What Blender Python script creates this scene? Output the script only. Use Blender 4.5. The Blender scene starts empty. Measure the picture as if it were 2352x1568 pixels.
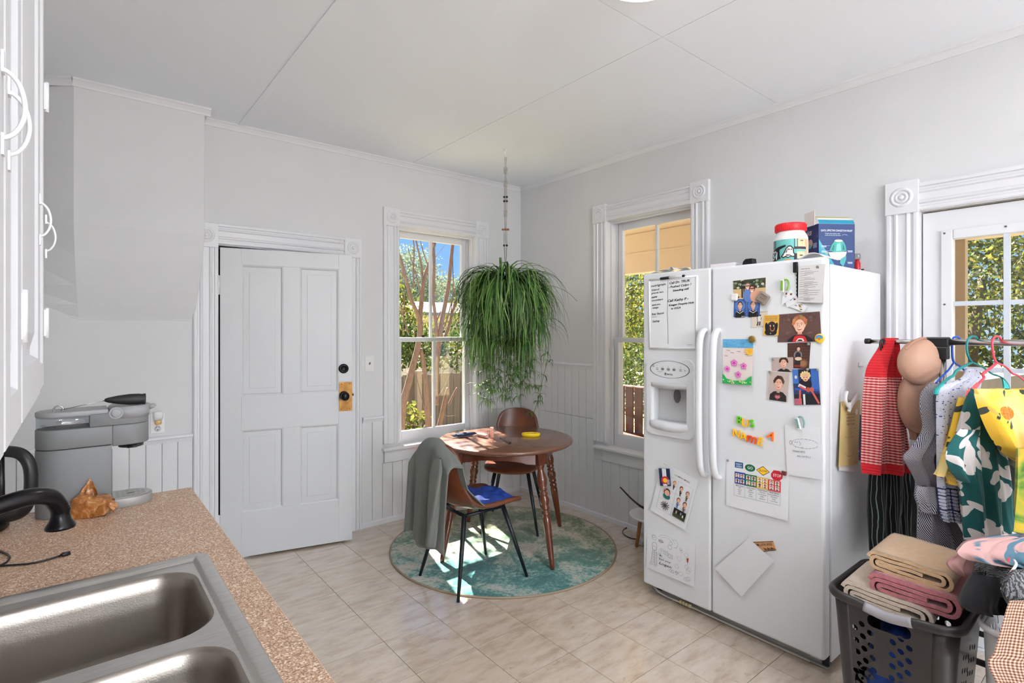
import bpy, bmesh, math, random
from mathutils import Vector, Matrix
R = random.Random(7)
PI = math.pi
C = bpy.context.scene.collection
S = bpy.context.scene
# ------------------------------------------------------------------ camera, sky, sun, exposure
FP, HZ, CX, EYE = 1231.0, 762.0, 1176.0, 1.45          # focal length in px (2352 wide), horizon row, eye height
YAW = math.atan2(1514.0, FP)
FW = (math.cos(YAW), math.sin(YAW)); RT = (math.sin(YAW), -math.cos(YAW))
cam = bpy.data.cameras.new('camera'); camo = bpy.data.objects.new('camera', cam); C.objects.link(camo)
cam.sensor_width = 36; cam.lens = 36*FP/2352; cam.shift_y = -22.0/2352; cam.clip_start = .02
camo.location = (0, 0, EYE); camo.rotation_euler = (PI/2, 0, math.atan2(-FW[0], FW[1]))
S.camera = camo
S.view_settings.view_transform = 'Standard'; S.view_settings.look = 'None'
S.view_settings.gamma = 1; S.view_settings.use_curve_mapping = False
S.view_settings.exposure = 0.28
W = bpy.data.worlds.new('sky'); S.world = W; W.use_nodes = True
wn = W.node_tree.nodes; wl = W.node_tree.links
bg = wn['Background']; bg.inputs[1].default_value = 1.0
_tc = wn.new('ShaderNodeTexCoord'); _sx = wn.new('ShaderNodeSeparateXYZ'); sky = wn.new('ShaderNodeValToRGB')      # clear sky: pale at the horizon, blue above
wl.new(_tc.outputs['Generated'], _sx.inputs[0]); wl.new(_sx.outputs[2], sky.inputs[0]); wl.new(sky.outputs[0], bg.inputs[0])
for _i, (_x, _c) in enumerate(((0, (.42, .64, .90, 1)), (.12, (.24, .50, .88, 1)), (.35, (.13, .36, .80, 1)), (1, (.10, .30, .72, 1)))):
    _e = sky.color_ramp.elements[_i] if _i < 2 else sky.color_ramp.elements.new(_x)
    _e.position = _x; _e.color = _c
def light(name, kind, loc, energy, col=(1, 1, 1), **k):
    d = bpy.data.lights.new(name, kind); d.energy = energy; d.color = col
    for a, b in k.items(): setattr(d, a, b)
    o = bpy.data.objects.new(name, d); o.location = loc; C.objects.link(o); return o
sun = light('sun', 'SUN', (8, 14, 16), 36, (1, .93, .82), angle=math.radians(.6))
SUNDIR = Vector((-.26, -1, -1.17)).normalized()
sun.rotation_euler = SUNDIR.to_track_quat('-Z', 'Y').to_euler()
LAMP_W, PEND_W, UP_W = 8.0, 270.0, 980.0      # ceiling lamp (downward), added fill pendants and uplight behind the viewer
COOL = (.925, .965, 1)
S.cycles.max_bounces = 10; S.cycles.diffuse_bounces = 6; S.cycles.transparent_max_bounces = 16
S.cycles.sample_clamp_indirect = 6; S.cycles.use_denoising = True

# ------------------------------------------------------------------ pixel -> real place helpers (on a known plane)
def ray(px, py):
    r = (px-CX)/FP
    return (FW[0]+r*RT[0], FW[1]+r*RT[1], (HZ-py)/FP)
def onX(c, px, py):
    d = ray(px, py); s = c/d[0]; return Vector((c, s*d[1], EYE+s*d[2]))
def onY(c, px, py):
    d = ray(px, py); s = c/d[1]; return Vector((s*d[0], c, EYE+s*d[2]))
def onZ(c, px, py):
    d = ray(px, py); s = (c-EYE)/d[2]; return Vector((s*d[0], s*d[1], c))
def dep(z, px, py):
    d = ray(px, py); return Vector((z*d[0], z*d[1], EYE+z*d[2]))

# ------------------------------------------------------------------ materials
def lin(c):
    return tuple((v/255/12.92 if v/255 <= .04045 else ((v/255+.055)/1.055)**2.4) for v in c[:3])+(1,)
MATS = {}
def mat(key, col, rough=.5, metal=0, var=None, bump=None, coat=0, sheen=0, spec=.5, trans=0, emit=None, coord='Object', vdet=4):
    """col sRGB; var=(col2, noise scale, contrast); bump=(noise scale, strength)"""
    if key in MATS: return MATS[key]
    m = bpy.data.materials.new(key); m.use_nodes = True; n = m.node_tree.nodes; l = m.node_tree.links
    p = n['Principled BSDF']; p.inputs['Base Color'].default_value = lin(col)
    p.inputs['Roughness'].default_value = rough; p.inputs['Metallic'].default_value = metal
    p.inputs['Specular IOR Level'].default_value = spec; p.inputs['Coat Weight'].default_value = coat
    p.inputs['Sheen Weight'].default_value = sheen
    if emit: p.inputs['Emission Color'].default_value = lin(emit[0]); p.inputs['Emission Strength'].default_value = emit[1]
    if var or bump:
        tc = n.new('ShaderNodeTexCoord')
    if var:
        t = n.new('ShaderNodeTexNoise'); t.inputs['Scale'].default_value = var[1]; t.inputs['Detail'].default_value = vdet
        l.new(tc.outputs[coord], t.inputs['Vector'])
        r = n.new('ShaderNodeValToRGB'); k = var[2]/2
        r.color_ramp.elements[0].position = .5-k; r.color_ramp.elements[1].position = .5+k
        r.color_ramp.elements[0].color = lin(col); r.color_ramp.elements[1].color = lin(var[0])
        l.new(t.outputs[0], r.inputs[0]); l.new(r.outputs[0], p.inputs['Base Color'])
    if bump:
        t = n.new('ShaderNodeTexNoise'); t.inputs['Scale'].default_value = bump[0]; t.inputs['Detail'].default_value = 3
        l.new(tc.outputs[coord], t.inputs['Vector'])
        b = n.new('ShaderNodeBump'); b.inputs['Strength'].default_value = bump[1]; b.inputs['Distance'].default_value = .004
        l.new(t.outputs[0], b.inputs['Height']); l.new(b.outputs[0], p.inputs['Normal'])
    MATS[key] = m; return m
class NT:
    """tiny node helper on a material made with mat()"""
    def __init__(s, key, rough=.8, **k):
        s.m = mat(key, (128, 128, 128), rough, **k); s.n = s.m.node_tree.nodes; s.l = s.m.node_tree.links; s.p = s.n['Principled BSDF']
    def tex(s, out='Object'):
        return s.n.new('ShaderNodeTexCoord').outputs[out]
    def add(s, t, ins={}, **k):
        q = s.n.new(t)
        for a, b in k.items(): setattr(q, a, b)
        for a, b in ins.items():
            if hasattr(b, 'is_output'): s.l.new(b, q.inputs[a])
            else: q.inputs[a].default_value = b
        return q
    def math(s, op, a, b=0.0, c=0.0):
        q = s.n.new('ShaderNodeMath'); q.operation = op
        for i, v in enumerate((a, b, c)):
            if hasattr(v, 'is_output'): s.l.new(v, q.inputs[i])
            else: q.inputs[i].default_value = v
        return q.outputs[0]
    def ramp(s, f, stops, const=False):
        q = s.n.new('ShaderNodeValToRGB'); s.l.new(f, q.inputs[0])
        if const: q.color_ramp.interpolation = 'CONSTANT'
        e = q.color_ramp.elements
        while len(e) < len(stops): e.new(.5)
        for i, (x, c) in enumerate(stops): e[i].position = x; e[i].color = lin(c)
        return q.outputs[0]
    def mix(s, f, a, b):
        q = s.n.new('ShaderNodeMix'); q.data_type = 'RGBA'
        for sock, v in ((q.inputs[0], f), (q.inputs[6], a), (q.inputs[7], b)):
            if hasattr(v, 'is_output'): s.l.new(v, sock)
            else: sock.default_value = v if isinstance(v, float) else lin(v)
        return q.outputs[2]
    def color(s, o): s.l.new(o, s.p.inputs['Base Color'])
    def bump(s, o, st=.3, d=.003):
        b = s.add('ShaderNodeBump', {'Strength': st, 'Distance': d, 'Height': o}); s.l.new(b.outputs[0], s.p.inputs['Normal'])
    def noise(s, scale, detail=4, vec=None, rough=.5, out=0, dist=0):
        q = s.add('ShaderNodeTexNoise', {'Scale': scale, 'Detail': detail, 'Roughness': rough, 'Distortion': dist})
        s.l.new(vec or s.tex(), q.inputs['Vector']); return q.outputs[out]
    def vor(s, scale, vec=None, out='Distance', feature='F1', rnd=1.0):
        q = s.add('ShaderNodeTexVoronoi', {'Scale': scale, 'Randomness': rnd}, feature=feature)
        s.l.new(vec or s.tex(), q.inputs['Vector']); return q.outputs[out]
    def mapping(s, vec, scale=(1, 1, 1), rot=(0, 0, 0)):
        q = s.add('ShaderNodeMapping', {'Scale': scale, 'Rotation': rot}); s.l.new(vec, q.inputs['Vector']); return q.outputs[0]
    def sep(s, vec):
        q = s.n.new('ShaderNodeSeparateXYZ'); s.l.new(vec, q.inputs[0]); return q.outputs

# ------------------------------------------------------------------ mesh builder
ORG = {}
def V3(p): return Vector(p)
class MB:
    def __init__(s): s.v = []; s.f = []; s.m = []; s.s = []; s.uv = []; s.hasuv = False
    def add(s, vs, fs, mi=0, smooth=False, uvs=None):
        b = len(s.v); s.v += [tuple(p) for p in vs]
        s.uv += list(uvs) if uvs else [(0, 0)]*len(vs)
        if uvs: s.hasuv = True
        for f in fs: s.f.append(tuple(b+i for i in f)); s.m.append(mi); s.s.append(smooth)
        return s
    def box(s, x0, y0, z0, x1, y1, z1, mi=0):
        x0, x1 = min(x0, x1), max(x0, x1); y0, y1 = min(y0, y1), max(y0, y1); z0, z1 = min(z0, z1), max(z0, z1)
        return s.add([(x, y, z) for z in (z0, z1) for x, y in ((x0, y0), (x1, y0), (x1, y1), (x0, y1))],
                     [(0, 3, 2, 1), (4, 5, 6, 7), (0, 1, 5, 4), (1, 2, 6, 5), (2, 3, 7, 6), (3, 0, 4, 7)], mi)
    def obox(s, c, a, b, n, mi=0):
        """box centred at c with half vectors a, b, n"""
        c, a, b, n = map(V3, (c, a, b, n))
        if a.cross(b).dot(n) < 0: a = -a
        return s.add([c+i*a+j*b+k*n for k in (-1, 1) for i, j in ((-1, -1), (1, -1), (1, 1), (-1, 1))],
                     [(0, 3, 2, 1), (4, 5, 6, 7), (0, 1, 5, 4), (1, 2, 6, 5), (2, 3, 7, 6), (3, 0, 4, 7)], mi)
    def lathe(s, prof, c=(0, 0, 0), n=24, ax=(0, 0, 1), mi=0, smooth=True, sx=1, sy=1, cap=True):
        ax = V3(ax).normalized(); c = V3(c)
        a = ax.orthogonal().normalized() if abs(ax.z) < .999 else Vector((1, 0, 0)); b = ax.cross(a)
        vs = []; k = len(prof)
        for r, z in prof:
            for i in range(n):
                t = 2*PI*i/n; vs.append(c+ax*z+a*(r*sx*math.cos(t))+b*(r*sy*math.sin(t)))
        fs = [(j*n+i, j*n+(i+1) % n, (j+1)*n+(i+1) % n, (j+1)*n+i) for j in range(k-1) for i in range(n)]
        s.add(vs, fs, mi, smooth)
        if cap:
            b0 = len(s.v)-len(vs)
            if prof[0][0] > 1e-5: s.f.append(tuple(b0+i for i in reversed(range(n)))); s.m.append(mi); s.s.append(False)
            if prof[-1][0] > 1e-5: s.f.append(tuple(b0+(k-1)*n+i for i in range(n))); s.m.append(mi); s.s.append(False)
        return s
    def tube(s, pts, r, n=8, mi=0, cap=True, up=None, flat=1.0, closed=False):
        """sweep along pts; r number or list; flat squashes along the second frame axis"""
        P = [V3(p) for p in pts]; k = len(P); rs = r if isinstance(r, (list, tuple)) else [r]*k
        T = []
        for i in range(k):
            a = P[(i-1) % k] if (closed or i > 0) else P[i]; b = P[(i+1) % k] if (closed or i < k-1) else P[i]
            t = (b-a); T.append(t.normalized() if t.length > 1e-9 else Vector((0, 0, 1)))
        N = V3(up) if up else T[0].orthogonal()
        vs = []
        for i in range(k):
            N = N-T[i]*N.dot(T[i])
            N = N.normalized() if N.length > 1e-6 else T[i].orthogonal().normalized()
            B = T[i].cross(N)
            for j in range(n):
                t = 2*PI*j/n; vs.append(P[i]+N*(rs[i]*math.cos(t))+B*(rs[i]*flat*math.sin(t)))
        kk = k if closed else k-1
        fs = [(i*n+j, i*n+(j+1) % n, ((i+1) % k)*n+(j+1) % n, ((i+1) % k)*n+j) for i in range(kk) for j in range(n)]
        b0 = len(s.v); s.add(vs, fs, mi, True)
        if cap and not closed:
            s.f.append(tuple(b0+i for i in reversed(range(n)))); s.m.append(mi); s.s.append(False)
            s.f.append(tuple(b0+(k-1)*n+i for i in range(n))); s.m.append(mi); s.s.append(False)
        return s
    def grid(s, fn, nu, nv, mi=0, wrap=False, uvfn=None, smooth=True, caps=False):
        cu = nu if wrap else nu+1
        vs = [fn(i/nu, j/nv) for j in range(nv+1) for i in range(cu)]
        uv = [uvfn(i/nu, j/nv) for j in range(nv+1) for i in range(cu)] if uvfn else None
        fs = [(j*cu+i, j*cu+(i+1) % cu, (j+1)*cu+(i+1) % cu, (j+1)*cu+i) for j in range(nv) for i in range(nu)]
        b0 = len(s.v); s.add(vs, fs, mi, smooth, uv)
        if caps and wrap:
            s.f.append(tuple(b0+i for i in reversed(range(cu)))); s.m.append(mi); s.s.append(False)
            s.f.append(tuple(b0+nv*cu+i for i in range(cu))); s.m.append(mi); s.s.append(False)
        return s
    def prism(s, pts, d, mi=0, smooth=False):
        """closed 3-D outline pts swept by vector d"""
        P = [V3(p) for p in pts]; d = V3(d); k = len(P)
        nrm = Vector((0, 0, 0))
        for i in range(k): nrm += P[i].cross(P[(i+1) % k])
        if nrm.dot(d) > 0: P.reverse()
        b0 = len(s.v); s.add(P+[p+d for p in P], [(i, i+k, (i+1) % k+k, (i+1) % k) for i in range(k)], mi, smooth)
        s.f.append(tuple(b0+i for i in range(k))); s.m.append(mi); s.s.append(False)
        s.f.append(tuple(b0+k+i for i in reversed(range(k)))); s.m.append(mi); s.s.append(False)
        return s
    def poly(s, pts, mi=0): return s.add(pts, [tuple(range(len(pts)))], mi)
    def ball(s, c, r, n=12, mi=0, sx=1, sy=1, sz=1):
        k = max(4, n//2); c = V3(c)
        return s.lathe([(max(1e-6, r*math.sin(PI*i/k)), -r*sz*math.cos(PI*i/k)) for i in range(k+1)], c, n, mi=mi, sx=sx, sy=sy, cap=False)
    def joinmesh(s, me, M, mi=0):
        b = [M @ v.co for v in me.vertices]
        return s.add(b, [tuple(p.vertices) for p in me.polygons], mi)
    def build(s, name, mats, parent=None, local=False, label=None, cat=None, group=None, kind=None, bev=0, bseg=2, sub=0, solid=0, smooth=None, sharp=None):
        me = bpy.data.meshes.new(name); off = Vector((0, 0, 0)); o = bpy.data.objects.new(name, me)
        if parent is not None:
            o.parent = parent; off = Vector((0, 0, 0)) if local else ORG.get(parent.name, Vector((0, 0, 0)))
        elif not local:
            xs = [p[0] for p in s.v]; ys = [p[1] for p in s.v]; zs = [p[2] for p in s.v]
            off = Vector(((min(xs)+max(xs))/2, (min(ys)+max(ys))/2, min(zs))); o.location = off
        me.from_pydata([(p[0]-off.x, p[1]-off.y, p[2]-off.z) for p in s.v], [], s.f)
        if not isinstance(mats, (list, tuple)): mats = [mats]
        for m in mats: me.materials.append(m)
        me.polygons.foreach_set('material_index', s.m)
        me.polygons.foreach_set('use_smooth', [True]*len(s.f) if smooth else s.s)
        if s.hasuv:
            u = me.uv_layers.new(name='UVMap'); li = [0]*len(me.loops); me.loops.foreach_get('vertex_index', li)
            fl = []
            for i in li: fl += s.uv[i]
            u.data.foreach_set('uv', fl)
        me.update(); C.objects.link(o); ORG[o.name] = off
        if solid: q = o.modifiers.new('thickness', 'SOLIDIFY'); q.thickness = solid; q.offset = 0
        if bev: q = o.modifiers.new('edge', 'BEVEL'); q.width = bev; q.segments = bseg; q.limit_method = 'ANGLE'; q.angle_limit = math.radians(40)
        if sub: q = o.modifiers.new('soft', 'SUBSURF'); q.levels = sub; q.render_levels = sub
        tag(o, label, cat, group, kind); return o
def tag(o, label=None, cat=None, group=None, kind=None):
    for k, v in (('label', label), ('category', cat), ('group', group), ('kind', kind)):
        if v: o[k] = v
    return o
def thing(name, loc, label, cat, group=None, rz=0, kind=None):
    o = bpy.data.objects.new(name, None); C.objects.link(o); o.location = loc; o.rotation_euler = (0, 0, rz)
    o.empty_display_size = .05; ORG[o.name] = Vector(loc); return tag(o, label, cat, group, kind)
def dup(root, loc, rz, label, group=None):
    r = root.copy(); C.objects.link(r); r.location = loc; r.rotation_euler = (0, 0, rz); r['label'] = label; ORG[r.name] = Vector(loc)
    if group: r['group'] = group
    for ch in list(root.children):
        c = ch.copy(); C.objects.link(c); c.parent = r
        for g in list(ch.children): d = g.copy(); C.objects.link(d); d.parent = c
    return r
def share(o, parent, loc):
    """another piece that shares o's mesh"""
    c = o.copy(); C.objects.link(c); c.parent = parent; c.location = loc; return c
def B(x0, y0, z0, x1, y1, z1): return MB().box(x0, y0, z0, x1, y1, z1)
def curve_fill(loops, depth, res=1):
    """flat plate in XY with holes (first loop outside), thickness 2*depth about z=0 -> mesh"""
    cu = bpy.data.curves.new('plate', 'CURVE'); cu.dimensions = '2D'; cu.fill_mode = 'BOTH'; cu.extrude = depth
    for L in loops:
        sp = cu.splines.new('POLY'); sp.points.add(len(L)-1)
        for i, p in enumerate(L): sp.points[i].co = (p[0], p[1], 0, 1)
        sp.use_cyclic_u = True
    o = bpy.data.objects.new('plate', cu); me = bpy.data.meshes.new_from_object(o)
    bpy.data.objects.remove(o); bpy.data.curves.remove(cu); return me
def rrect(x0, y0, x1, y1, r, n=6):
    out = []
    for cx, cy, a in ((x1-r, y1-r, 0), (x0+r, y1-r, 90), (x0+r, y0+r, 180), (x1-r, y0+r, 270)):
        for i in range(n+1):
            t = math.radians(a+90*i/n); out.append((cx+r*math.cos(t), cy+r*math.sin(t)))
    return out
def ellipse(cx, cy, rx, ry, n=16, rot=0):
    c, s_ = math.cos(rot), math.sin(rot)
    return [(cx+rx*math.cos(2*PI*i/n)*c-ry*math.sin(2*PI*i/n)*s_, cy+rx*math.cos(2*PI*i/n)*s_+ry*math.sin(2*PI*i/n)*c) for i in range(n)]
TXT = {}
def text_mesh(t, res=2, bold=.008):
    k_ = (t, res, bold)
    if k_ in TXT: return TXT[k_]
    cu = bpy.data.curves.new('txt', 'FONT'); cu.body = t; cu.size = 1; cu.resolution_u = res; cu.offset = bold
    o = bpy.data.objects.new('txt', cu); me = bpy.data.meshes.new_from_object(o); bpy.data.objects.remove(o); bpy.data.curves.remove(cu)
    vs = [(v.co.x, v.co.y) for v in me.vertices]; fs = [tuple(p.vertices) for p in me.polygons]
    w = max([v[0] for v in vs] or [1]); bpy.data.meshes.remove(me); TXT[k_] = (vs, fs, w); return TXT[k_]
def smooth_path(P, n=6):
    """Catmull-Rom through points"""
    P = [V3(p) for p in P]; out = []
    for i in range(len(P)-1):
        a, b, c, d = P[max(i-1, 0)], P[i], P[i+1], P[min(i+2, len(P)-1)]
        for j in range(n):
            t = j/n; out.append(.5*((2*b)+(c-a)*t+(2*a-5*b+4*c-d)*t*t+(3*b-a-3*c+d)*t**3))
    return out+[P[-1]]
INK = {}
def ink(c):
    c = tuple(c); return INK.setdefault(c, mat('print_%d_%d_%d' % c, c, .55))
class Pic:
    """flat sheet with printed shapes; q = 4 corners (bottom-left, bottom-right, top-right, top-left) and outward normal"""
    def __init__(s, q, n, paper, thick=.0006, cols=None):
        s.q = [V3(p) for p in q]; s.n = V3(n).normalized(); s.mb = MB(); s.mats = []; s.k = 0; s.th = thick
        g_ = lambda h: (lambda u, v: s.P(u, v, h))
        s.paper = MB().grid(g_(thick), 6, 6, smooth=False).grid(lambda u, v: s.P(1-u, v, 0), 6, 6, smooth=False)
        if (s.P(1, 0, 0)-s.P(0, 0, 0)).cross(s.P(0, 1, 0)-s.P(0, 0, 0)).dot(s.n) < 0: s.paper.f = [tuple(reversed(f)) for f in s.paper.f]
        for a, b in (((0, 0), (1, 0)), ((1, 0), (1, 1)), ((1, 1), (0, 1)), ((0, 1), (0, 0))): s.paper.add([s.P(*a, 0), s.P(*b, 0), s.P(*b, thick), s.P(*a, thick)], [(0, 1, 2, 3)]); s.pm = ink(paper) if isinstance(paper, tuple) else paper
    def P(s, u, v, h):
        a, b, c, d = s.q; return (a*(1-u)+b*u)*(1-v)+(d*(1-u)+c*u)*v+s.n*h
    def mi(s, c):
        m = ink(c) if isinstance(c, tuple) else c
        if m not in s.mats: s.mats.append(m)
        return s.mats.index(m)
    def h(s): s.k += 1; return s.th+.00012+.00006*s.k
    def poly(s, pts, c):
        h = s.h(); P = [s.P(min(.995, max(.005, u)), min(.995, max(.005, v)), h) for u, v in pts]
        nn = Vector((0, 0, 0))
        for i in range(len(P)): nn += P[i].cross(P[(i+1) % len(P)])
        if nn.dot(s.n) < 0: P.reverse()
        s.mb.poly(P, s.mi(c)); return s
    def rect(s, u0, v0, u1, v1, c): return s.poly([(u0, v0), (u1, v0), (u1, v1), (u0, v1)], c)
    def ell(s, u, v, ru, rv, c, n=14, rot=0): return s.poly(ellipse(u, v, ru, rv, n, rot), c)
    def line(s, pts, w, c=(130, 130, 134)):
        h = s.h(); m = s.mi(c)
        asp = (s.q[1]-s.q[0]).length/max(1e-6, (s.q[3]-s.q[0]).length)
        for (a, b), (c2, d) in zip(pts, pts[1:]):
            dx, dy = (c2-a)*asp, d-b; L = math.hypot(dx, dy) or 1; ox, oy = -dy/L*w/2/asp, dx/L*w/2
            s.mb.poly([s.P(a+ox, b+oy, h), s.P(c2+ox, d+oy, h), s.P(c2-ox, d-oy, h), s.P(a-ox, b-oy, h)], m)
        return s
    def text(s, t, u, v, size, c, w=None, shear=0, rot=0, center=False, bold=.008):
        """size = cap height in v units; w = forced width in u units"""
        vs, fs, tw = text_mesh(t, 2, bold); h = s.h(); m = s.mi(c)
        asp = (s.q[1]-s.q[0]).length/max(1e-6, (s.q[3]-s.q[0]).length); sc = size/.7
        kx = (w/tw) if w else sc/asp; cr, sr = math.cos(rot), math.sin(rot); x0 = -tw/2 if center else 0
        out = []
        for x, y in vs:
            X = (x+x0+shear*y)*kx; Y = y*sc
            X, Y = X*cr-Y*sr/asp, X*sr*asp+Y*cr
            out.append(s.P(u+X, v+Y, h))
        s.mb.add(out, fs, m); return s
    def done(s, name, label, cat, group=None, printname='print', bend=None):
        o = s.paper.build(name, s.pm, label=label, cat=cat, group=group)
        if s.mb.v: s.mb.build(printname, s.mats, parent=o)
        return o
# ================================================================== ROOM
XL, XB, YF, YA, CEIL, T = -.33, 3.173, -6.2, 3.775, 2.772, .17
def wallpaint():
    q = NT('wall_paint', .75)
    q.color(q.ramp(q.noise(2.2, 3), [(.3, (213, 213, 214)), (.7, (218, 218, 219))]))
    h = q.math('ADD', q.noise(9, 4), q.math('MULTIPLY', q.noise(90, 2), .12)); q.bump(h, .22, .006); return q.m
PAINT = wallpaint()
TRIMP = mat('trim_paint', (223, 223, 226), .38, bump=(55, .12))
DOORP = mat('door_paint', (209, 210, 212), .42, bump=(70, .16))
CEILP = mat('ceiling_paint', (243, 247, 253), .8, bump=(60, .1))
PLANKP = mat('plank_paint', (219, 219, 221), .5, bump=(48, .14))
DARK = mat('dark_gap', (12, 12, 12), .9)
BLACK = mat('black_plastic', (20, 20, 21), .35)
STEEL = mat('bright_steel', (190, 190, 190), .25, 1)
WHITEP = mat('white_plastic', (228, 228, 228), .35)
def glassmat(key, tint=(255, 255, 255), gloss=.05):
    m = bpy.data.materials.new(key); m.use_nodes = True; n = m.node_tree.nodes; l = m.node_tree.links
    n.remove(n['Principled BSDF']); a = n.new('ShaderNodeBsdfTransparent'); b = n.new('ShaderNodeBsdfGlossy'); x = n.new('ShaderNodeMixShader')
    a.inputs[0].default_value = lin(tint); b.inputs['Roughness'].default_value = .02; x.inputs[0].default_value = gloss
    l.new(a.outputs[0], x.inputs[1]); l.new(b.outputs[0], x.inputs[2]); l.new(x.outputs[0], n['Material Output'].inputs[0]); MATS[key] = m; return m
GLASS = glassmat('window_glass')
# ---- floor of square vinyl tiles
def tilemat():
    q = NT('vinyl_tile', .34, spec=1.0); q.p.inputs['Coat Weight'].default_value = 1; q.p.inputs['Coat Roughness'].default_value = .14; t = q.tex()
    rnd = q.add('ShaderNodeObjectInfo').outputs['Random']
    vec = q.add('ShaderNodeVectorMath', {0: t, 1: (0, 0, 0)}, operation='ADD').outputs[0]
    off = q.add('ShaderNodeCombineXYZ', {0: q.math('MULTIPLY', rnd, 37.0), 1: q.math('MULTIPLY', rnd, 91.0), 2: 0.0}).outputs[0]
    vec = q.add('ShaderNodeVectorMath', {0: t, 1: off}, operation='ADD').outputs[0]
    st = q.mapping(vec, (1, 3, 1), (0, 0, .5))
    base = q.ramp(q.noise(7, 6, st, .62), [(.3, (184, 164, 144)), (.5, (203, 186, 168)), (.72, (214, 200, 186))])
    vein = q.ramp(q.noise(9, 8, st, .7, dist=1.5), [(.50, (0, 0, 0)), (.6, (0, 0, 0)), (.66, (255, 255, 255))])
    c = q.mix(q.math('MULTIPLY', vein, .35), base, (146, 118, 92))
    c = q.mix(q.math('MULTIPLY', rnd, .10), c, (212, 198, 182)); q.color(c)
    h = q.math('ADD', q.noise(38, 3, vec), q.math('MULTIPLY', q.noise(120, 2, vec), .35)); q.bump(h, .42, .004)
    q.l.new(q.ramp(q.noise(14, 3, vec), [(.3, (92, 92, 92)), (.7, (128, 128, 128))]), q.p.inputs['Roughness'])
    return q.m
fl = B(XL-T, YF-T, -.12, XB+T, YA+T, -.004).build('floor', mat('joint_brown', (112, 92, 74), .8), label='beige vinyl tile floor of the kitchen', cat='floor', kind='structure')
P0 = .305; g = .0012
TILE = tilemat(); t0 = None
for i in range(-5, 7):
    for j in range(-16, 6):
        x, y = 1.118+P0*i, 2.02+P0*j
        x1, y1 = min(x+P0, XB), min(y+P0, YA+.03)
        if x1 <= XL or y < -2.9 or y1-y < .02 or x1-x < .02: continue
        full = abs(x1-x-P0) < 1e-6 and abs(y1-y-P0) < 1e-6
        if full and t0 is not None: o = share(t0, fl, (x-1.118-.305-ORG['floor'].x*0, y-2.02, 0)); o.location = (x-t0x, y-t0y, 0)
        else:
            o = MB().box(x+g, y+g, -.004, x1-g, y1-g, 0).build('tile', TILE, parent=fl)
            if full and t0 is None: t0, t0x, t0y = o, x, y
B(XL, YF, -.004, XB, -2.86, 0).build('sheet_vinyl', mat('vinyl_plain', (204, 188, 170), .35), parent=fl)
# ---- walls
DX0, DX1, DZ = .689, 1.503, 2.0            # panel door opening in wall_back
WX0, WX1, WZ0, WZ1 = 1.935, 2.655, .57, 2.262   # window in wall_back
m = MB()
e_ = .0125      # wall openings clear the jambs
for a in ((XL-T, YA, -.1, DX0-e_, YA+T, CEIL), (DX0-e_, YA, DZ+e_, DX1+e_, YA+T, CEIL), (DX1+e_, YA, -.1, WX0-e_, YA+T, CEIL), (WX0-e_, YA, -.1, WX1+e_, YA+T, WZ0-.031),
          (WX0-e_, YA, WZ1+e_, WX1+e_, YA+T, CEIL), (WX1+e_, YA, -.1, XB+T, YA+T, CEIL)): m.box(*a)
wallA = m.build('wall_back', PAINT, label='white plaster wall with the panel door and the window over the table', cat='wall', kind='structure')
BY0, BY1, BZ0, BZ1 = 2.006, 2.739, .57, 2.295
EY0, EY1, EZ = -.045, .77, 2.035
m = MB()
for a in ((XB, BY1+e_, -.1, XB+T, YA, CEIL), (XB, BY0-e_, -.1, XB+T, BY1+e_, BZ0-.031), (XB, BY0-e_, BZ1+e_, XB+T, BY1+e_, CEIL), (XB, EY1+e_, -.1, XB+T, BY0-e_, CEIL),
          (XB, EY0-e_, EZ+e_, XB+T, EY1+e_, CEIL), (XB, YF-T, -.1, XB+T, EY0-e_, CEIL)): m.box(*a)
wallB = m.build('wall_right', PAINT, label='white plaster wall behind the refrigerator and clothes rack', cat='wall', kind='structure')
B(XL-T, YF-T, -.1, XL, YA, CEIL).build('wall_left', PAINT, label='white wall behind the worktop and sink', cat='wall', kind='structure')
m = MB()
for a in ((XL, YF-T, -.1, .5, YF, CEIL), (.5, YF-T, -.1, 2.3, YF, .8), (.5, YF-T, 2.2, 2.3, YF, CEIL), (2.3, YF-T, -.1, XB, YF, CEIL)): m.box(*a)
m.build('wall_front', PAINT, label='white wall with a wide window behind the viewer', cat='wall', kind='structure')
m = MB()      # closet behind the ajar door
m.box(DX0-.1, YA+T+.7, -.1, DX1+.1, YA+T+.75, 2.3); m.box(DX0-.12, YA+T, -.1, DX0-.06, YA+T+.75, 2.3); m.box(DX1+.06, YA+T, -.1, DX1+.12, YA+T+.75, 2.3)
m.box(DX0-.12, YA+T, 2.25, DX1+.12, YA+T+.75, 2.3); m.box(DX0-.12, YA+T, -.12, DX1+.12, YA+T+.75, -.06)
m.build('wall_closet', mat('closet_dark', (60, 58, 55), .9), label='dark closet walls behind the ajar panel door', cat='wall', kind='structure')
# ---- ceiling of sheets with a batten and bare joints
ce = B(XL-T, YF-T, CEIL+.012, XB+T, YA+T, CEIL+.1).build('ceiling', mat('ceiling_joint', (150, 150, 150), .9), label='white sheet ceiling with thin joints', cat='ceiling', kind='structure')
gx = (XL, .82, 2.04, XB); gy = (YF, -3.44, -1.0, 1.44, YA)
for i in range(3):
    for j in range(4):
        a = .0016
        B(gx[i]+a, gy[j]+a, CEIL, gx[i+1]-a, gy[j+1]-a, CEIL+.012).build('panel', CEILP, parent=ce)
B(.80, YF, CEIL-.006, .84, YA, CEIL).build('batten', CEILP, parent=ce, bev=.002)
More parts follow.
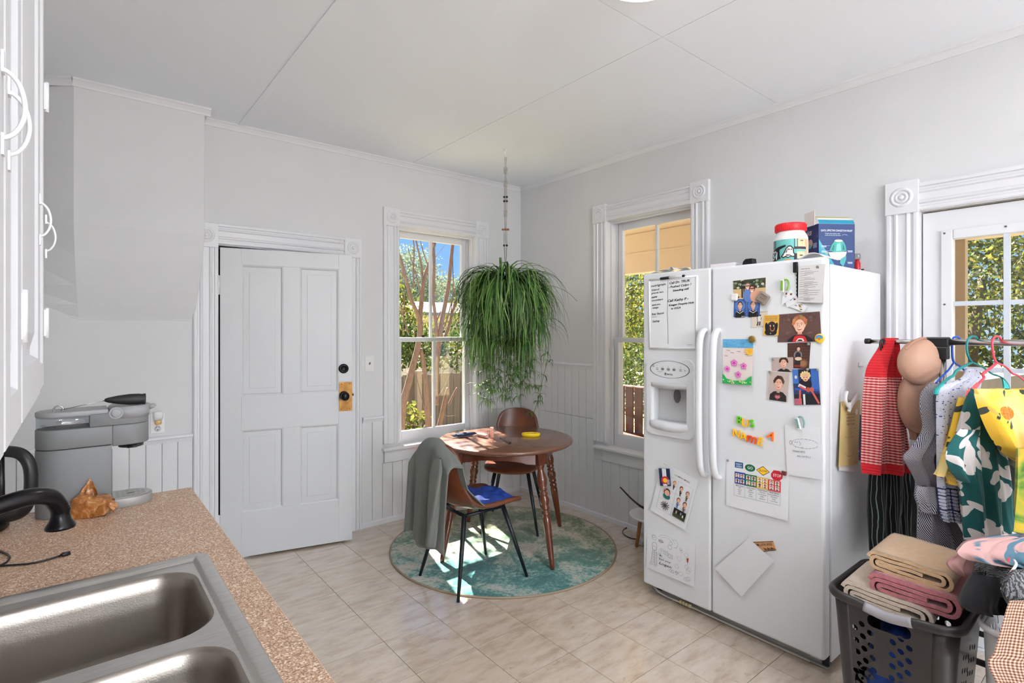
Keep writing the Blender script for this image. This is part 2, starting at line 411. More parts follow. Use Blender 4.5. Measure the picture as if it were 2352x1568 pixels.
# ---- flue breast on the back wall: chamfered flank, foot tapering back to the wall
yb, fx0, fx1 = 3.616, -.01, .592
m = MB()
zt, zm, zb = CEIL, 2.02, 1.50
L = [(-.24, YA+.02), (fx0, yb), (fx1, yb), (fx1-.004, YA+.02)]
def lerp2(p, q, t): return (p[0]+(q[0]-p[0])*t, p[1]+(q[1]-p[1])*t)
rows = [(zt, 0), (zm, 0), (1.85, .22), (1.7, .52), (1.6, .76), (1.53, .95), (zb, 1.05)]
vs = []
for z, k in rows:
    for (x, y) in L:
        vs.append((x+(.02*k if x == fx0 else (-.034*k if x > .5 else 0)), y+(YA+.004-y)*min(1, k) if y < YA else y, z))
m.add(vs, [(j*4+i, (j+1)*4+i, (j+1)*4+i+1, j*4+i+1) for j in range(len(rows)-1) for i in range(3)])
m.build('wall_flue', PAINT, label='plaster flue breast standing out above the chair rail near the wall cupboard', cat='wall', kind='structure', bev=.006)
# ---- crown strips
def strip(name, prof, a, b, inward, mt, label, cat='trim', kind='structure', parent=None):
    """prof = (d, z) outline: d = distance out from the wall, swept a->b (XY)"""
    a = V3((a[0], a[1], 0)); b = V3((b[0], b[1], 0)); n = V3((inward[0], inward[1], 0)).normalized()
    mb = MB().prism([a+n*d+Vector((0, 0, z)) for d, z in prof], b-a)
    return mb.build(name, mt, parent=parent, label=label, cat=cat, kind=kind if not parent else None)
CROWN = [(0, CEIL), (0, CEIL-.040), (.006, CEIL-.040), (.010, CEIL-.03), (.022, CEIL-.014), (.030, CEIL-.008), (.030, CEIL)]
strip('trim_1', CROWN, (fx1, YA), (XB, YA), (0, -1), TRIMP, 'thin crown strip along the top of the back wall')
strip('trim_2', CROWN, (XB, YA), (XB, YF), (-1, 0), TRIMP, 'long crown strip along the top of the wall above the refrigerator')
m = MB()
for a, b, n in (((fx0-.005, yb), (fx1+.03, yb), (0, -1)), ((-.24, YA), (fx0, yb), (-.53, -.85)), ((fx1, yb), (fx1, YA), (1, 0))):
    a = V3((a[0], a[1], 0)); b = V3((b[0], b[1], 0)); n = V3((n[0], n[1], 0)).normalized()
    m.prism([a+n*d+Vector((0, 0, z)) for d, z in CROWN], b-a)
m.build('trim_3', TRIMP, label='crown strip wrapped round the flue breast', cat='trim', kind='structure')
# ---- chair rails and baseboards
RAIL = [(0, 0), (.012, 0), (.016, .012), (.02, .022), (.026, .026), (.026, .038), (.016, .044), (0, .044)]
def rail(name, z, a, b, n, label): strip(name, [(d, z+h) for d, h in RAIL], a, b, n, TRIMP, label)
rail('trim_4', .79, (XL, YA), (.552, YA), (0, -1), 'chair rail ending at the panel door casing behind the coffee machine')
rail('trim_5', .775, (1.64, YA), (1.803, YA), (0, -1), 'short chair rail between the panel door and the window')
rail('trim_6', 1.155, (XB, 2.868), (XB, YA), (-1, 0), 'high chair rail running from the corner to the far window')
BASE = [(0, 0), (.016, 0), (.016, .03), (.008, .04), (0, .042)]
strip('baseboard_back', BASE, (1.633, YA), (XB, YA), (0, -1), TRIMP, 'low white baseboard under the window behind the table', 'baseboard')
strip('baseboard_right', BASE, (XB, .92), (XB, YA), (-1, 0), TRIMP, 'low white baseboard along the wall behind the refrigerator', 'baseboard')
# ---- beadboard planks, each a piece of its wall
def planksA(x0, x1, z0, z1, w=.083):
    n = max(1, round((x1-x0)/w)); w = (x1-x0)/n; first = None
    for i in range(n):
        if first: o = share(first, wallA, (i*w, 0, 0))
        else: first = MB().prism([(x0+.0012, YA, z0), (x0+.0012, YA-.007, z0), (x0+.004, YA-.010, z0), (x0+w-.004, YA-.010, z0), (x0+w-.0012, YA-.007, z0), (x0+w-.0012, YA, z0)], (0, 0, z1-z0)).build('plank', PLANKP, parent=wallA)
def planksB(y0, y1, z0, z1, w=.083):
    n = max(1, round((y1-y0)/w)); w = (y1-y0)/n; first = None
    for i in range(n):
        if first: o = share(first, wallB, (0, i*w, 0))
        else: first = MB().prism([(XB, y0+.0012, z0), (XB-.007, y0+.0012, z0), (XB-.010, y0+.004, z0), (XB-.010, y0+w-.004, z0), (XB-.007, y0+w-.0012, z0), (XB, y0+w-.0012, z0)], (0, 0, z1-z0)).build('plank', PLANKP, parent=wallB)
planksA(XL+.01, .552, .0, .79)
planksA(1.634, 1.80, .04, .775); planksA(1.80, 2.79, .04, .455); planksA(2.795, 3.16, .04, .763); planksA(2.795, 3.16, .766, 1.155)
planksB(2.87, 3.762, .04, .763); planksB(2.87, 3.762, .766, 1.155); planksB(1.92, 2.87, .04, .455)
# ---- fluted casing, rosettes
FL = [(0, 0), (0, .019), (.006, .023), (.018, .023), (.022, .014), (.030, .014), (.036, .022), (.044, .024), (.05, .016), (.08, .016), (.086, .024), (.094, .022), (.10, .014), (.108, .014), (.112, .023), (.124, .023), (.13, .019), (.13, 0)]
def casing(parent, o, along, across, out, length, w=.13):
    o, al, ac, ou = V3(o), V3(along), V3(across), V3(out); k = w/.13
    return MB().prism([o+ac*(a*k)+ou*d for a, d in FL], al*length).build('casing', TRIMP, parent=parent)
def rosette(parent, c, out, w=.135, h=.14):
    c, ou = V3(c), V3(out); side = Vector((1, 0, 0)) if abs(ou.y) > .5 else Vector((0, 1, 0))
    m = MB().obox(c+ou*.0135, side*(w/2), Vector((0, 0, h/2)), ou*.0135)
    k = w/.135
    for r0, r1 in ((.026, .020), (.044, .036)):
        m.lathe([((r1-.006)*k, .027), ((r1-.003)*k, .031), (r1*k, .033), (((r0+r1)/2)*k, .034), (r0*k, .031), ((r0+.004)*k, .027)], c, 28, ou, cap=False)
    m.lathe([(.011*k, .027), (.010*k, .034), (.005*k, .036), (1e-5, .0365)], c, 16, ou, cap=False)
    return m.build('rosette', TRIMP, parent=parent, bev=.0025)
Z = Vector((0, 0, 1))
def sash(parent, name, o, a, n, w, h, muntins=1, st=.045, th=.034, rows=1, bot=None, top=None):
    """window sash: o corner, a along, n outward (to outside)"""
    o, a, n = V3(o), V3(a), V3(n); bot = bot or st; top = top or st; m = MB()
    def bar(u0, u1, z0, z1, d=th): m.obox(o+a*((u0+u1)/2)+Z*((z0+z1)/2)+n*(th/2), a*((u1-u0)/2), Z*((z1-z0)/2), n*(d/2))
    bar(0, st, 0, h); bar(w-st, w, 0, h); bar(st, w-st, 0, bot); bar(st, w-st, h-top, h)
    s_ = m.build(name, TRIMP, parent=parent, bev=.004)
    cols = muntins+1; gw = (w-2*st)/cols; gh = (h-bot-top)/rows
    for k in range(1, cols):
        x = st+gw*k; MB().obox(o+a*x+Z*((bot+h-top)/2)+n*(th/2), a*.011, Z*((h-top-bot)/2), n*(th/2-.004)).build('muntin', TRIMP, parent=s_, bev=.003)
    for k in range(1, rows):
        z = bot+gh*k; MB().obox(o+a*(w/2)+Z*z+n*(th/2), a*(w/2-st), Z*.011, n*(th/2-.005)).build('muntin', TRIMP, parent=s_, bev=.003)
    for i in range(cols):
        for j in range(rows):
            MB().obox(o+a*(st+gw*(i+.5))+Z*(bot+gh*(j+.5))+n*(th/2), a*(gw/2), Z*(gh/2), n*.0015).build('pane', GLASS, parent=s_)
    return s_
# ---- window_1 (back wall, over the table)
w1 = thing('window_1', (2.295, YA, WZ0), 'tall two-over-two sash window behind the dining table', 'window', kind='structure')
CO = Vector((0, -1, 0)); X = Vector((1, 0, 0)); Y = Vector((0, 1, 0))
casing(w1, (WX0-.13, YA, .60), Z, X, CO, WZ1-.60); casing(w1, (WX1, YA, .60), Z, X, CO, WZ1-.60)
casing(w1, (WX0, YA, WZ1+.005), X, Z, CO, WX1-WX0, .122)
rosette(w1, (WX0-.065, YA, WZ1+.066), CO); rosette(w1, (WX1+.065, YA, WZ1+.066), CO)
m = MB(); m.box(WX0-.012, YA, WZ0-.03, WX0, YA+T+.02, WZ1+.012); m.box(WX1, YA, WZ0-.03, WX1+.012, YA+T+.02, WZ1+.012); m.box(WX0, YA, WZ1, WX1, YA+T+.02, WZ1+.012)
for x in (WX0, WX1-.014): m.box(x, YA+.035, WZ0, x+.014, YA+.058, WZ1); m.box(x, YA+.098, WZ0, x+.014, YA+.108, WZ1); m.box(x, YA+.15, WZ0, x+.014, YA+.168, WZ1)
m.box(WX0+.014, YA+.035, WZ1-.014, WX1-.014, YA+.058, WZ1)
m.build('jamb', TRIMP, parent=w1)
B(WX0-.145, YA-.05, WZ0-.022, WX1+.145, YA+.06, WZ0+.003).build('sill', TRIMP, parent=w1, bev=.006)
B(WX0, YA+.06, WZ0-.03, WX1, YA+T+.05, WZ0+.028).build('sub_sill', TRIMP, parent=w1, bev=.004)
B(WX0-.125, YA-.022, WZ0-.112, WX1+.125, YA-.0, WZ0-.022).build('apron', TRIMP, parent=w1, bev=.004)
sash(w1, 'lower_sash', (WX0+.014, YA+.06, WZ0+.02), X, Y, WX1-WX0-.028, 1.405-WZ0-.02, bot=.075, top=.034)
sash(w1, 'upper_sash', (WX0+.014, YA+.110, 1.372), X, Y, WX1-WX0-.028, WZ1-1.372, bot=.034, top=.06)
MB().lathe([(.012, 0), (.012, .006), (.006, .01), (.006, .016)], (2.20, YA+.085, 1.406), 10).box(2.185, YA+.078, 1.418, 2.235, YA+.092, 1.424).build('sash_lock', BLACK, parent=w1)
MB().tube([(2.64, YA+.05, 1.39), (2.638, YA+.047, 1.1), (2.637, YA+.047, .905)], .0018, 6).ball((2.637, YA+.047, .9), .007, 8).build('sash_cord', WHITEP, parent=w1)
# ---- window_2 (right wall, partly behind the refrigerator)
w2 = thing('window_2', (XB, 2.372, BZ0), 'tall sash window half hidden behind the refrigerator', 'window', kind='structure')
CB = Vector((-1, 0, 0))
casing(w2, (XB, BY0-.13, .60), Z, Y, CB, BZ1-.60); casing(w2, (XB, BY1, .60), Z, Y, CB, BZ1-.60)
casing(w2, (XB, BY0, BZ1+.005), Y, Z, CB, BY1-BY0, .122)
rosette(w2, (XB, BY0-.065, BZ1+.07), CB); rosette(w2, (XB, BY1+.065, BZ1+.07), CB)
m = MB(); m.box(XB, BY0-.012, BZ0-.03, XB+T+.02, BY0, BZ1+.012); m.box(XB, BY1, BZ0-.03, XB+T+.02, BY1+.012, BZ1+.012); m.box(XB, BY0, BZ1, XB+T+.02, BY1, BZ1+.012)
for y in (BY0, BY1-.014): m.box(XB+.035, y, BZ0, XB+.058, y+.014, BZ1); m.box(XB+.098, y, BZ0, XB+.108, y+.014, BZ1); m.box(XB+.15, y, BZ0, XB+.168, y+.014, BZ1)
m.box(XB+.035, BY0+.014, BZ1-.014, XB+.058, BY1-.014, BZ1)
m.build('jamb', TRIMP, parent=w2)
B(XB-.055, BY0-.145, BZ0-.022, XB+.06, BY1+.1, BZ0+.003).build('sill', TRIMP, parent=w2, bev=.007)
B(XB+.06, BY0, BZ0-.03, XB+T+.05, BY1, BZ0+.028).build('sub_sill', TRIMP, parent=w2, bev=.004)
B(XB-.022, BY0-.125, BZ0-.112, XB, BY1+.03, BZ0-.022).build('apron', TRIMP, parent=w2, bev=.004)
sash(w2, 'lower_sash', (XB+.06, BY0+.014, BZ0+.02), Y, X, BY1-BY0-.028, 1.405-BZ0-.02, bot=.075, top=.034)
sash(w2, 'upper_sash', (XB+.110, BY0+.014, 1.372), Y, X, BY1-BY0-.028, BZ1-1.372, bot=.034, top=.06)
MB().prism([(XB+.03, BY1-.004, 1.33), (XB+.03, BY1-.03, 1.33), (XB+.045, BY1-.012, .60), (XB+.045, BY1-.004, .60)], (.012, 0, 0)).build('loose_stop', TRIMP, parent=w2)
# ---- window_3 behind the viewer
w3 = thing('window_3', (1.4, YF, .8), 'wide window behind the viewer', 'window', kind='structure')
sash(w3, 'sash', (.5, YF-.1, .8), X, -Y, 1.8, 1.4, muntins=2)
# ---- door_1: four-panel door, ajar
d1 = thing('door_1', (DX0, YA, 0), 'white four-panel wooden door standing ajar beside the window', 'door', kind='structure')
casing(d1, (DX0-.135, YA, 0), Z, X, CO, DZ-.02, .135); casing(d1, (DX1, YA, 0), Z, X, CO, DZ+.0, .128)
casing(d1, (DX0, YA, DZ+.0), X, Z, CO, DX1-DX0, .13)
rosette(d1, (DX0-.0675, YA, DZ+.05), CO, .135, .15); rosette(d1, (DX1+.06, YA, DZ+.06), CO, .128, .14)
m = MB(); m.box(DX0-.012, YA, 0, DX0+.004, YA+T, DZ); m.box(DX1-.004, YA, 0, DX1+.012, YA+T, DZ); m.box(DX0, YA, DZ-.006, DX1, YA+T, DZ+.012)
m.box(DX0, YA-.012, -.001, DX1, YA+T, .006); m.build('jamb', TRIMP, parent=d1)
ang = -math.atan2(.190, .784); W_, TH, z0, z1 = .806, .038, .012, 1.982
ux, uy = Vector((math.cos(ang), math.sin(ang), 0)), Vector((-math.sin(ang), math.cos(ang), 0)); ho = Vector((DX0+.012, YA-.004, 0))
def dp(u, d, z): return ho+ux*u+uy*d+Z*z      # d = 0 front face, + away
def dbox(mb, u0, u1, z0, z1, d0, d1, mi=0): return mb.obox(dp((u0+u1)/2, (d0+d1)/2, (z0+z1)/2), ux*((u1-u0)/2), Z*((z1-z0)/2), uy*((d1-d0)/2), mi)
cols = ((.120, .365), (.468, .716)); rws = ((.300, .820), (1.040, 1.880))
for nme, u0, u1, a, b in (('stile', .0, .12, z0, z1), ('stile', .716, W_, z0, z1), ('stile', .365, .468, .30, .82), ('stile', .365, .468, 1.04, 1.88), ('rail', .12, .716, z0, .30), ('rail', .12, .716, .82, 1.04), ('rail', .12, .716, 1.88, z1)):
    dbox(MB(), u0, u1, a, b, 0, TH).build(nme, DOORP, parent=d1, bev=.0018)
for u0, u1 in cols:
    for a, b in rws:
        m = MB(); e = .012
        i4 = [(u0, a), (u1, a), (u1, b), (u0, b)]
        def ring(k, d): return [dp(u+(k if u == u0 else -k), d, z+(k if z == a else -k)) for u, z in i4]
        rg = [ring(0, .002), ring(.006, .004), ring(e, .012), ring(e+.002, .014), ring(.045, .013), ring(.047, .0105)]
        vs = [p for r_ in rg for p in r_]
        m.add(vs, [(j*4+i, j*4+(i+1) % 4, (j+1)*4+(i+1) % 4, (j+1)*4+i) for j in range(5) for i in range(4)]+[(20, 21, 22, 23)])
        m.build('panel', DOORP, parent=d1)
BRASS = mat('aged_brass', (166, 122, 66), .38, .85, var=((108, 74, 38), 22, .5), bump=(60, .1))
BRONZE = mat('dark_bronze', (26, 24, 26), .28, .6)
pu = .762
lp = dbox(MB(), pu-.043, pu+.043, .905, 1.105, -.003, 0).build('lock_plate', BRASS, parent=d1, bev=.002)
m = MB()
for du in (-.032, .032):
    for z in (.918, 1.092): m.ball(dp(pu+du*.9, -.003, z), .004, 8)
m.build('screw', mat('brass_dark', (90, 62, 30), .4, .8), parent=lp)
nn = -uy
MB().lathe([(.031, .003), (.031, .008), (.022, .013), (.012, .018), (.012, .038), (.02, .044), (.029, .054), (.0295, .062), (.024, .072), (.012, .077), (1e-5, .078)], dp(pu-.012, 0, 1.012), 24, nn).build('door_knob', BRONZE, parent=d1)
MB().lathe([(.033, 0), (.033, .008), (.029, .013), (.02, .015), (.018, .012), (1e-5, .012)], dp(pu-.014, 0, 1.198), 24, nn).build('deadbolt', mat('blackened', (18, 17, 17), .35, .5), parent=d1)
dbox(MB(), W_, W_+.012, 1.006, 1.022, .012, .026).build('latch', BRONZE, parent=d1)
for z in (1.745, .24):
    m = MB().tube([dp(-.006, -.004, z-.05), dp(-.006, -.004, z+.05)], .0065, 10)
    for s_ in (-.054, .054): m.ball(dp(-.006, -.004, z+s_), .0075, 8)
    for k in (-.018, .018): m.tube([dp(-.006, -.004, z+k-.001), dp(-.006, -.004, z+k+.001)], .0072, 10)
    m.build('hinge', TRIMP, parent=d1)
# ---- door_2: glazed door behind the clothes rack
d2 = thing('door_2', (XB, .36, 0), 'white exterior door with a nine-pane window behind the clothes rack', 'door', kind='structure')
casing(d2, (XB, EY1, 0), Z, Y, CB, 2.03, .135); casing(d2, (XB, EY0-.135, 0), Z, Y, CB, 2.03, .135)
casing(d2, (XB, EY0, EZ+.0), Y, Z, CB, EY1-EY0, .135)
rosette(d2, (XB, EY1+.067, EZ+.075), CB, .138, .16); rosette(d2, (XB, EY0-.067, EZ+.075), CB, .138, .16)
m = MB(); m.box(XB, EY0-.012, 0, XB+T, EY0+.003, EZ); m.box(XB, EY1-.003, 0, XB+T, EY1+.012, EZ); m.box(XB, EY0, EZ-.003, XB+T, EY1, EZ+.012); m.box(XB, EY0, -.002, XB+T, EY1, .012)
m.build('jamb', TRIMP, parent=d2)
B(XB+.055, EY0+.003, .012, XB+.065, EY1-.003, EZ-.003).build('weather_strip', DARK, parent=d2).hide_render = False
gy0, gy1, gz0, gz1 = .085, .645, .975, 1.885
m = MB()
for a in ((EY0+.006, gy0, .015, EZ-.012), (gy1, EY1-.009, .015, EZ-.012), (gy0, gy1, .015, gz0), (gy0, gy1, gz1, EZ-.012)): m.box(XB+.02, a[0], a[2], XB+.054, a[1], a[3])
m.build('door_leaf', TRIMP, parent=d2)
m = MB()
for (a, b, c, d) in ((gy0-.045, gy0, gz0-.045, gz1+.045), (gy1, gy1+.045, gz0-.045, gz1+.045), (gy0, gy1, gz0-.045, gz0), (gy0, gy1, gz1, gz1+.045)): m.box(XB+.008, a, c, XB+.02, b, d)
fr = m.build('glazing_frame', TRIMP, parent=d2, bev=.004)
m = MB()
for y, z in ((gy1+.03, gz1+.03), (gy1+.03, 1.58), (gy1+.03, 1.28), (.46, gz1+.03), (.27, gz1+.03)): m.ball((XB+.0075, y, z), .0048, 8)
m.build('screw', mat('grey_screw', (110, 110, 112), .4, .8), parent=fr)
pw = (gy1-gy0)/3; ph = (gz1-gz0)/3
GRILLE = mat('grille_white', (205, 212, 222), .4)
for i in (1, 2):
    B(XB+.012, gy0+pw*i-.010, gz0, XB+.045, gy0+pw*i+.010, gz1).build('muntin', GRILLE, parent=d2)
    B(XB+.014, gy0, gz0+ph*i-.010, XB+.043, gy1, gz0+ph*i+.010).build('muntin', GRILLE, parent=d2)
for i in range(3):
    for j in range(3): B(XB+.03, gy0+pw*i+.0005, gz0+ph*j+.0005, XB+.033, gy0+pw*(i+1)-.0005, gz0+ph*(j+1)-.0005).build('pane', GLASS, parent=d2)
bpy.data.objects.remove(bpy.data.objects['weather_strip'])
m = MB(); m.box(XB+.06, EY0, EZ-.012, XB+.07, EY1, EZ-.003); m.box(XB+.06, EY1-.009, .012, XB+.07, EY1-.003, EZ); m.build('weather_strip', DARK, parent=d2)
# ---- switch, outlet, plug-in
sw = B(1.696-.036, YA-.006, 1.155, 1.696+.036, YA, 1.272).build('light_switch', WHITEP, label='small white light switch plate between the panel door and the window', cat='switch', bev=.003)
MB().prism([(1.691, YA-.006, 1.206), (1.691, YA-.006, 1.222), (1.691, YA-.018, 1.224), (1.691, YA-.018, 1.218)], (.010, 0, 0)).build('toggle', mat('toggle_dark', (120, 118, 116), .4), parent=sw)
a = onY(YA, 362, 972)
ou = B(a.x-.036, YA-.006, .852, a.x+.036, YA, .972).build('wall_outlet', WHITEP, label='white outlet plate above the chair rail beside the coffee machine', cat='outlet', bev=.003)
m = MB()
for dz in (.028,): m.lathe([(.017, 0), (.017, .002), (1e-5, .002)], (a.x, YA-.006, .852+dz), 14, CO)
m.build('socket', mat('socket_white', (215, 215, 215), .4), parent=ou)
m = MB().box(a.x-.008, YA-.0095, .884, a.x-.006, YA-.008, .892).box(a.x+.006, YA-.0095, .884, a.x+.008, YA-.008, .892).ball((a.x, YA-.0085, .873), .003, 6); m.build('slot', DARK, parent=ou)
pl = MB().lathe([(.020, .0), (.024, .02), (.024, .045), (.021, .05)], (a.x, YA-.038, .935), 16, sx=1, sy=.8).build('plug_in_freshener', WHITEP, label='plug-in air freshener with an amber oil bottle on the outlet', cat='air freshener')
MB().box(a.x-.015, YA-.03, .94, a.x+.015, YA-.006, .965).build('plug_body', WHITEP, parent=pl)
MB().lathe([(.010, -.028), (.016, -.024), (.017, -.008), (.012, -.0), (.012, .004)], (a.x, YA-.038, .935), 14).build('oil_bottle', mat('amber_oil', (214, 172, 104), .15, coat=.5), parent=pl)
# ---- room lamp: a dome just above the view; pendant globes and uplight are added fill
la = thing('ceiling_lamp', (1.56, 1.17, CEIL), 'round white ceiling lamp above the middle of the room', 'lamp')
MB().lathe([(.19, 0), (.19, -.03), (.17, -.035)], (1.56, 1.17, CEIL-.001), 32).build('lamp_base', TRIMP, parent=la)
LIT = mat('lit_glass', (255, 250, 244), .3, emit=((255, 250, 244), 2.2))
MB().lathe([(.165, -.035), (.16, -.06), (.12, -.085), (.06, -.098), (1e-5, -.10)], (1.56, 1.17, CEIL), 32).build('lamp_shade', LIT, parent=la)
light('lamp_light', 'AREA', (1.56, 1.17, CEIL-.105), LAMP_W, COOL, shape='DISK', size=.32)
for x, y, z, lb in ((.75, -4.2, 1.95, 'added fill light, a white glass pendant globe behind the viewer in mid-room'), (.15, -4.9, 2.0, 'added fill light, a white glass pendant globe behind the viewer near the sink wall')):
    pe = thing('fill_pendant', (x, y, CEIL), lb, 'lamp')
    MB().tube([(x, y, CEIL), (x, y, z+.15)], .006, 8).lathe([(.06, 0), (.05, -.03)], (x, y, CEIL-.001), 20).build('pendant_stem', TRIMP, parent=pe)
    MB().ball((x, y, z+.28), .05, 16).build('globe', LIT, parent=pe)
    light('fill_pendant_light', 'POINT', (x, y, z), PEND_W/2, COOL, shadow_soft_size=.2)  # unseen globes added as fill light for the whole room
ul = thing('fill_uplight', (.8, -2.9, 0), 'added fill light, a black can uplight on the floor behind the viewer', 'lamp')
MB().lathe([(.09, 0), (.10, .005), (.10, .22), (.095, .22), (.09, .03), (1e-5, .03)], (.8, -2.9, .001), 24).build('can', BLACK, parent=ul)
_u = light('uplight', 'SPOT', (.8, -2.9, .24), UP_W, COOL, spot_size=math.radians(118), spot_blend=1.0, shadow_soft_size=.09); _u.rotation_euler = (PI, 0, 0)  # unseen spot added to brighten the ceiling and its bounce
# ================================================================== WORKTOP SIDE
CT = .92
def countermat():
    q = NT('speckled_laminate', .42); v = q.tex()
    c = q.ramp(q.noise(330, 2, v, .6), [(.30, (118, 80, 56)), (.42, (172, 134, 106)), (.55, (196, 162, 134)), (.66, (222, 200, 178))])
    d = q.vor(300, v, 'Color'); s_ = q.sep(d)[0]
    c = q.mix(q.math('MULTIPLY', q.math('GREATER_THAN', s_, .86), .75), c, (236, 220, 202))
    c = q.mix(q.math('MULTIPLY', q.math('LESS_THAN', s_, .13), .6), c, (120, 84, 60)); q.color(c); q.bump(q.noise(300, 2, v), .12, .001); return q.m
LAM = countermat()
SX0, SX1, SY0, SY1 = -.285, .243, .60, 1.455
Wx0, Wx1, Wy0, Wy1 = XL, .303, -1.2, 2.112
me = curve_fill([rrect(Wx0, Wy0, Wx1, Wy1, .004, 2), rrect(SX0+.012, SY0+.012, SX1-.012, SY1-.012, .03)], .02)
wt = MB().joinmesh(me, Matrix.Translation((0, 0, CT-.02))).build('worktop', LAM, label='speckled tan laminate worktop that the sink is set into', cat='worktop')
B(Wx1, Wy0, CT-.0395, Wx1+.0012, Wy1, CT-.0004).build('edge_band', mat('edge_band', (208, 178, 150), .4), parent=wt)
CABP = mat('cabinet_paint', (204, 204, 206), .7, bump=(60, .08), spec=0)
bc = thing('base_cabinet', (0, .45, 0), 'white base cabinet run carrying the speckled worktop', 'cabinet')
m = MB(); m.box(XL+.004, Wy0, .09, .25, SY0-.03, CT-.042); m.box(XL+.004, SY1+.02, .09, .25, Wy1-.03, CT-.042); m.box(XL+.004, SY0-.03, .09, .25, SY1+.02, .62); m.box(.23, SY0-.03, .62, .25, SY1+.02, CT-.042); m.build('carcass', CABP, parent=bc)
B(XL+.004, Wy0, 0, .20, Wy1-.03, .09).build('toe_kick', mat('toe_grey', (90, 88, 86), .7), parent=bc)
for k in range(7):
    y = Wy0+.03+k*.465
    if y+.44 > Wy1-.03: continue
    d = B(.25, y, .11, .27, y+.44, .70).build('door', CABP, parent=bc, bev=.004); MB().tube([(.27, y+.40, .60), (.30, y+.40, .61), (.30, y+.40, .67), (.27, y+.40, .68)], .005, 8).build('handle', TRIMP, parent=d)
    B(.25, y, .715, .27, y+.44, .865).build('drawer', CABP, parent=bc, bev=.004)
# ---- sink
def steelmat():
    q = NT('brushed_steel', .3, metal=1); v = q.mapping(q.tex(), (6, 260, 260))
    q.color(q.ramp(q.noise(2, 3, v), [(.3, (196, 194, 191)), (.7, (216, 214, 211))])); q.p.inputs['Roughness'].default_value = .30
    q.bump(q.noise(3, 2, v), .05, .001); return q.m
SS = steelmat(); SSB = mat('bowl_steel', (168, 160, 152), .36, 1, bump=(400, .06))
sk = thing('kitchen_sink', ((SX0+SX1)/2, (SY0+SY1)/2, CT), 'stainless double-bowl sink set into the tan worktop', 'sink')
def loft(rows, mb=None, capend=True):
    mb = mb or MB(); n = None; vs = []
    for L, z in rows: n = len(L); vs += [(x, y, z) for x, y in L]
    k = len(rows); fs = [(j*n+i, j*n+(i+1) % n, (j+1)*n+(i+1) % n, (j+1)*n+i) for j in range(k-1) for i in range(n)]
    b0 = len(mb.v); mb.add(vs, fs, 0, True)
    if capend: mb.f.append(tuple(b0+(k-1)*n+i for i in range(n))); mb.m.append(0); mb.s.append(False)
    return mb
def ins(x0, y0, x1, y1, r, d, n=6): return rrect(x0+d, y0+d, x1-d, y1-d, max(.002, r-d), n)
O = (SX0, SY0, SX1, SY1, .03)
loft([(ins(*O, 0), CT+.0005), (ins(*O, .002), CT+.006), (ins(*O, .006), CT+.009), (ins(*O, .026), CT+.009), (ins(*O, .030), CT+.007), (ins(*O, .033), CT+.003), (ins(*O, .036), CT+.002)], capend=False).build('rim', SS, parent=sk)
b1 = (-.195, 1.075, .203, 1.392, .075); b2 = (-.195, .66, .203, 1.035, .075)
me = curve_fill([ins(*O, .035), rrect(*b1, 8), rrect(*b2, 8)], .0008); MB().joinmesh(me, Matrix.Translation((0, 0, CT+.0015))).build('deck', SS, parent=sk)
for b in (b1, b2):
    bo = loft([(ins(*b, 0, 8), CT+.0022), (ins(*b, .004, 8), CT+.0005), (ins(*b, .008, 8), CT-.006), (ins(*b, .012, 8), CT-.03), (ins(*b, .02, 8), CT-.13), (ins(*b, .026, 8), CT-.155), (ins(*b, .04, 8), CT-.172), (ins(*b, .07, 8), CT-.18)]).build('bowl', SSB, parent=sk)
    MB().lathe([(.045, 0), (.043, .004), (.03, .001), (.01, .0), (1e-5, 0)], ((b[0]+b[2])/2, (b[1]+b[3])/2, CT-.1795), 20).build('drain', STEEL, parent=bo)
# ---- faucet: dark bronze arched spout with a flared end
fa = thing('faucet', (-.25, .93, CT+.01), 'dark bronze kitchen faucet with an arched flared spout over the sink', 'faucet')
pth = smooth_path([(-.245, .93, CT+.03), (-.24, .932, 1.04), (-.215, .945, 1.135), (-.165, .965, 1.185), (-.115, .985, 1.208), (-.078, .998, 1.216), (-.049, 1.012, 1.218), (-.030, 1.028, 1.210), (-.0215, 1.040, 1.195), (-.0185, 1.046, 1.183)], 5)
MB().tube(pth, [.0126-.0008*i/len(pth) for i in range(len(pth))], 18).build('spout', BRONZE, parent=fa)
MB().lathe([(.0119, .030), (.0115, .027), (.0128, .025), (.0120, .022), (.0116, .017), (.0132, .010), (.0166, .004), (.0186, 0), (.0182, -.003), (.0135, -.002), (1e-5, -.001)], (-.0185, 1.046, 1.1605), 24).build('spout_end', BRONZE, parent=fa)
MB().lathe([(.034, 0), (.034, .008), (.024, .018), (.02, .05)], (-.245, .93, CT+.003), 24).build('base', BRONZE, parent=fa)
MB().lathe([(.02, 0), (.018, .04), (.014, .06), (1e-5, .065)], (-.245, .80, CT+.003), 16).tube([(-.245, .80, CT+.06), (-.21, .79, CT+.10), (-.17, .78, CT+.11)], .007, 8).build('lever', BRONZE, parent=fa)
MB().ball((-.085, .996, 1.200), .005, 8, sz=.8).build('grub_screw', BRONZE, parent=fa)
# ---- cable on worktop
pp = [onZ(CT+.003, x, y) for x, y in ((-60, 1300), (-10, 1268), (12, 1270), (22, 1279), (16, 1290), (2, 1297), (-12, 1301), (4, 1299), (30, 1297), (66, 1294), (105, 1286), (138, 1276))]
cb = MB().tube(smooth_path(pp, 5), .0023, 6).build('charging_cable', BLACK, label='thin black charging cable lying on the tan worktop behind the sink', cat='cable')
a, b = onZ(CT+.005, 138, 1275), onZ(CT+.005, 161, 1269)
MB().tube([a, a*.7+b*.3, b], [.003, .0052, .005], 8).build('plug', BLACK, parent=cb)
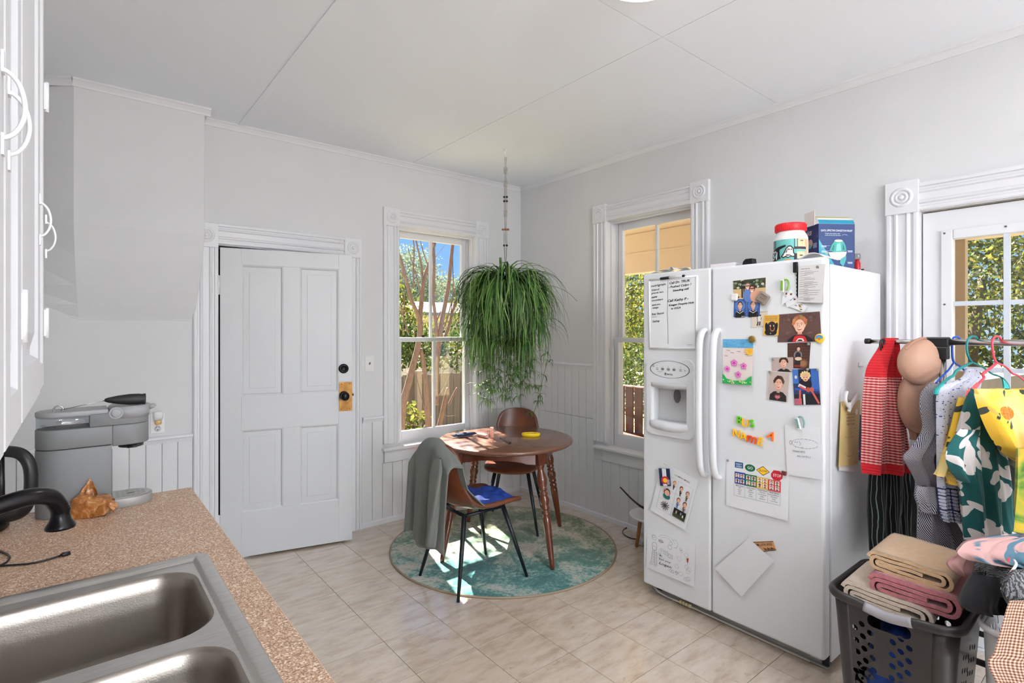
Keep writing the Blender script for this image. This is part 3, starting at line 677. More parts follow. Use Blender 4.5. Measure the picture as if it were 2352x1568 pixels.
# ---- kettle
ke = thing('kettle', (-.235, 2.0, CT), 'electric kettle with a big black loop handle beside the coffee machine', 'kettle')
kc = (-.235, 2.0, CT)
MB().lathe([(.09, 0), (.094, .004), (.094, .016), (.088, .026), (.08, .03)], kc, 28).build('base', BLACK, parent=ke)
MB().lathe([(.08, .03), (.082, .034), (.08, .10), (.074, .17), (.07, .205), (.072, .21)], kc, 28).build('body', mat('kettle_steel', (205, 208, 206), .2, 1), parent=ke)
MB().lathe([(.071, .21), (.066, .22), (.03, .226), (.014, .228), (.014, .24), (1e-5, .243)], kc, 24).build('lid', BLACK, parent=ke)
MB().lathe([(.0745, .205), (.08, .212), (.074, .214)], kc, 28, cap=False).build('collar', STEEL, parent=ke)
ka = math.radians(-26)
def kp(d, z): return Vector((kc[0]+d*math.cos(ka), kc[1]+d*math.sin(ka), z))
MB().tube(smooth_path([kp(.06, 1.132), kp(.105, 1.132), kp(.135, 1.122), kp(.153, 1.094), kp(.157, 1.05), kp(.152, 1.0), kp(.135, .968), kp(.105, .957), kp(.075, .958)], 5), .0155, 12, flat=.85).build('handle', BLACK, parent=ke)
MB().tube([kp(.09, .955), kp(.088, 1.125)], .008, 10).build('handle_strap', BLACK, parent=ke)
# ---- coffee machine: slim stadium body with overhanging head
GREYP = mat('machine_grey', (120, 121, 122), .5, bump=(300, .05)); GREYL = mat('machine_light_grey', (150, 151, 152), .45)
cm = thing('coffee_machine', (.05, 2.045, CT), 'slim matte grey pod coffee machine by the end of the worktop', 'coffee machine')
cy, cr = 2.045, .054
def stadium(x0, x1, r=cr, n=10, lround=True, rround=True):
    out = []
    if rround: out += [(x1-r+r*math.cos(-PI/2+PI*i/n), cy+r*math.sin(-PI/2+PI*i/n)) for i in range(n+1)]
    else: out += [(x1, cy-r), (x1, cy+r)]
    if lround: out += [(x0+r+r*math.cos(PI/2+PI*i/n), cy+r*math.sin(PI/2+PI*i/n)) for i in range(n+1)]
    else: out += [(x0, cy+r), (x0, cy-r)]
    return out
def stad(z0, z1, *a, mb=None, **k):
    mb = mb or MB(); L = stadium(*a, **k); return mb.prism([(x, y, z0) for x, y in L], (0, 0, z1-z0), smooth=True)
mx0, mx1 = -.092, .178
stad(CT, 1.113, mx0, .082, rround=False).build('body', GREYP, parent=cm, bev=.002)
m = stad(1.1145, 1.171, mx0, .084, rround=False); m = stad(1.109, 1.171, .083, mx1, lround=False, mb=m); m = stad(1.171, 1.212, .030, mx1, lround=False, mb=m); m.build('head', GREYP, parent=cm, bev=.003)
stad(1.097, 1.110, .10, .165, r=.045).build('nozzle_plate', mat('machine_dark', (52, 52, 54), .5), parent=cm)
stad(1.1715, 1.2045, mx0+.002, .0295, r=.051, rround=False).build('water_tank', glassmat('tank_glass', (226, 230, 232), .18), parent=cm)
stad(1.205, 1.221, mx0, .074, rround=False).build('tank_lid', GREYL, parent=cm, bev=.003)
m = stad(1.190, 1.225, .0925, mx1+.003, r=.0565, lround=False).lathe([(.0175, 0), (.0175, .1138)], (.0925, cy-.0569, 1.2075), 24, (0, 1, 0))
le = m.build('lever', GREYL, parent=cm)
MB().lathe([(.0125, 0), (.0125, .0022), (.0105, .003), (1e-5, .003)], (.0925, cy-.0569, 1.2075), 20, (0, -1, 0)).build('pivot', GREYL, parent=le)
MB().lathe([(.009, 0), (.007, .012), (.003, .018), (1e-5, .019)], (mx1+.001, cy-.005, 1.214), 12, (1, 0, .25)).build('lever_tip', GREYL, parent=le)
tr = stad(CT, .948, .083, .188, lround=False).build('drip_tray', mat('tray_grey', (158, 156, 153), .45, metal=.3), parent=cm, bev=.002)
me = curve_fill([[(x*1, y) for x, y in stadium(.086, .184, r=.050, lround=False)]]+[ellipse(x, cy+yy, .006 if not big else .013, .0022 if not big else .007, 8, .35) for x, yy, big in [(.132, 0, 1)]+[(.098+.013*i, -.034+.0135*j, 0) for i in range(6) for j in range(6) if abs(.098+.013*i-.132)+abs(-.034+.0135*j)*1.2 > .02 and math.hypot(max(0, .098+.013*i-.134), -.034+.0135*j) < .044]], .0006)
MB().joinmesh(me, Matrix.Translation((0, 0, .9492))).build('drip_grid', mat('grid_grey', (176, 175, 173), .35, .6), parent=tr)
stad(.9481, .9483, .086, .184, r=.049, lround=False).build('drip_well', mat('machine_dark', (52, 52, 54)), parent=tr)
# ---- frother lying across the machine
p0, p1, p2 = dep(1.545, 134, 941), dep(1.60, 240, 918), dep(1.665, 334, 914)
p1.z = 1.246; p2.z = 1.2425; p0.z = 1.2235
fr_ = thing('milk_frother', (p1.x, p1.y, 1.225), 'hand-held milk frother with a black handle lying on top of the coffee machine', 'frother')
d = (p2-p1).normalized(); L = (p2-p1).length
MB().lathe([(.004, 0), (.0075, .008), (.0125, .03), (.0165, .06), (.0168, .085), (.0155, L-.01), (.0165, L-.004), (.0165, L)], p1, 18, d).build('handle', mat('rubber_black', (24, 24, 25), .55), parent=fr_)
MB().tube([p0+(p1-p0)*.05, p1+d*.004], .0013, 6).build('rod', STEEL, parent=fr_)
MB().tube([p0+Vector((.011*math.cos(t), 0, .011*math.sin(t)+.002)) for t in [2*PI*i/14 for i in range(14)]], .0022, 6, closed=True).build('whisk', STEEL, parent=fr_)
# ---- amber wrapper with a loaf
def filmmat():
    q = NT('amber_film', .22, coat=.6); v = q.tex()
    q.color(q.ramp(q.noise(28, 5, v, .6, dist=2), [(.3, (120, 66, 24)), (.48, (176, 108, 48)), (.62, (204, 146, 86)), (.74, (234, 204, 164))])); q.bump(q.noise(34, 4, v, dist=3), .5, .006)
    q.p.inputs['Transmission Weight'].default_value = .15; return q.m
FILM = filmmat()
q0, q1 = onZ(CT, 168, 1190), onZ(CT, 252, 1183)
bagc = (q0+q1)/2+Vector((.002, .004, 0)); bx = (q1-q0).normalized(); by = Vector((-bx.y, bx.x, 0)); hl = (q1-q0).length/2
ba = thing('bread_bag', bagc, 'crumpled amber wrapper around a small loaf in front of the coffee machine', 'bag')
rr = random.Random(3)
def lump(u, v):
    t = 2*PI*u; ph = PI*v
    k = lambda a, e: math.copysign(abs(a)**e, a)
    x = k(math.sin(ph), .3)*k(math.cos(t), .3); y = k(math.sin(ph), .3)*k(math.sin(t), .3); z = -k(math.cos(ph), .35)
    w = 1+.035*math.sin(6*x+5*z)+.035*math.sin(8*y+4*x)+.02*math.sin(17*x-9*z)
    return bagc+bx*(x*hl*w)+by*(y*.024*w)+Z*(.030+.030*z*w*(1-.20*x))
MB().grid(lump, 40, 20, wrap=True).build('loaf_wrap', FILM, parent=ba)
def sheet(q4, amp, ph):
    """crumpled sheet between corners given as (along, across, up) from the loaf centre: BL, BR, TR, TL"""
    c = [bagc+bx*p[0]+by*p[1]+Z*p[2] for p in q4]; n0 = (c[1]-c[0]).cross(c[3]-c[0]).normalized()
    def fn(u, v):
        p = (c[0].lerp(c[1], u)).lerp(c[3].lerp(c[2], u), v); e = .25+v
        return p+n0*(amp*e*(math.sin(8*u+4*v+ph)+.5*math.sin(13*u-6*v+2*ph)+.15*math.sin(24*u+9*v)))+Z*(.004*v*math.sin(19*u+ph))
    return fn
def crest(u, v):
    h = .044+.042*math.exp(-((u-.27)/.25)**4)+.012*math.exp(-((u-.30)/.14)**4)+.004*math.sin(31*u)+.0025*math.sin(53*u+1)
    return bagc+bx*(-hl*1.02+2.02*hl*u)+by*(.014+.004*v+(.0025+.002*v)*(math.sin(11*u+5*v)+.6*math.sin(23*u-6*v+1)))+Z*(.024+(h-.024)*v)+bx*(.006*v*v)
m = MB().grid(crest, 44, 18)
m.grid(sheet(((hl*.60, -.02, .046), (hl*.75, .018, .046), (hl*1.38, .010, .026), (hl*1.30, -.010, .012)), .0025, 2.6), 14, 10)
m.build('wrapper_flap', FILM, parent=ba, solid=.0007)
# ---- wall cupboard over the worktop
cf = -.040; cbz, ctz = 1.357, 2.45
uc = thing('wall_cupboard', (-.19, .35, cbz), 'white painted wall cupboard with bow handles hung over the worktop', 'cabinet')
m = MB().box(XL+.003, -.5, cbz, -.062, 1.195, ctz); m.box(-.062, -.5, cbz, -.055, 1.2, ctz); m.build('carcass', CABP, parent=uc, bev=.003)
def cupdoor(y0, y1, face=cf, rz=0):
    m = MB(); zz0, zz1 = cbz+.002, 2.3; X0 = -.0545; st = .055
    if y1-y0 < .2: st = .04
    q = [(y0, zz0), (y1, zz0), (y1, zz1), (y0, zz1)]
    def ring(k, x): return [(x, y+(k if y == y0 else -k), z+(k if z == zz0 else -k)) for y, z in q]
    rg = [ring(0, X0), ring(0, face-.004), ring(.004, face), ring(st, face), ring(st+.006, face-.008), ring(st+.014, face-.008), ring(st+.035, face-.002)]
    vs = [p for r_ in rg for p in r_]
    m.add(vs, [(j*4+i, j*4+(i+1) % 4, (j+1)*4+(i+1) % 4, (j+1)*4+i) for j in range(6) for i in range(4)]+[(24, 25, 26, 27)])
    return m.build('door', CABP, parent=uc)
def bow(door, y, face=cf):
    h = MB().tube(smooth_path([(face+.0005, y, 1.584), (face+.006, y, 1.588), (face+.0105, y, 1.597), (face+.012, y, 1.609), (face+.0095, y, 1.622), (face+.005, y, 1.629), (face+.0005, y, 1.632)], 4), .0016, 8)
    h.box(face-.001, y-.004, 1.572, face+.0015, y+.004, 1.587); h.box(face-.001, y-.004, 1.629, face+.0015, y+.004, 1.644); h.build('handle', TRIMP, parent=door)
ds = [cupdoor(.10, .527), cupdoor(.533, .683), cupdoor(.692, 1.020), cupdoor(1.026, 1.192, cf-.002)]
bow(ds[0], .510); bow(ds[1], .556); bow(ds[2], 1.003); bow(ds[3], 1.178, cf+.001)
for y in (.6875, 1.196):
    for z in (1.465, 1.845):
        MB().tube([(cf+.001, y, z-.025), (cf+.001, y, z+.025)], .0035, 8).box(cf-.002, y-.006, z-.022, cf+.001, y+.006, z+.022).build('hinge', TRIMP, parent=uc)
# ================================================================== DINING CORNER
def rugmat():
    q = NT('rug_pile', .95, sheen=.2); v = q.tex(); s_ = q.sep(v)
    grad = q.math('ADD', q.math('MULTIPLY', s_[0], .45), q.math('MULTIPLY', s_[1], .42))      # woven shift from teal to olive
    big = q.noise(3.4, 8, v, .72, dist=.6); fine = q.noise(60, 4, v, .7)
    f = q.math('SUBTRACT', q.math('ADD', q.math('MULTIPLY', big, .80), q.math('MULTIPLY', fine, .36)), .085)
    teal = q.ramp(f, [(.36, (26, 92, 94)), (.47, (62, 128, 124)), (.535, (150, 172, 162)), (.60, (192, 184, 172)), (.72, (204, 194, 182))])
    oli = q.ramp(f, [(.36, (72, 96, 62)), (.47, (112, 126, 92)), (.535, (170, 164, 142)), (.60, (198, 184, 164)), (.72, (206, 192, 174))])
    k = q.ramp(q.math('ADD', q.math('ADD', grad, .62), q.math('MULTIPLY', q.noise(2.2, 3, v), .3)), [(.5, (0, 0, 0)), (.95, (255, 255, 255))])
    q.color(q.mix(k, teal, oli)); q.bump(q.noise(260, 2, v), .6, .004); return q.m
rc = (2.268, 2.883)
rug = MB().lathe([(.754, 0), (.754, .008), (1e-5, .0085)], (rc[0], rc[1], .0005), 96, smooth=False).build('rug', rugmat(), label='round distressed teal and olive rug under the dining table', cat='rug')
MB().tube([(rc[0]+.757*math.cos(2*PI*i/96), rc[1]+.757*math.sin(2*PI*i/96), .0062) for i in range(96)], .006, 8, closed=True).build('binding', mat('rug_binding', (150, 132, 112), .9), parent=rug)
RZ = .0095
def wood(key, c1, c2, rough=.3, coat=.3, sc=(2, 2, .5)):
    q = NT(key, rough, coat=coat); v = q.mapping(q.tex(), sc); q.color(q.ramp(q.noise(9, 5, v, .6, dist=1.2), [(.3, c1), (.7, c2)])); return q.m
WTOP = wood('table_top_wood', (104, 68, 52), (124, 84, 66), .26, .35, (1.2, 12, 1)); WLEG = wood('table_leg_wood', (78, 36, 20), (110, 54, 30), .28, .4, (6, 6, 1))
tx, ty, tz = 2.28, 2.87, .727
tb = thing('dining_table', (tx, ty, 0), 'round dark brown wooden table with turned legs standing on the rug', 'table')
MB().lathe([(1e-5, tz-.030), (.40, tz-.030), (.440, tz-.028), (.452, tz-.020), (.456, tz-.010), (.453, tz-.003), (.446, tz), (1e-5, tz)], (tx, ty, 0), 96).build('table_top', WTOP, parent=tb)
dirs = [(-.036, -.497), (.52, -.01), (.035, .50), (-.52, .012)]
LP = [(.000, .0135), (.03, .0155), (.25, .0245), (.30, .0255), (.316, .021), (.322, .026), (.333, .026), (.338, .021), (.349, .0205), (.355, .0265), (.366, .0265), (.372, .0215), (.385, .026), (.402, .031), (.42, .030), (.436, .0215), (.442, .0265), (.450, .0265), (.456, .0195), (.463, .0195), (.468, .027), (.477, .027), (.482, .0215), (.50, .0295), (.53, .0325), (.56, .027), (.59, .0195), (.604, .0225), (.612, .0265), (.622, .0265)]
for dx, dy in dirs:
    r = math.hypot(dx, dy); e = Vector((dx/r, dy/r, 0)); foot = Vector((tx, ty, RZ))+e*.503; top = Vector((tx, ty, tz-.03))+e*.362
    ax = (top-foot); Ln = ax.length; ax.normalize()
    m = MB().lathe([(rr_, z) for z, rr_ in LP], foot, 20, ax)
    sd = Vector((-e.y, e.x, 0)); k = .622
    a = foot+ax*k; m.obox((a+top)/2, sd*.030, (top-a)/2, sd.cross(ax)*.030)
    m.build('leg', WLEG, parent=tb)
for i in range(4):
    a0 = math.atan2(dirs[i][1], dirs[i][0]); a1 = math.atan2(dirs[(i+1) % 4][1], dirs[(i+1) % 4][0])
    while a1 < a0: a1 += 2*PI
    p, q_ = [Vector((tx+.375*math.cos(t), ty+.375*math.sin(t), 0)) for t in (a0+.06, a1-.06)]
    nrm = (q_-p).cross(Z).normalized()
    pts = []
    for j in range(17):
        u = j/16; pts.append(p.lerp(q_, u)+nrm*(.055*math.sin(PI*u))+Z*(tz-.03))
    low = [pt-Z*(.075-.028*max(0, math.sin(PI*min(1, max(0, (j/16-.12)/.76))))**.5) for j, pt in enumerate(pts)]
    m = MB(); th = nrm*-.018; n_ = 17
    vs = pts+low+[x+th for x in pts]+[x+th for x in low]; fs = []
    for j in range(16):
        fs += [(j, j+1, n_+j+1, n_+j), (2*n_+j+1, 2*n_+j, 3*n_+j, 3*n_+j+1), (n_+j, n_+j+1, 3*n_+j+1, 3*n_+j)]
    m.add(vs, fs); m.build('apron', WLEG, parent=tb)
# ---- chairs
def leathermat():
    q = NT('brown_leather', .36, coat=.15); v = q.tex(); q.color(q.ramp(q.noise(6, 5, v, .6), [(.3, (88, 46, 28)), (.7, (120, 66, 40))])); q.bump(q.noise(70, 4, v), .18, .003); return q.m
LEA = leathermat(); CLEG = mat('chair_leg_black', (28, 32, 38), .4, .3)
SP = [(.222, .432, .160, 0), (.222, .447, .182, 0), (.17, .459, .198, 0), (.07, .455, .205, .05), (-.05, .450, .207, .1), (-.13, .460, .206, .25), (-.185, .495, .2, .5), (-.218, .56, .19, .8), (-.240, .65, .178, 1), (-.254, .735, .166, 1), (-.261, .785, .150, 1), (-.264, .812, .130, 1), (-.266, .828, .105, 1), (-.267, .838, .070, 1), (-.2675, .843, .030, 1)]
def shell(u, v):
    t = v*(len(SP)-1); i = min(int(t), len(SP)-2); f = t-i
    a, b = SP[i], SP[i+1]; x, z, w, k = [a[j]+(b[j]-a[j])*f for j in range(4)]
    s_ = 2*u-1; c = s_*s_
    edge = math.sin(PI*min(1, max(0, (v-.05)/.7)))
    return Vector((x+.058*c*k*min(1, w/.16)**2+.02*c*edge*(1-k), s_*w, z+.020*c*(1-k)+.030*c*max(0, math.sin(PI*k))))
ch = thing('dining_chair', (1.82, 2.6, 0), 'brown leather shell chair carrying a green-grey jacket and a blue cloth', 'chair')
m = MB().grid(shell, 16, 24); m.build('seat_shell', LEA, parent=ch, local=True, solid=.026, sub=1)
for sx in (1, -1):
    for sy in (1, -1):
        a = Vector((sx*.135-.01, sy*.12, .432)); b = Vector((sx*.242, sy*.204, .0095))
        MB().tube([a, a.lerp(b, .5), b], [.0145, .0125, .0085], 12).build('leg', CLEG, parent=ch, local=True)
m = MB()
for sx in (1, -1): m.tube([(sx*.13-.01, -.13, .424), (sx*.13-.01, .13, .424)], .010, 8)
for sy in (1, -1): m.tube([(-.15, sy*.115, .424), (.135, sy*.115, .424)], .010, 8)
m.build('under_frame', CLEG, parent=ch, local=True)
dup(ch, (2.56, 3.127, 0), math.radians(-137), 'empty brown leather shell chair in the corner behind the table')
# ---- jacket over the chair
def fabric(key, c1, c2, sc=8, rough=.9, b=.25, bs=260):
    return mat(key, c1, rough, var=(c2, sc, .5), bump=(bs, b), sheen=.15)
JK = fabric('jacket_cloth', (100, 104, 98), (116, 118, 111), 5)
def fold(u, z, n, ph, amp): return amp*(math.sin(n*u*2*PI+ph)+.5*math.sin(n*1.7*u*2*PI+ph*2+3*z))
def jkt(u, v):
    t = -.205+.425*u; hr = .853-3.0*t*t
    y = 2.6+t
    if v < .40:           # inside of the back down to the seat (v=0 bottom)
        k = 1-v/.40
        rim = min(1, abs(t)/.2)**2
        zs = hr+(.492-hr)*k; x = 1.574+.055*k*k*.6+.155*max(0, k-.55)+.055*rim*(.4+.6*k)
        if u > .12: y -= .02*k*(u-.12)
        zs += .012*math.sin(14*u+3)*k*(1-k)
        x += .012+.007*math.sin(u*22)*k
        return Vector((x, y-.012*k*(1 if u < .1 else 0), zs))
    k = (v-.40)/.60
    zb_ = .262+.02*math.sin(9*u)+.015*u; a = min(1, k/.10)
    z = hr+.010*math.sin(a*PI)-(hr-zb_)*max(0, (k-.02)/.98)
    x = 1.574-.056*math.sin(a*PI/2)-.022*k+fold(u, z, 2.4, 1.2, .015*k+.003)
    yy = y+(.02*k if u > .5 else .035*k*(1-u*2))-.012*math.sin(k*3)*(u-.5)
    return Vector((x, yy-.018*k*u, z))
jk = MB().grid(jkt, 44, 60).build('jacket', JK, solid=.006, label='grey-green jacket draped over the back of the nearer leather chair', cat='jacket')
def slv(u, v):
    t = 2*PI*u; k = v; rad = min(1, .5+k*4)*.040*(1+.25*math.sin(3*t+5*k))*(1-.15*k)
    c = Vector((1.502-.032*k, 2.475+.03*k, .775-.47*k))
    return c+Vector((math.cos(t)*rad*.55, math.sin(t)*rad*1.15, 0))
MB().grid(slv, 20, 20, wrap=True).build('sleeve', JK, parent=jk)
# ---- blue cloth on that seat
cn = [(1.735, 2.435), (1.985, 2.415), (2.01, 2.60), (1.83, 2.73)]
def blue(u, v):
    a, b, c, d = [Vector((p[0], p[1], 0)) for p in cn]
    p = a.lerp(b, u).lerp(d.lerp(c, u), v); ed = min(1, 6*min(u, 1-u, v, 1-v))
    h = .474+.022*ed**.5+.006*ed*(math.sin(13*u+8*v)+math.sin(21*v-6*u+2)*.7)+.022*ed*v
    return Vector((p.x+.006*math.sin(14*v), p.y+.006*math.sin(17*u), h))
MB().grid(blue, 40, 32).build('blue_cloth', mat('blue_cloth_cotton', (3, 36, 108), .8, var=((6, 54, 140), 7, .5), bump=(40, .5)), solid=.006, label='crumpled royal blue cloth lying on the seat of the nearer chair', cat='cloth')
# ---- things on the table
def blob(c, a, b, h, amp=.12, n=5, seed=1):
    r_ = random.Random(seed); ph = [r_.uniform(0, 6) for _ in range(4)]; c, a, b = V3(c), V3(a), V3(b)
    def fn(u, v):
        t = 2*PI*u; p = PI*v; w = 1+amp*math.sin(n*t+ph[0])*math.sin(p)+amp*.7*math.sin(2*n*p+ph[1]+3*t)
        return c+a*(math.sin(p)*math.cos(t)*w)+b*(math.sin(p)*math.sin(t)*w)+Z*(h*(1-math.cos(p)*w if v > .5 else 1-math.cos(p)))
    return MB().grid(fn, 24, 14, wrap=True)
a, b = onZ(tz, 1040, 1006), onZ(tz, 1092, 999)
blob((a+b)/2+Z*.001, (b-a)/2, Vector((.0, .026, 0)), .014, .16, 4, 5).build('navy_sock', fabric('navy_knit', (22, 30, 58), (40, 50, 84), 40), label='crumpled navy sock lying on the sunlit side of the table', cat='sock')
a, b = onZ(tz, 1098, 1002), onZ(tz, 1119, 1007)
pr = MB().lathe([(.012, 0), (.014, .004), (.014, (b-a).length-.004), (.012, (b-a).length)], a+Z*.015, 16, (b-a)).build('rose_pouch', fabric('rose_foil', (176, 128, 122), (206, 170, 160), 60, .5), label='small rose coloured roll lying beside the navy sock', cat='roll')
p = onZ(tz, 1130, 1005)
tu = MB().lathe([(.0125, .0), (.013, .002), (.013, .050), (.012, .052)], p+Z*.0005, 20).build('lip_balm_tube', mat('pink_tube', (226, 160, 138), .4), label='upright pink balm tube standing on the table', cat='tube')
MB().lathe([(.0128, .052), (.0128, .070), (.011, .0725), (1e-5, .073)], p, 20).build('cap', mat('pink_cap', (238, 188, 170), .4), parent=tu)
a, b = onZ(tz, 1148, 1006), onZ(tz, 1172, 1019)
sp = MB().tube(smooth_path([a+Z*.003, a.lerp(b, .4)+Z*.006, b.lerp(a, .15)+Z*.003], 4), .0028, 8).build('teaspoon', mat('spoon_steel', (120, 120, 124), .25, 1), label='small steel teaspoon lying near the middle of the table', cat='spoon')
MB().lathe([(1e-5, .001), (.010, .002), (.0145, .006), (.0135, .0065), (.008, .003), (1e-5, .0022)], b.lerp(a, .05), 16, sx=1, sy=.7).build('spoon_bowl', mat('spoon_steel', (120, 120, 124), .25, 1), parent=sp)
a, b = onZ(tz, 1198, 1001), onZ(tz, 1241, 1001)
yc = (a+b)/2; yl = (b-a).length/2; yd = (b-a).normalized(); ye = Vector((-yd.y, yd.x, 0))
def ov(k): return [yc+yd*(math.cos(t)*yl*k)+ye*(math.sin(t)*.038*k) for t in [2*PI*i/32 for i in range(32)]]
rows = [(.90, .0005), (.97, .004), (1, .012), (.99, .018), (.95, .0215), (.90, .0215), (.86, .017), (.84, .0145)]
vs = [pt+Z*z for k, z in rows for pt in ov(k)]
m = MB().add(vs, [(j*32+i, j*32+(i+1) % 32, (j+1)*32+(i+1) % 32, (j+1)*32+i) for j in range(7) for i in range(32)]+[tuple(7*32+i for i in range(32))], smooth=True)
yo = m.build('yellow_dish', mat('yellow_plastic', (242, 206, 30), .4), label='yellow oval ribbed plastic dish on the bare side of the table', cat='dish')
m = MB()
for k in (-.6, -.36, -.12, .12, .36, .6):
    w = .030*math.sqrt(1-k*k*.9); m.obox(yc+yd*(yl*k)+Z*.0165, yd*.0025, ye*w, Z*.0035)
m.build('rib', mat('yellow_plastic', (242, 206, 30), .4), parent=yo, bev=.001)
# ---- hanging spider plant
px_, py_ = 2.414, 3.043
def leafmat(key, cs, rough=.45, trans=.25):
    q = NT(key, rough); g_ = q.add('ShaderNodeNewGeometry').outputs['Random Per Island']; o_ = q.add('ShaderNodeObjectInfo').outputs['Random']
    f = q.math('FRACT', q.math('ADD', g_, o_)); q.color(q.ramp(f, [(i/(len(cs)-1), c) for i, c in enumerate(cs)]))
    tr = q.add('ShaderNodeBsdfTranslucent'); cl = q.p.inputs['Base Color'].links[0].from_socket; q.l.new(cl, tr.inputs[0])
    mx = q.add('ShaderNodeMixShader', {0: trans}); q.l.new(q.p.outputs[0], mx.inputs[1]); q.l.new(tr.outputs[0], mx.inputs[2]); q.l.new(mx.outputs[0], q.n['Material Output'].inputs[0]); return q.m
SPL = leafmat('spider_leaf', [(34, 66, 28), (58, 100, 40), (82, 128, 52), (118, 156, 74), (52, 92, 36), (150, 178, 110)])
def blade(mb, base, az, el, L, w, droop, seg=9, twist=0.0, mi=0):
    """arching leaf ribbon with a folded midrib"""
    p = V3(base); h = Vector((math.cos(az), math.sin(az), 0)); sdv = Vector((-h.y, h.x, 0)); a = el; vs = []
    for i in range(seg+1):
        t = i/seg; ww = w*(.55+.45*min(1, t*5))*(1-t**2.2)+.0004
        d = h*math.cos(a)+Z*math.sin(a); up = -h*math.sin(a)+Z*math.cos(a)
        vs += [p-sdv*ww+up*ww*.4, p, p+sdv*ww+up*ww*.4]
        a = max(-PI/2+.02*math.sin(i*1.7), a-droop*(1.5-.6*t)/seg); p = p+d*(L/seg)+sdv*(twist*math.sin(i*.8)*L/seg)
    fs = []
    for i in range(seg): fs += [(3*i, 3*i+1, 3*i+4, 3*i+3), (3*i+1, 3*i+2, 3*i+5, 3*i+4)]
    return mb.add(vs, fs, mi, True)
pz = 1.77
pt = thing('hanging_spider_plant', (px_, py_, 1.60), 'large bushy spider plant hanging from the ceiling over the table', 'plant')
rp = random.Random(21)
protos = []
for k in range(14):
    el = rp.uniform(.2, 1.4); L = rp.uniform(.34, .58); m = MB(); blade(m, (.05, 0, 0), rp.uniform(-.12, .12), el, L, rp.uniform(.0055, .0085), el+rp.uniform(1.1, 1.9), 10, rp.uniform(-.15, .15)); protos.append(m)
first = {}
for i in range(170):
    k = i % 14; az = rp.uniform(0, 2*PI)
    if k not in first:
        o = protos[k].build('leaf', SPL, parent=pt, local=True); first[k] = o
    else:
        o = first[k].copy(); C.objects.link(o); o.parent = pt
    sc = rp.uniform(.72, 1.12); o.location = (rp.uniform(-.05, .05), rp.uniform(-.05, .05), pz-1.60+rp.uniform(-.01, .03)); o.rotation_euler = (0, 0, az); o.scale = (sc, sc, sc*rp.uniform(.9, 1.1))
m = MB()
for i in range(900):
    az = rp.uniform(0, 2*PI); r0 = rp.uniform(.01, .10); el = rp.uniform(-.1, 1.4); L = rp.uniform(.28, .62)
    blade(m, (px_+r0*math.cos(az), py_+r0*math.sin(az), pz+rp.uniform(-.03, .02)), az+rp.uniform(-.5, .5), el, L, rp.uniform(.0035, .0075), el+rp.uniform(1.2, 2.1), 9, rp.uniform(-.3, .3))
def plantlet(c, n, L, w, m=m):
    for _ in range(n): blade(m, c, rp.uniform(0, 2*PI), rp.uniform(-.5, 1.1), L*rp.uniform(.6, 1.15), w, rp.uniform(1.2, 2.2), 6)
sm = MB()
for i in range(120):      # hanging plantlets that fill the lower half of the ball
    az = rp.uniform(0, 2*PI); r0 = .27*math.sqrt(rp.random()); z0 = rp.uniform(1.36, 1.68)
    for _ in range(rp.randint(5, 8)): blade(m, (px_+r0*math.cos(az), py_+r0*math.sin(az), z0), rp.uniform(0, 2*PI), rp.uniform(-.7, .5), rp.uniform(.16, .34), rp.uniform(.003, .0055), rp.uniform(1.3, 2.4), 8, rp.uniform(-.2, .2))
for i in range(105):
    az = rp.uniform(0, 2*PI); r0 = rp.uniform(.10, .26); x, y = px_+r0*math.cos(az), py_+r0*math.sin(az); zb_ = rp.uniform(1.05, 1.42) if rp.random() < .75 else rp.uniform(.94, 1.1)
    pth = smooth_path([(px_+.05*math.cos(az), py_+.05*math.sin(az), pz), (px_+r0*.8*math.cos(az), py_+r0*.8*math.sin(az), pz+.03), (x, y, pz-.15), (x, y, zb_)], 4)
    sm.tube(pth, .0014, 4, cap=False); plantlet((x, y, zb_), rp.randint(6, 11), rp.uniform(.06, .11), .0034)
    if rp.random() < .5: plantlet((x, y, zb_+rp.uniform(.08, .2)), 6, .07, .003)
def atp(px, py, d=0): return dep(3.885+d, px, py)
pth = smooth_path([atp(1185, 655), atp(1225, 690), atp(1248, 760), atp(1256, 800), atp(1258, 825), atp(1247, 868), atp(1240, 905), atp(1226, 948)], 5); sm.tube(pth, .0018, 5, cap=False)
pth = smooth_path([atp(1200, 668), atp(1232, 716), atp(1240, 790), atp(1244, 855), atp(1240, 915)], 5); sm.tube(pth, .0014, 5, cap=False)
for (x, y, n, L) in ((1258, 812, 9, .10), (1262, 832, 7, .10), (1248, 862, 7, .09), (1244, 888, 8, .07), (1240, 908, 12, .07), (1236, 922, 12, .065), (1216, 948, 8, .06)): plantlet(atp(x, y), n, L, .0036)
for (x, y) in ((1130, 905), (1152, 908), (1172, 915), (1142, 870), (1196, 880)): plantlet(atp(x, y), 5, .09, .0048)
for q_ in ([(1205, 672), (1226, 660), (1248, 657), (1275, 658), (1305, 672), (1326, 692)], [(1205, 668), (1222, 645), (1232, 655), (1245, 690)], [(1240, 718), (1256, 745), (1266, 790)], [(1228, 700), (1252, 730), (1262, 780), (1258, 820)], [(1215, 690), (1250, 720), (1277, 745)]):
    sm.tube(smooth_path([atp(*p_) for p_ in q_], 5), .0015, 5, cap=False)
m.build('foliage', SPL, parent=pt, kind='stuff')
sm.build('runner', mat('runner_green', (96, 112, 60), .6), parent=pt)
MB().lathe([(.085, 0), (.09, .004), (.125, .15), (.135, .155), (.135, .17), (.125, .17), (.118, .15), (1e-5, .145)], (px_, py_, 1.60), 28).build('pot', mat('pot_white', (206, 204, 206), .5), parent=pt)
STR = mat('hanger_plastic', (196, 190, 192), .45)
m = MB(); hk = Vector((px_, py_, 1.915))
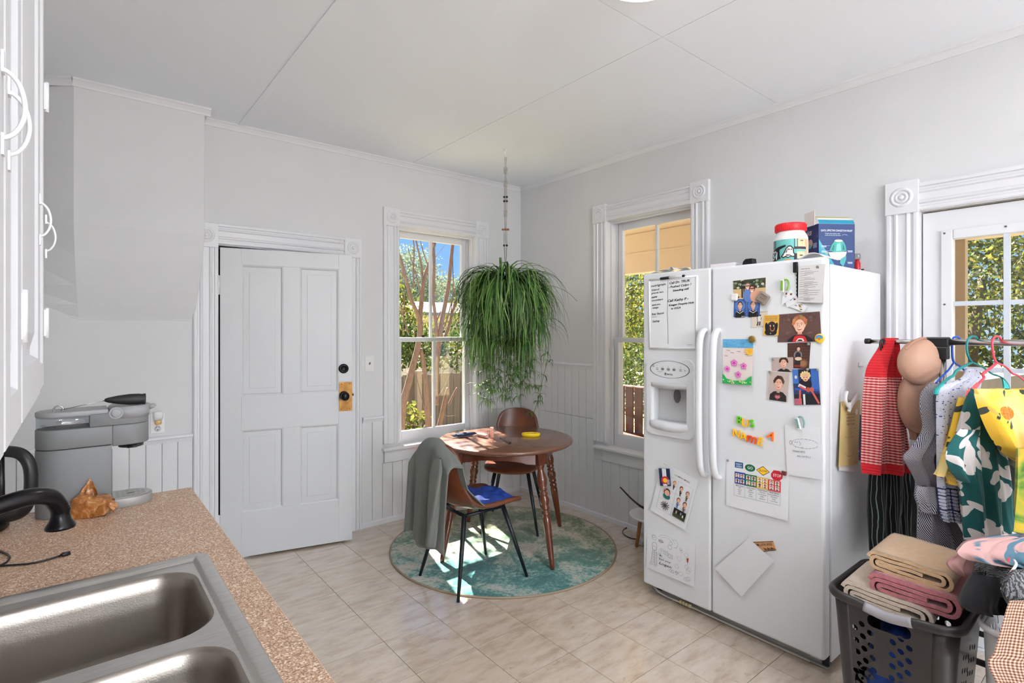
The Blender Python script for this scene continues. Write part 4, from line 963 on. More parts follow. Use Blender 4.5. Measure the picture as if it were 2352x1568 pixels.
for az in (2.5, 4.6, .4):
    e = Vector((math.cos(az), math.sin(az), 0)); m.tube(smooth_path([hk+Z*.0, hk+e*.035-Z*.03, hk+e*.08-Z*.09, Vector((px_, py_, 1.765))+e*.132], 5), .009, 8, flat=.25, up=Vector((-e.y, e.x, 0)))
ring_ = [hk+Vector((RT[0]*.024*math.sin(t), RT[1]*.024*math.sin(t), .012-.024*math.cos(t)+.004)) for t in [2*PI*i/20 for i in range(3, 20)]]
m.tube(ring_, .0042, 8).build('pot_hanger', STR, parent=pt)
# macrame cord from the ceiling hook
mc = thing('macrame_cord', (px_, py_, 1.94), 'knotted grey macrame cord with black beads holding the spider plant', 'plant hanger')
CORD = mat('cord_cotton', (176, 172, 168), .9, bump=(300, .5))
zs = [2.715, 2.62, 2.505, 2.42, 2.40, 2.31, 2.20, 2.185, 2.08, 2.035, 1.985, 1.95]
rs = [.007, .005, .008, .010, .010, .008, .006, .010, .012, .010, .008, .003]
for k in range(4):
    t = PI/4+k*PI/2+.3
    MB().tube(smooth_path([(px_+r_*math.cos(t+z*2), py_+r_*math.sin(t+z*2), z) for z, r_ in zip(zs, rs)], 4), .0028, 6).build('strand', CORD, parent=mc)
for z in (2.505, 2.29, 2.60): 
    m = MB()
    for j in range(5): m.tube([(px_+.010*math.cos(t), py_+.010*math.sin(t), z+.009*j+.003*math.sin(2*t+j)) for t in [2*PI*i/12 for i in range(12)]], .0042, 6, closed=True)
    m.build('knot', CORD, parent=mc)
BEAD = mat('bead_black', (20, 18, 18), .3); BEADB = mat('bead_brown', (146, 96, 72), .5)
for z, mm_, n in ((2.425, BEAD, 2), (2.395, BEAD, 2), (2.19, BEADB, 3), (2.075, BEAD, 2)):
    for j in range(n):
        o_ = Vector((RT[0], RT[1], 0))*((j-(n-1)/2)*.019)-Vector((FW[0], FW[1], 0))*.009
        MB().lathe([(.003, -.0075), (.0075, -.005), (.0088, 0), (.0075, .005), (.003, .0075)], Vector((px_, py_, z))+o_, 10).build('bead', mm_, parent=mc)
hkk = thing('ceiling_hook', (px_, py_, CEIL-.01), 'small white swag hook screwed into the ceiling', 'hook')
MB().lathe([(.018, 0), (.018, -.004), (.008, -.008), (.006, -.014)], (px_, py_, CEIL-.0005), 16).build('hook_plate', TRIMP, parent=hkk)
MB().tube(smooth_path([(px_, py_, CEIL-.01), (px_-.008, py_, CEIL-.03), (px_-.004, py_, CEIL-.052), (px_+.01, py_, CEIL-.05), (px_+.016, py_, CEIL-.036)], 5), .003, 8).build('hook_wire', TRIMP, parent=hkk)
# ---- paper bag on the floor under the window
bgx, bgy = 2.19, 3.60
pb = thing('paper_bag', (bgx, bgy, 0), 'tall rust paper bag with an orange band under the window behind the table', 'bag')
RUST = mat('rust_paper', (150, 84, 58), .8, var=((170, 100, 72), 8, .5))
def bagbox(x0, x1, y0, y1, z0, z1): return MB().box(x0, y0, z0, x1, y0+.002, z1).box(x0, y1-.002, z0, x1, y1, z1).box(x0, y0, z0, x0+.002, y1, z1).box(x1-.002, y0, z0, x1, y1, z1)
m = bagbox(bgx-.11, bgx+.11, bgy-.075, bgy+.075, .001, .50); m.box(bgx-.11, bgy-.075, .001, bgx+.11, bgy+.075, .004); m.build('bag_wall', RUST, parent=pb)
m = MB(); m.box(bgx-.112, bgy-.079, .405, bgx+.112, bgy-.0755, .435); m.build('orange_band', mat('orange_band', (244, 150, 30), .6), parent=pb, bev=.002)
m = MB(); m.box(bgx-.035, bgy-.0775, .22, bgx+.045, bgy-.0755, .40); lb = m.build('label_panel', mat('label_white', (206, 202, 196), .6), parent=pb)
m = MB()
for i in range(9):
    for j in range(3): m.box(bgx-.03+.024*j, bgy-.0785, .39-.018*i-.008, bgx-.03+.024*j+.010+.006*((i*7+j*3) % 3)/2, bgy-.0776, .39-.018*i)
m.build('print', ink((70, 66, 62)), parent=lb)
# ---- white stool, watering can, cable by the refrigerator
sx_, sy_ = 2.985, 2.185
st_ = thing('plant_stool', (sx_, sy_, 0), 'low round white stool with wooden legs in the gap beside the refrigerator', 'stool')
MB().lathe([(1e-5, .215), (.14, .215), (.15, .219), (.152, .228), (.15, .234), (.146, .234), (.14, .230), (1e-5, .230)], (sx_, sy_, 0), 40).build('stool_top', WHITEP, parent=st_)
OAK = wood('stool_oak', (156, 98, 50), (180, 118, 64), .5, .1, (8, 8, 1))
for t in (2.05, 4.15, .0):
    e = Vector((math.cos(t), math.sin(t), 0)); c = Vector((sx_, sy_, 0))
    MB().tube([c+e*.075+Z*.216, c+e*.105], [.013, .011], 10).build('leg', OAK, parent=st_)
wc = thing('watering_can', (sx_, sy_-.02, .230), 'dark grey watering can with a long thin spout on the white stool', 'watering can')
GUN = mat('gunmetal', (70, 62, 60), .35, .7)
MB().lathe([(1e-5, 0), (.058, 0), (.06, .004), (.055, .11), (.05, .12), (.046, .118), (.05, .10), (1e-5, .1)], (sx_, sy_-.02, .2305), 24).build('can_body', GUN, parent=wc)
a = Vector((sx_-.02, sy_+.04, .262)); b = dep(3.66, 1424, 1118)
MB().tube(smooth_path([a, a.lerp(b, .25)+Z*-.012, a.lerp(b, .6)-Z*.012, b], 5), [.009-.0045*i/15 for i in range(16)], 10).build('spout', GUN, parent=wc)
MB().tube(smooth_path([(sx_+.05, sy_-.03, .34), (sx_+.09, sy_-.035, .36), (sx_+.095, sy_-.035, .28), (sx_+.056, sy_-.03, .25)], 5), .005, 8).build('handle', GUN, parent=wc)
pp = [onZ(.004, x, y) for x, y in ((1474, 1238), (1452, 1236), (1436, 1229), (1430, 1220), (1438, 1212), (1455, 1209), (1472, 1212), (1482, 1222), (1492, 1232))]
MB().tube(smooth_path(pp, 5), .0035, 6).build('charger_cable', BLACK, label='looped black cord lying on the floor by the white stool', cat='cord')
p = onZ(0, 1474, 1250); MB().box(p.x-.02, p.y-.02, .0005, p.x+.03, p.y+.02, .035).build('power_adapter', WHITEP, label='white power adapter on the floor by the white stool', cat='adapter', bev=.005)
# ================================================================== REFRIGERATOR AND WHAT IS ON IT
XF, FY0, FY1, FS = 2.44, .919, 1.848, 1.4385
FRW = mat('fridge_white', (224, 225, 227), .32, bump=(420, .10), coat=.1)
FRG = mat('fridge_grey_plastic', (205, 205, 205), .5)
rf = thing('refrigerator', (2.78, (FY0+FY1)/2, 0), 'white side-by-side refrigerator with bowed handles, covered in photos and papers', 'refrigerator')
B(XF+.072, FY0, .03, 3.13, FY1, 1.742).build('cabinet', FRW, parent=rf, bev=.006)
B(XF+.060, FY0+.012, .09, XF+.073, FY1-.012, 1.735).build('gasket', mat('gasket_grey', (120, 120, 120), .7), parent=rf)
def slab(y0, y1, z0, z1, hole=None, x0=XF, x1=XF+.060):
    ys = [y0]+([hole[0], hole[1]] if hole else [])+[y1]; zs = [z0]+([hole[2], hole[3]] if hole else [])+[z1]
    m = MB(); ny, nz = len(ys), len(zs)
    for x in (x0, x1): m.add([(x, y, z) for z in zs for y in ys], [])
    fs = []; o2 = ny*nz
    for j in range(nz-1):
        for i in range(ny-1):
            if hole and i == 1 and j == 1: continue
            a = j*ny+i; fs.append((a, a+ny, a+ny+1, a+1)); fs.append((o2+a, o2+a+1, o2+a+ny+1, o2+a+ny))
    for i in range(ny-1):
        fs.append((i, i+1, o2+i+1, o2+i)); a = (nz-1)*ny+i; fs.append((a+1, a, o2+a, o2+a+1))
    for j in range(nz-1):
        a = j*ny; fs.append((a+ny, a, o2+a, o2+a+ny)); a = j*ny+ny-1; fs.append((a, a+ny, o2+a+ny, o2+a))
    if hole:
        p, q_, r_, s_ = ny+1, ny+2, 2*ny+2, 2*ny+1
        for a, b in ((p, q_), (q_, r_), (r_, s_), (s_, p)): fs.append((a, o2+a, o2+b, b))
    m.add([], []); b0 = 0
    for f in fs: m.f.append(f); m.m.append(0); m.s.append(False)
    return m
hole = (1.572, 1.782, .962, 1.172)
fd = slab(FS+.003, FY1, .062, 1.770, hole).build('freezer_door', FRW, parent=rf, bev=.010, bseg=3)
rd = slab(FY0, FS-.003, .062, 1.768).build('fridge_door', FRW, parent=rf, bev=.012, bseg=3)
for nm, yb_, dr in (('handle', 1.473, fd), ('handle', 1.400, rd)):
    pth = smooth_path([(XF+.004, yb_, 1.458), (XF-.022, yb_, 1.448), (XF-.044, yb_, 1.40), (XF-.052, yb_, 1.28), (XF-.055, yb_, 1.10), (XF-.052, yb_, .92), (XF-.044, yb_, .80), (XF-.022, yb_, .748), (XF+.004, yb_, .738)], 5)
    MB().tube(pth, .0185, 14, flat=.72, up=(0, 1, 0)).build(nm, FRW, parent=dr)
# dispenser
dy0, dy1, dz0, dz1 = 1.528, 1.816, .897, 1.306
YZ = Matrix(((0, 0, 1, 0), (1, 0, 0, 0), (0, 1, 0, 0), (0, 0, 0, 1)))       # plate XY -> world YZ
me = curve_fill([rrect(dy0, dz0, dy1, dz1, .035), rrect(1.567, .967, 1.788, 1.176, .012)], .007)
dsp = MB().joinmesh(me, Matrix.Translation((XF-.006, 0, 0)) @ YZ).build('dispenser_frame', FRW, parent=fd, bev=.003)
m = MB(); x1 = XF+.056
m.box(x1, 1.565, .955, x1+.003, 1.79, 1.18)
m.build('dispenser_back', FRG, parent=fd)
m = MB(); n = 14; vs = []
for i in range(n+1):
    u = i/n; y = 1.567+.221*u; b = math.sin(PI*u)
    vs += [(XF-.012-.016*b, y, 1.178), (XF-.010-.010*b, y, 1.158-.004*b), (XF+.05, y, 1.140)]
m.add(vs, [(3*i+k, 3*i+k+1, 3*i+k+4, 3*i+k+3) for i in range(n) for k in (0, 1)], smooth=True); m.build('dispenser_hood', FRG, parent=fd, solid=.002)
m = MB(); vs = []
for i in range(n+1):
    u = i/n; y = 1.558+.24*u; b = math.sin(PI*u)**.7
    vs += [(XF+.055, y, .972), (XF-.010-.022*b, y, .972-.002*b), (XF-.012-.020*b, y, .955-.018*b), (XF-.008, y, .93-.012*b)]
m.add(vs, [(4*i+k, 4*i+k+1, 4*i+k+5, 4*i+k+4) for i in range(n) for k in (0, 1, 2)], smooth=True); m.build('drip_shelf', FRW, parent=fd, solid=.002)
c = onX(XF+.035, 1556, 909)
MB().lathe([(1e-5, 0), (.9, .0), (1, -.001), (1, -.004), (.8, -.006), (1e-5, -.007)], c, 24, (1, 0, 0)).build('dispenser_paddle', mat('paddle_grey', (88, 88, 90), .5), parent=fd)
pd = bpy.data.objects['dispenser_paddle']
for v in pd.data.vertices:
    d = Vector(v.co)-(c-ORG['refrigerator'] if True else c); v.co = (c-ORG['refrigerator'])+Vector((d.x, d.y*.021, d.z*.037))
a, b = onX(XF-.0145, 1493, 842), onX(XF-.0145, 1584, 842); cc = (a+b)/2; ry = abs(a.y-b.y)/2
def yz(y, z, x): return Vector((x, y, z))
m = MB(); el = [ellipse(0, 0, ry*k, .046*k, 40) for k in (1, .965)]
vs = [yz(cc.y+p[0], 1.252+p[1], XF-.0142) for L in el for p in L]; m.add(vs, [(i, (i+1) % 40, 40+(i+1) % 40, 40+i) for i in range(40)])
cp = m.build('control_outline', ink((60, 60, 62)), parent=fd)
qq = [yz(cc.y+ry, 1.206, XF-.0136), yz(cc.y-ry, 1.206, XF-.0136), yz(cc.y-ry, 1.298, XF-.0136), yz(cc.y+ry, 1.298, XF-.0136)]
P_ = Pic(qq, (-1, 0, 0), (222, 222, 222), .0002)
for u in (.33, .48, .62): P_.ell(u, .50, .042, .085, (150, 150, 152)); P_.ell(u, .50, .026, .02, (90, 90, 92)); P_.ell(u, .66, .006, .015, (60, 60, 60))
for u in (.19, .78): P_.rect(u-.03, .44, u+.03, .48, (140, 140, 140)); P_.rect(u-.02, .52, u+.02, .56, (140, 140, 140)); P_.ell(u, .68, .006, .015, (60, 60, 60))
P_.ell(.89, .48, .008, .03, (40, 40, 40)); P_.rect(.06, .60, .12, .63, (120, 120, 120)); P_.rect(.06, .68, .11, .71, (120, 120, 120)); P_.rect(.20, .34, .33, .355, (110, 110, 110))
P_.rect(.385, .16, .43, .29, (60, 60, 62)); P_.rect(.395, .19, .42, .23, (220, 220, 220)); P_.text('MAYTAG', .45, .17, .10, (80, 80, 84), w=.14)
P_.mb.build('control_print', P_.mats, parent=fd)
# base rail with slots, water line, hinge caps
GR = mat('grille_grey', (178, 176, 172), .4, .5)
gx_ = XF+.078
me = curve_fill([[(FY0+.01, .006), (FY1-.004, .006), (FY1-.004, .088), (FY0+.01, .088)], rrect(1.02, .028, 1.345, .074, .02), rrect(1.40, .028, 1.67, .074, .02), ellipse(.985, .05, .011, .011, 12), ellipse(1.70, .05, .009, .009, 12)], .004)
MB().joinmesh(me, Matrix.Translation((gx_, 0, 0)) @ YZ).box(gx_-.02, FY0+.01, .004, gx_, FY1-.004, .010).build('base_rail', GR, parent=rf)
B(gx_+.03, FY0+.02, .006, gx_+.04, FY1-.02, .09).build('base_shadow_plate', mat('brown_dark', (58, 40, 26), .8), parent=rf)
for b_ in ((gx_-.012, FY0+.006, .012, gx_+.01, FY0+.035, .06), (gx_-.012, FY1-.075, .022, gx_+.006, FY1-.045, .072), (gx_-.02, FY1-.012, .05, gx_, FY1+.006, .075)): B(*b_).build('foot_bracket', BLACK, parent=rf)
B(gx_-.006, FY0+.045, .022, gx_-.003, FY0+.085, .066).build('rating_sticker', ink((228, 226, 220)), parent=rf)
m = MB().tube(smooth_path([(gx_-.015, FY1-.01, .045), (gx_-.025, FY1-.06, .018), (gx_-.028, FY1-.14, .012), (gx_-.026, FY1-.22, .014), (gx_-.02, FY1-.32, .010), (gx_-.02, 1.2, .006), (gx_-.02, 1.0, .006)], 5), .0048, 8)
m.build('water_line', mat('line_white', (206, 200, 188), .4), parent=rf)
m = MB()
for dy in (.205, .222, .24, .258): m.lathe([(.009, -.006), (.0095, 0), (.009, .006)], (gx_-.026, FY1-dy, .016), 12, (0, 1, 0))
m.build('line_fitting', mat('fitting_tan', (214, 196, 150), .5), parent=rf)
m = MB()
for y in (FY0+.05, FY1-.05): m.lathe([(.02, 0), (.02, .03)], (2.6, y, .0005), 12)
m.lathe([(.02, 0), (.02, .03)], (3.05, FY0+.05, .0005), 12); m.lathe([(.02, 0), (.02, .03)], (3.05, FY1-.05, .0005), 12); m.build('foot', BLACK, parent=rf)
def hump(y0, y1, x0, x1, z0, hh):
    def fn(u, v): return Vector((x0+(x1-x0)*v, y0+(y1-y0)*u, z0+hh*math.sin(PI*min(1, max(0, .04+.92*u)))**.55*(1-.25*v*v)))
    return MB().grid(fn, 14, 6)
hump(FY0+.005, FY0+.105, XF+.004, XF+.16, 1.758, .030).build('hinge_cap', WHITEP, parent=rf, solid=.003)
hump(FY1-.10, FY1-.005, XF+.03, XF+.14, 1.752, .026).build('hinge_cap', WHITEP, parent=rf, solid=.003)
# ---- paper and print on the doors
NX = (-1, 0, 0)
def fq(TL, TR, BR, BL, base=.0006, lift=(0, 0, 0, 0)):
    """corner pixels on the door; lift (TL,TR,BR,BL) metres off the door"""
    c = [onX(XF-base-lf, *p) for p, lf in zip((TL, TR, BR, BL), lift)]; return [c[3], c[2], c[1], c[0]]
G1 = 'photos and papers on the refrigerator doors'
K = (24, 22, 24)
# whiteboard
wb = thing('whiteboard', onX(XF, 1546, 797), 'small framed whiteboard with a handwritten shopping list on the freezer door', 'whiteboard')
Q = fq((1493, 645), (1600, 636), (1598, 797), (1495, 798), .001)
P_ = Pic(Q, NX, (232, 233, 235), .004)
HW = (26, 26, 28)
for t, u, v, s_, w in (('nutrigrain', .03, .905, .032, .33), ('blend', .04, .845, .026, .17), ('granola bars', .04, .80, .024, .27), ('apples', .04, .74, .026, .13), ('cucumbers', .04, .69, .026, .26), ('apple juice', .05, .625, .022, .19), ('. mango', .03, .578, .024, .17),
                       ('Soy Sauce', .04, .485, .028, .28), ('Ketchup', .06, .375, .03, .16), ('Call Dr. TRUK', .44, .925, .034, .44), ('- Pushed Colpo ?', .42, .868, .030, .48), ('bleeding still', .52, .815, .028, .33),
                       ('Call Kathy P -', .40, .665, .034, .45), ('Keegan Despite Hols', .43, .605, .026, .53), ('to GULA', .48, .555, .026, .21)):
    P_.text(t, u, v, s_, HW, w=w, shear=.25, rot=.06, bold=.028)
P_.line([(.415, .98), (.405, .7), (.40, .5), (.41, .3), (.415, .05)], .006, (90, 92, 96)); P_.line([(.04, .455), (.16, .455)], .004, (120, 120, 124)); P_.text('Quartet', .84, .03, .012, (120, 120, 120), w=.1)
P_.paper.build('board', P_.pm, parent=wb); P_.mb.build('handwriting', P_.mats, parent=wb)
m = MB(); e = [Q[i].lerp(Q[(i+2) % 4], -.012) for i in range(4)]
for i in range(4): m.tube([e[i]-Vector((.003, 0, 0)), e[(i+1) % 4]-Vector((.003, 0, 0))], .0055, 8)
for i in range(4): m.ball(e[i]-Vector((.003, 0, 0)), .0055, 8)
m.build('board_frame', WHITEP, parent=wb)
a, b = onX(XF-.010, 1517, 640), onX(XF-.010, 1572, 633); d = (b-a).normalized(); L = (b-a).length
mk = thing('dry_erase_marker', a, 'dry-erase marker with a black cap above the framed whiteboard', 'marker')
MB().lathe([(.0065, 0), (.0075, .002), (.0075, L*.38), (.006, L*.385)], a, 14, d).build('marker_cap', BLACK, parent=mk)
MB().lathe([(.0065, L*.38), (.0068, L*.9), (.006, L*.92)], a, 14, d).build('barrel', WHITEP, parent=mk)
MB().lathe([(.0062, L*.92), (.0062, L), (.004, L+.002)], a, 14, d).build('end_plug', BLACK, parent=mk)
SKIN, HAIR, BLK = (226, 172, 146), (74, 44, 30), (26, 24, 28)
def child(P, u, v, s, hair=HAIR, shirt=BLK, asp=1.0, skin=SKIN, curly=True, seed=1):
    """printed bust: head centre u,v, half-height s (v units), asp = u per v"""
    r_ = random.Random(seed); k = s*asp
    P.poly([(u-k*1.75, v-s*3.2), (u-k*1.65, v-s*1.9), (u-k*.95, v-s*1.35), (u, v-s*1.2), (u+k*.95, v-s*1.35), (u+k*1.65, v-s*1.9), (u+k*1.75, v-s*3.2)], shirt)
    P.rect(u-k*.3, v-s*1.5, u+k*.3, v-s*.7, tuple(int(c*.88) for c in skin))
    P.ell(u, v+s*.25, k*.92, s*.98, hair, 20)
    if curly:
        for i in range(13):
            t = PI*(-.05+1.1*i/12); P.ell(u+k*.86*math.cos(t), v+s*.38+s*.82*math.sin(t), k*.24*r_.uniform(.8, 1.3), s*.22*r_.uniform(.8, 1.3), tuple(min(255, int(c*r_.uniform(.85, 1.35))) for c in hair), 9)
    P.ell(u, v-s*.05, k*.72, s*.92, skin, 20); P.ell(u-k*.74, v, k*.12, s*.2, skin, 8); P.ell(u+k*.74, v, k*.12, s*.2, skin, 8)
    P.ell(u+k*.25, v-s*.3, k*.38, s*.42, tuple(min(255, c+14) for c in skin), 12)
    for e_ in (-.3, .3): P.ell(u+k*e_, v+s*.12, k*.13, s*.075, (250, 246, 240), 8); P.ell(u+k*e_, v+s*.12, k*.07, s*.075, (56, 40, 34), 8); P.line([(u+k*(e_-.16), v+s*.30), (u+k*e_, v+s*.35), (u+k*(e_+.16), v+s*.30)], s*.06, tuple(int(c*.8) for c in hair))
    P.poly([(u-k*.07, v+s*.05), (u+k*.07, v+s*.05), (u+k*.12, v-s*.2), (u-k*.12, v-s*.2)], tuple(int(c*.9) for c in skin))
    P.poly([(u-k*.34, v-s*.36), (u-k*.15, v-s*.42), (u+k*.15, v-s*.42), (u+k*.34, v-s*.36), (u+k*.18, v-s*.60), (u-k*.18, v-s*.60)], (170, 70, 66)); P.poly([(u-k*.27, v-s*.39), (u+k*.27, v-s*.39), (u+k*.16, v-s*.47), (u-k*.16, v-s*.47)], (248, 244, 238))
# couple photo
P_ = Pic(fq((1684, 645), (1759, 637), (1758, 694), (1685, 694), .0006), NX, (196, 160, 116))
r_ = random.Random(5); P_.rect(0, .0, 1, .62, (214, 180, 132)); P_.rect(0, .60, 1, 1, (58, 70, 50))
for i in range(40): P_.ell(r_.random(), r_.uniform(.64, .98), .05, .05, r_.choice([(40, 52, 36), (92, 104, 70), (150, 150, 120), (66, 60, 46), (200, 200, 180)]), 7)
P_.rect(.27, .2, .31, .95, (40, 30, 26)); P_.rect(.335, .15, .365, .9, (40, 30, 26)); P_.rect(.0, .2, .2, .26, (120, 92, 66))
P_.ell(.5, .30, .17, .34, (96, 128, 190)); P_.ell(.71, .26, .17, .28, (222, 164, 138)); P_.ell(.47, .72, .085, .14, (122, 104, 90)); P_.ell(.47, .68, .072, .125, SKIN); P_.rect(.40, .69, .54, .73, (50, 46, 46)); P_.poly([(.43, .60), (.52, .60), (.475, .55)], (250, 245, 240))
P_.ell(.60, .58, .095, .16, (60, 34, 28)); P_.ell(.60, .55, .075, .13, (220, 150, 124)); P_.rect(.53, .57, .67, .61, (44, 40, 42)); P_.ell(.60, .47, .035, .03, (250, 245, 240)); P_.ell(.08, .16, .07, .11, (230, 226, 220))
P_.done('snapshot', 'snapshot of a hugging couple outdoors, topmost of the door photos', 'photo', G1)
# twin school portraits
P_ = Pic(fq((1685, 686), (1747, 684), (1747, 727), (1684, 730), .0014), NX, (238, 236, 236))
for i in (0, 1):
    u0 = .015+.49*i; P_.rect(u0, .03, u0+.48, .98, (52, 84, 150)); P_.ell(u0+.24, .62, .2, .3, (84, 118, 178)); child(P_, u0+.24, .62, .20, (58, 44, 38), (28, 30, 30), .52, curly=False, seed=i)
    P_.line([(u0+.11, .34), (u0+.24, .22), (u0+.37, .34)], .025, (232, 232, 226))
P_.text('2015', .32, .03, .05, (240, 240, 240), w=.12)
P_.done('school_photo', 'double school portrait on blue below the couple snapshot', 'photo', G1)
# cream card with a drawn walking figure
P_ = Pic(fq((1727, 715), (1764, 713), (1760, 748), (1726, 752), .0022), NX, (214, 200, 180))
P_.text('I AM LOVING THINGS TOO', .06, .90, .045, (70, 64, 60), w=.86); P_.ell(.50, .70, .10, .07, (40, 36, 34)); P_.rect(.36, .735, .62, .76, (40, 36, 34)); P_.ell(.50, .50, .14, .19, (222, 216, 208)); P_.line([(.37, .62), (.40, .42), (.38, .34)], .03, K)
P_.line([(.63, .60), (.62, .40)], .03, K); P_.line([(.44, .33), (.42, .14), (.36, .13)], .07, K); P_.line([(.56, .33), (.57, .14), (.51, .13)], .07, K); P_.text('FRANK', .36, .05, .05, (60, 54, 50), w=.3)
P_.done('cream_card', 'small cream card with a drawn walking figure in a hat', 'card', G1)
# dachshund magnet
P_ = Pic(fq((1755, 724), (1790, 723), (1788, 770), (1753, 770), .0030), NX, (222, 170, 70), .0016)
for t, v in (("Don't hold me now,", .90), ("don't hold me now", .82), ('I will always stay', .74)): P_.text(t, .10, v, .05, (90, 44, 20), w=.8)
P_.ell(.5, .16, .40, .18, BLK, 18); P_.ell(.55, .42, .30, .27, (38, 34, 34), 18); P_.ell(.23, .38, .11, .26, (30, 27, 28), 14, .2); P_.ell(.84, .38, .10, .26, (30, 27, 28), 14, -.2); P_.ell(.60, .34, .16, .15, (180, 104, 56)); P_.ell(.60, .37, .11, .12, BLK); P_.ell(.46, .50, .05, .03, (196, 120, 66)); P_.ell(.68, .50, .05, .03, (196, 120, 66)); P_.ell(.46, .46, .03, .025, (250, 250, 250), 8); P_.ell(.68, .46, .03, .025, (250, 250, 250), 8); P_.ell(.50, .10, .03, .03, (220, 220, 220))
P_.done('dog_magnet', 'yellow magnet with a painted dachshund beside the large boy portrait', 'magnet', G1)
# large portrait
P_ = Pic(fq((1789, 722), (1883, 715), (1887, 784), (1786, 786), .0012), NX, (92, 66, 60)); r_ = random.Random(8)
P_.rect(0, 0, 1, 1, (98, 70, 64))
for i in range(46): P_.ell(r_.random()*.96+.02, r_.random()*.92+.04, r_.uniform(.02, .06), r_.uniform(.02, .06), r_.choice([(110, 80, 70), (86, 60, 58), (120, 90, 78), (104, 74, 68)]), 8)
child(P_, .53, .56, .255, (150, 98, 62), (34, 30, 34), .66, (232, 182, 152), seed=3)
P_.poly([(.36, 0), (.40, .16), (.46, .26), (.60, .26), (.66, .16), (.70, 0)], (206, 38, 44)); P_.poly([(.44, .02), (.50, .13), (.60, .12), (.64, .02)], (236, 232, 228)); P_.poly([(.47, .03), (.51, .09), (.58, .08), (.60, .03)], (40, 34, 34)); P_.line([(.40, .20), (.53, .245), (.66, .20)], .03, (34, 30, 34))
P_.done('portrait_print', 'large portrait of a curly-haired boy in a red and black shirt', 'photo', G1)
# boots photo
P_ = Pic(fq((1809, 788), (1862, 786), (1858, 847), (1809, 845), .0006), NX, (70, 42, 34))
for i in range(7): P_.rect(.02, .22+.11*i, .98, .30+.11*i, (86-4*(i % 2), 52, 42))
P_.ell(.72, .20, .22, .17, (120, 80, 54)); P_.ell(.72, .20, .15, .11, (150, 104, 70)); P_.ell(.48, .52, .19, .17, (124, 122, 130)); P_.ell(.48, .50, .13, .15, (52, 34, 44)); P_.rect(.36, .12, .47, .42, (34, 34, 40)); P_.rect(.49, .12, .60, .42, (34, 34, 40)); P_.rect(.33, .07, .47, .13, (160, 40, 36)); P_.rect(.49, .07, .62, .13, (160, 40, 36)); P_.ell(.50, .38, .16, .07, (216, 190, 160)); P_.ell(.5, .78, .085, .085, (52, 36, 30)); P_.ell(.5, .755, .07, .075, SKIN)
P_.done('wood_photo', 'photo of a boy standing before a dark wooden wall', 'photo', G1)
P_ = Pic(fq((1773, 821), (1822, 820), (1822, 854), (1774, 853), .0018), NX, (180, 160, 152)); P_.rect(.02, .02, .98, .97, (186, 166, 158)); child(P_, .56, .60, .30, (58, 40, 34), BLK, .66, seed=6); P_.done('small_portrait', 'small cropped portrait of a dark-haired boy above the smiling one', 'photo', G1)
P_ = Pic(fq((1766, 851), (1815, 855), (1810, 924), (1761, 917), .0026), NX, (214, 206, 202)); P_.rect(.03, .02, .97, .98, (190, 172, 164)); child(P_, .52, .58, .20, (66, 42, 34), (38, 32, 34), 1.15, seed=9); P_.poly([(.36, .16), (.44, .22), (.5, .18), (.58, .22), (.66, .16), (.5, .04)], (176, 66, 70)); P_.line([(.40, .12), (.62, .12)], .015, (220, 180, 180)); P_.line([(.42, .16), (.60, .16)], .012, (220, 180, 180)); P_.done('smiling_portrait', 'portrait of a smiling curly-haired boy in a dark printed shirt', 'photo', G1)
P_ = Pic(fq((1820, 848), (1879, 846), (1885, 929), (1825, 930), .0034), NX, (44, 60, 110)); r_ = random.Random(4)
P_.rect(0, .30, 1, 1, (40, 52, 96)); P_.rect(.0, .60, .22, 1, (66, 116, 190)); P_.rect(.72, .40, 1, 1, (58, 104, 180)); P_.rect(.25, .8, .7, 1, (24, 26, 40)); P_.rect(0, 0, 1, .30, (26, 28, 36)); P_.rect(0, 0, .30, .18, (178, 96, 120)); P_.rect(.36, 0, .44, .3, (226, 224, 220)); P_.line([(.05, .45), (.95, .40)], .06, (44, 84, 170)); P_.line([(.22, .02), (.26, .42)], .05, (206, 92, 84)); P_.line([(.70, .40), (.95, .03)], .05, (206, 92, 84))
P_.ell(.48, .58, .25, .15, BLK); P_.ell(.5, .80, .17, .12, (226, 190, 130)); P_.ell(.5, .75, .12, .10, SKIN)
for i in range(12): P_.ell(.5+.17*math.cos(i*.55), .82+.1*math.sin(i*.55), .04, .03, (236, 206, 150), 7)
P_.ell(.44, .76, .02, .012, K, 6); P_.ell(.56, .76, .02, .012, K, 6); P_.ell(.5, .70, .04, .015, (160, 60, 60), 8); P_.ell(.58, .42, .09, .07, (176, 80, 70)); P_.ell(.72, .42, .08, .07, (188, 96, 80)); P_.line([(.22, .56), (.48, .46)], .09, (222, 222, 226)); P_.line([(.25, .52), (.50, .42)], .05, (214, 80, 80)); P_.ell(.13, .78, .05, .05, (226, 206, 200))
P_.done('swing_photo', 'photo of a blond toddler on a blue playground swing', 'photo', G1)
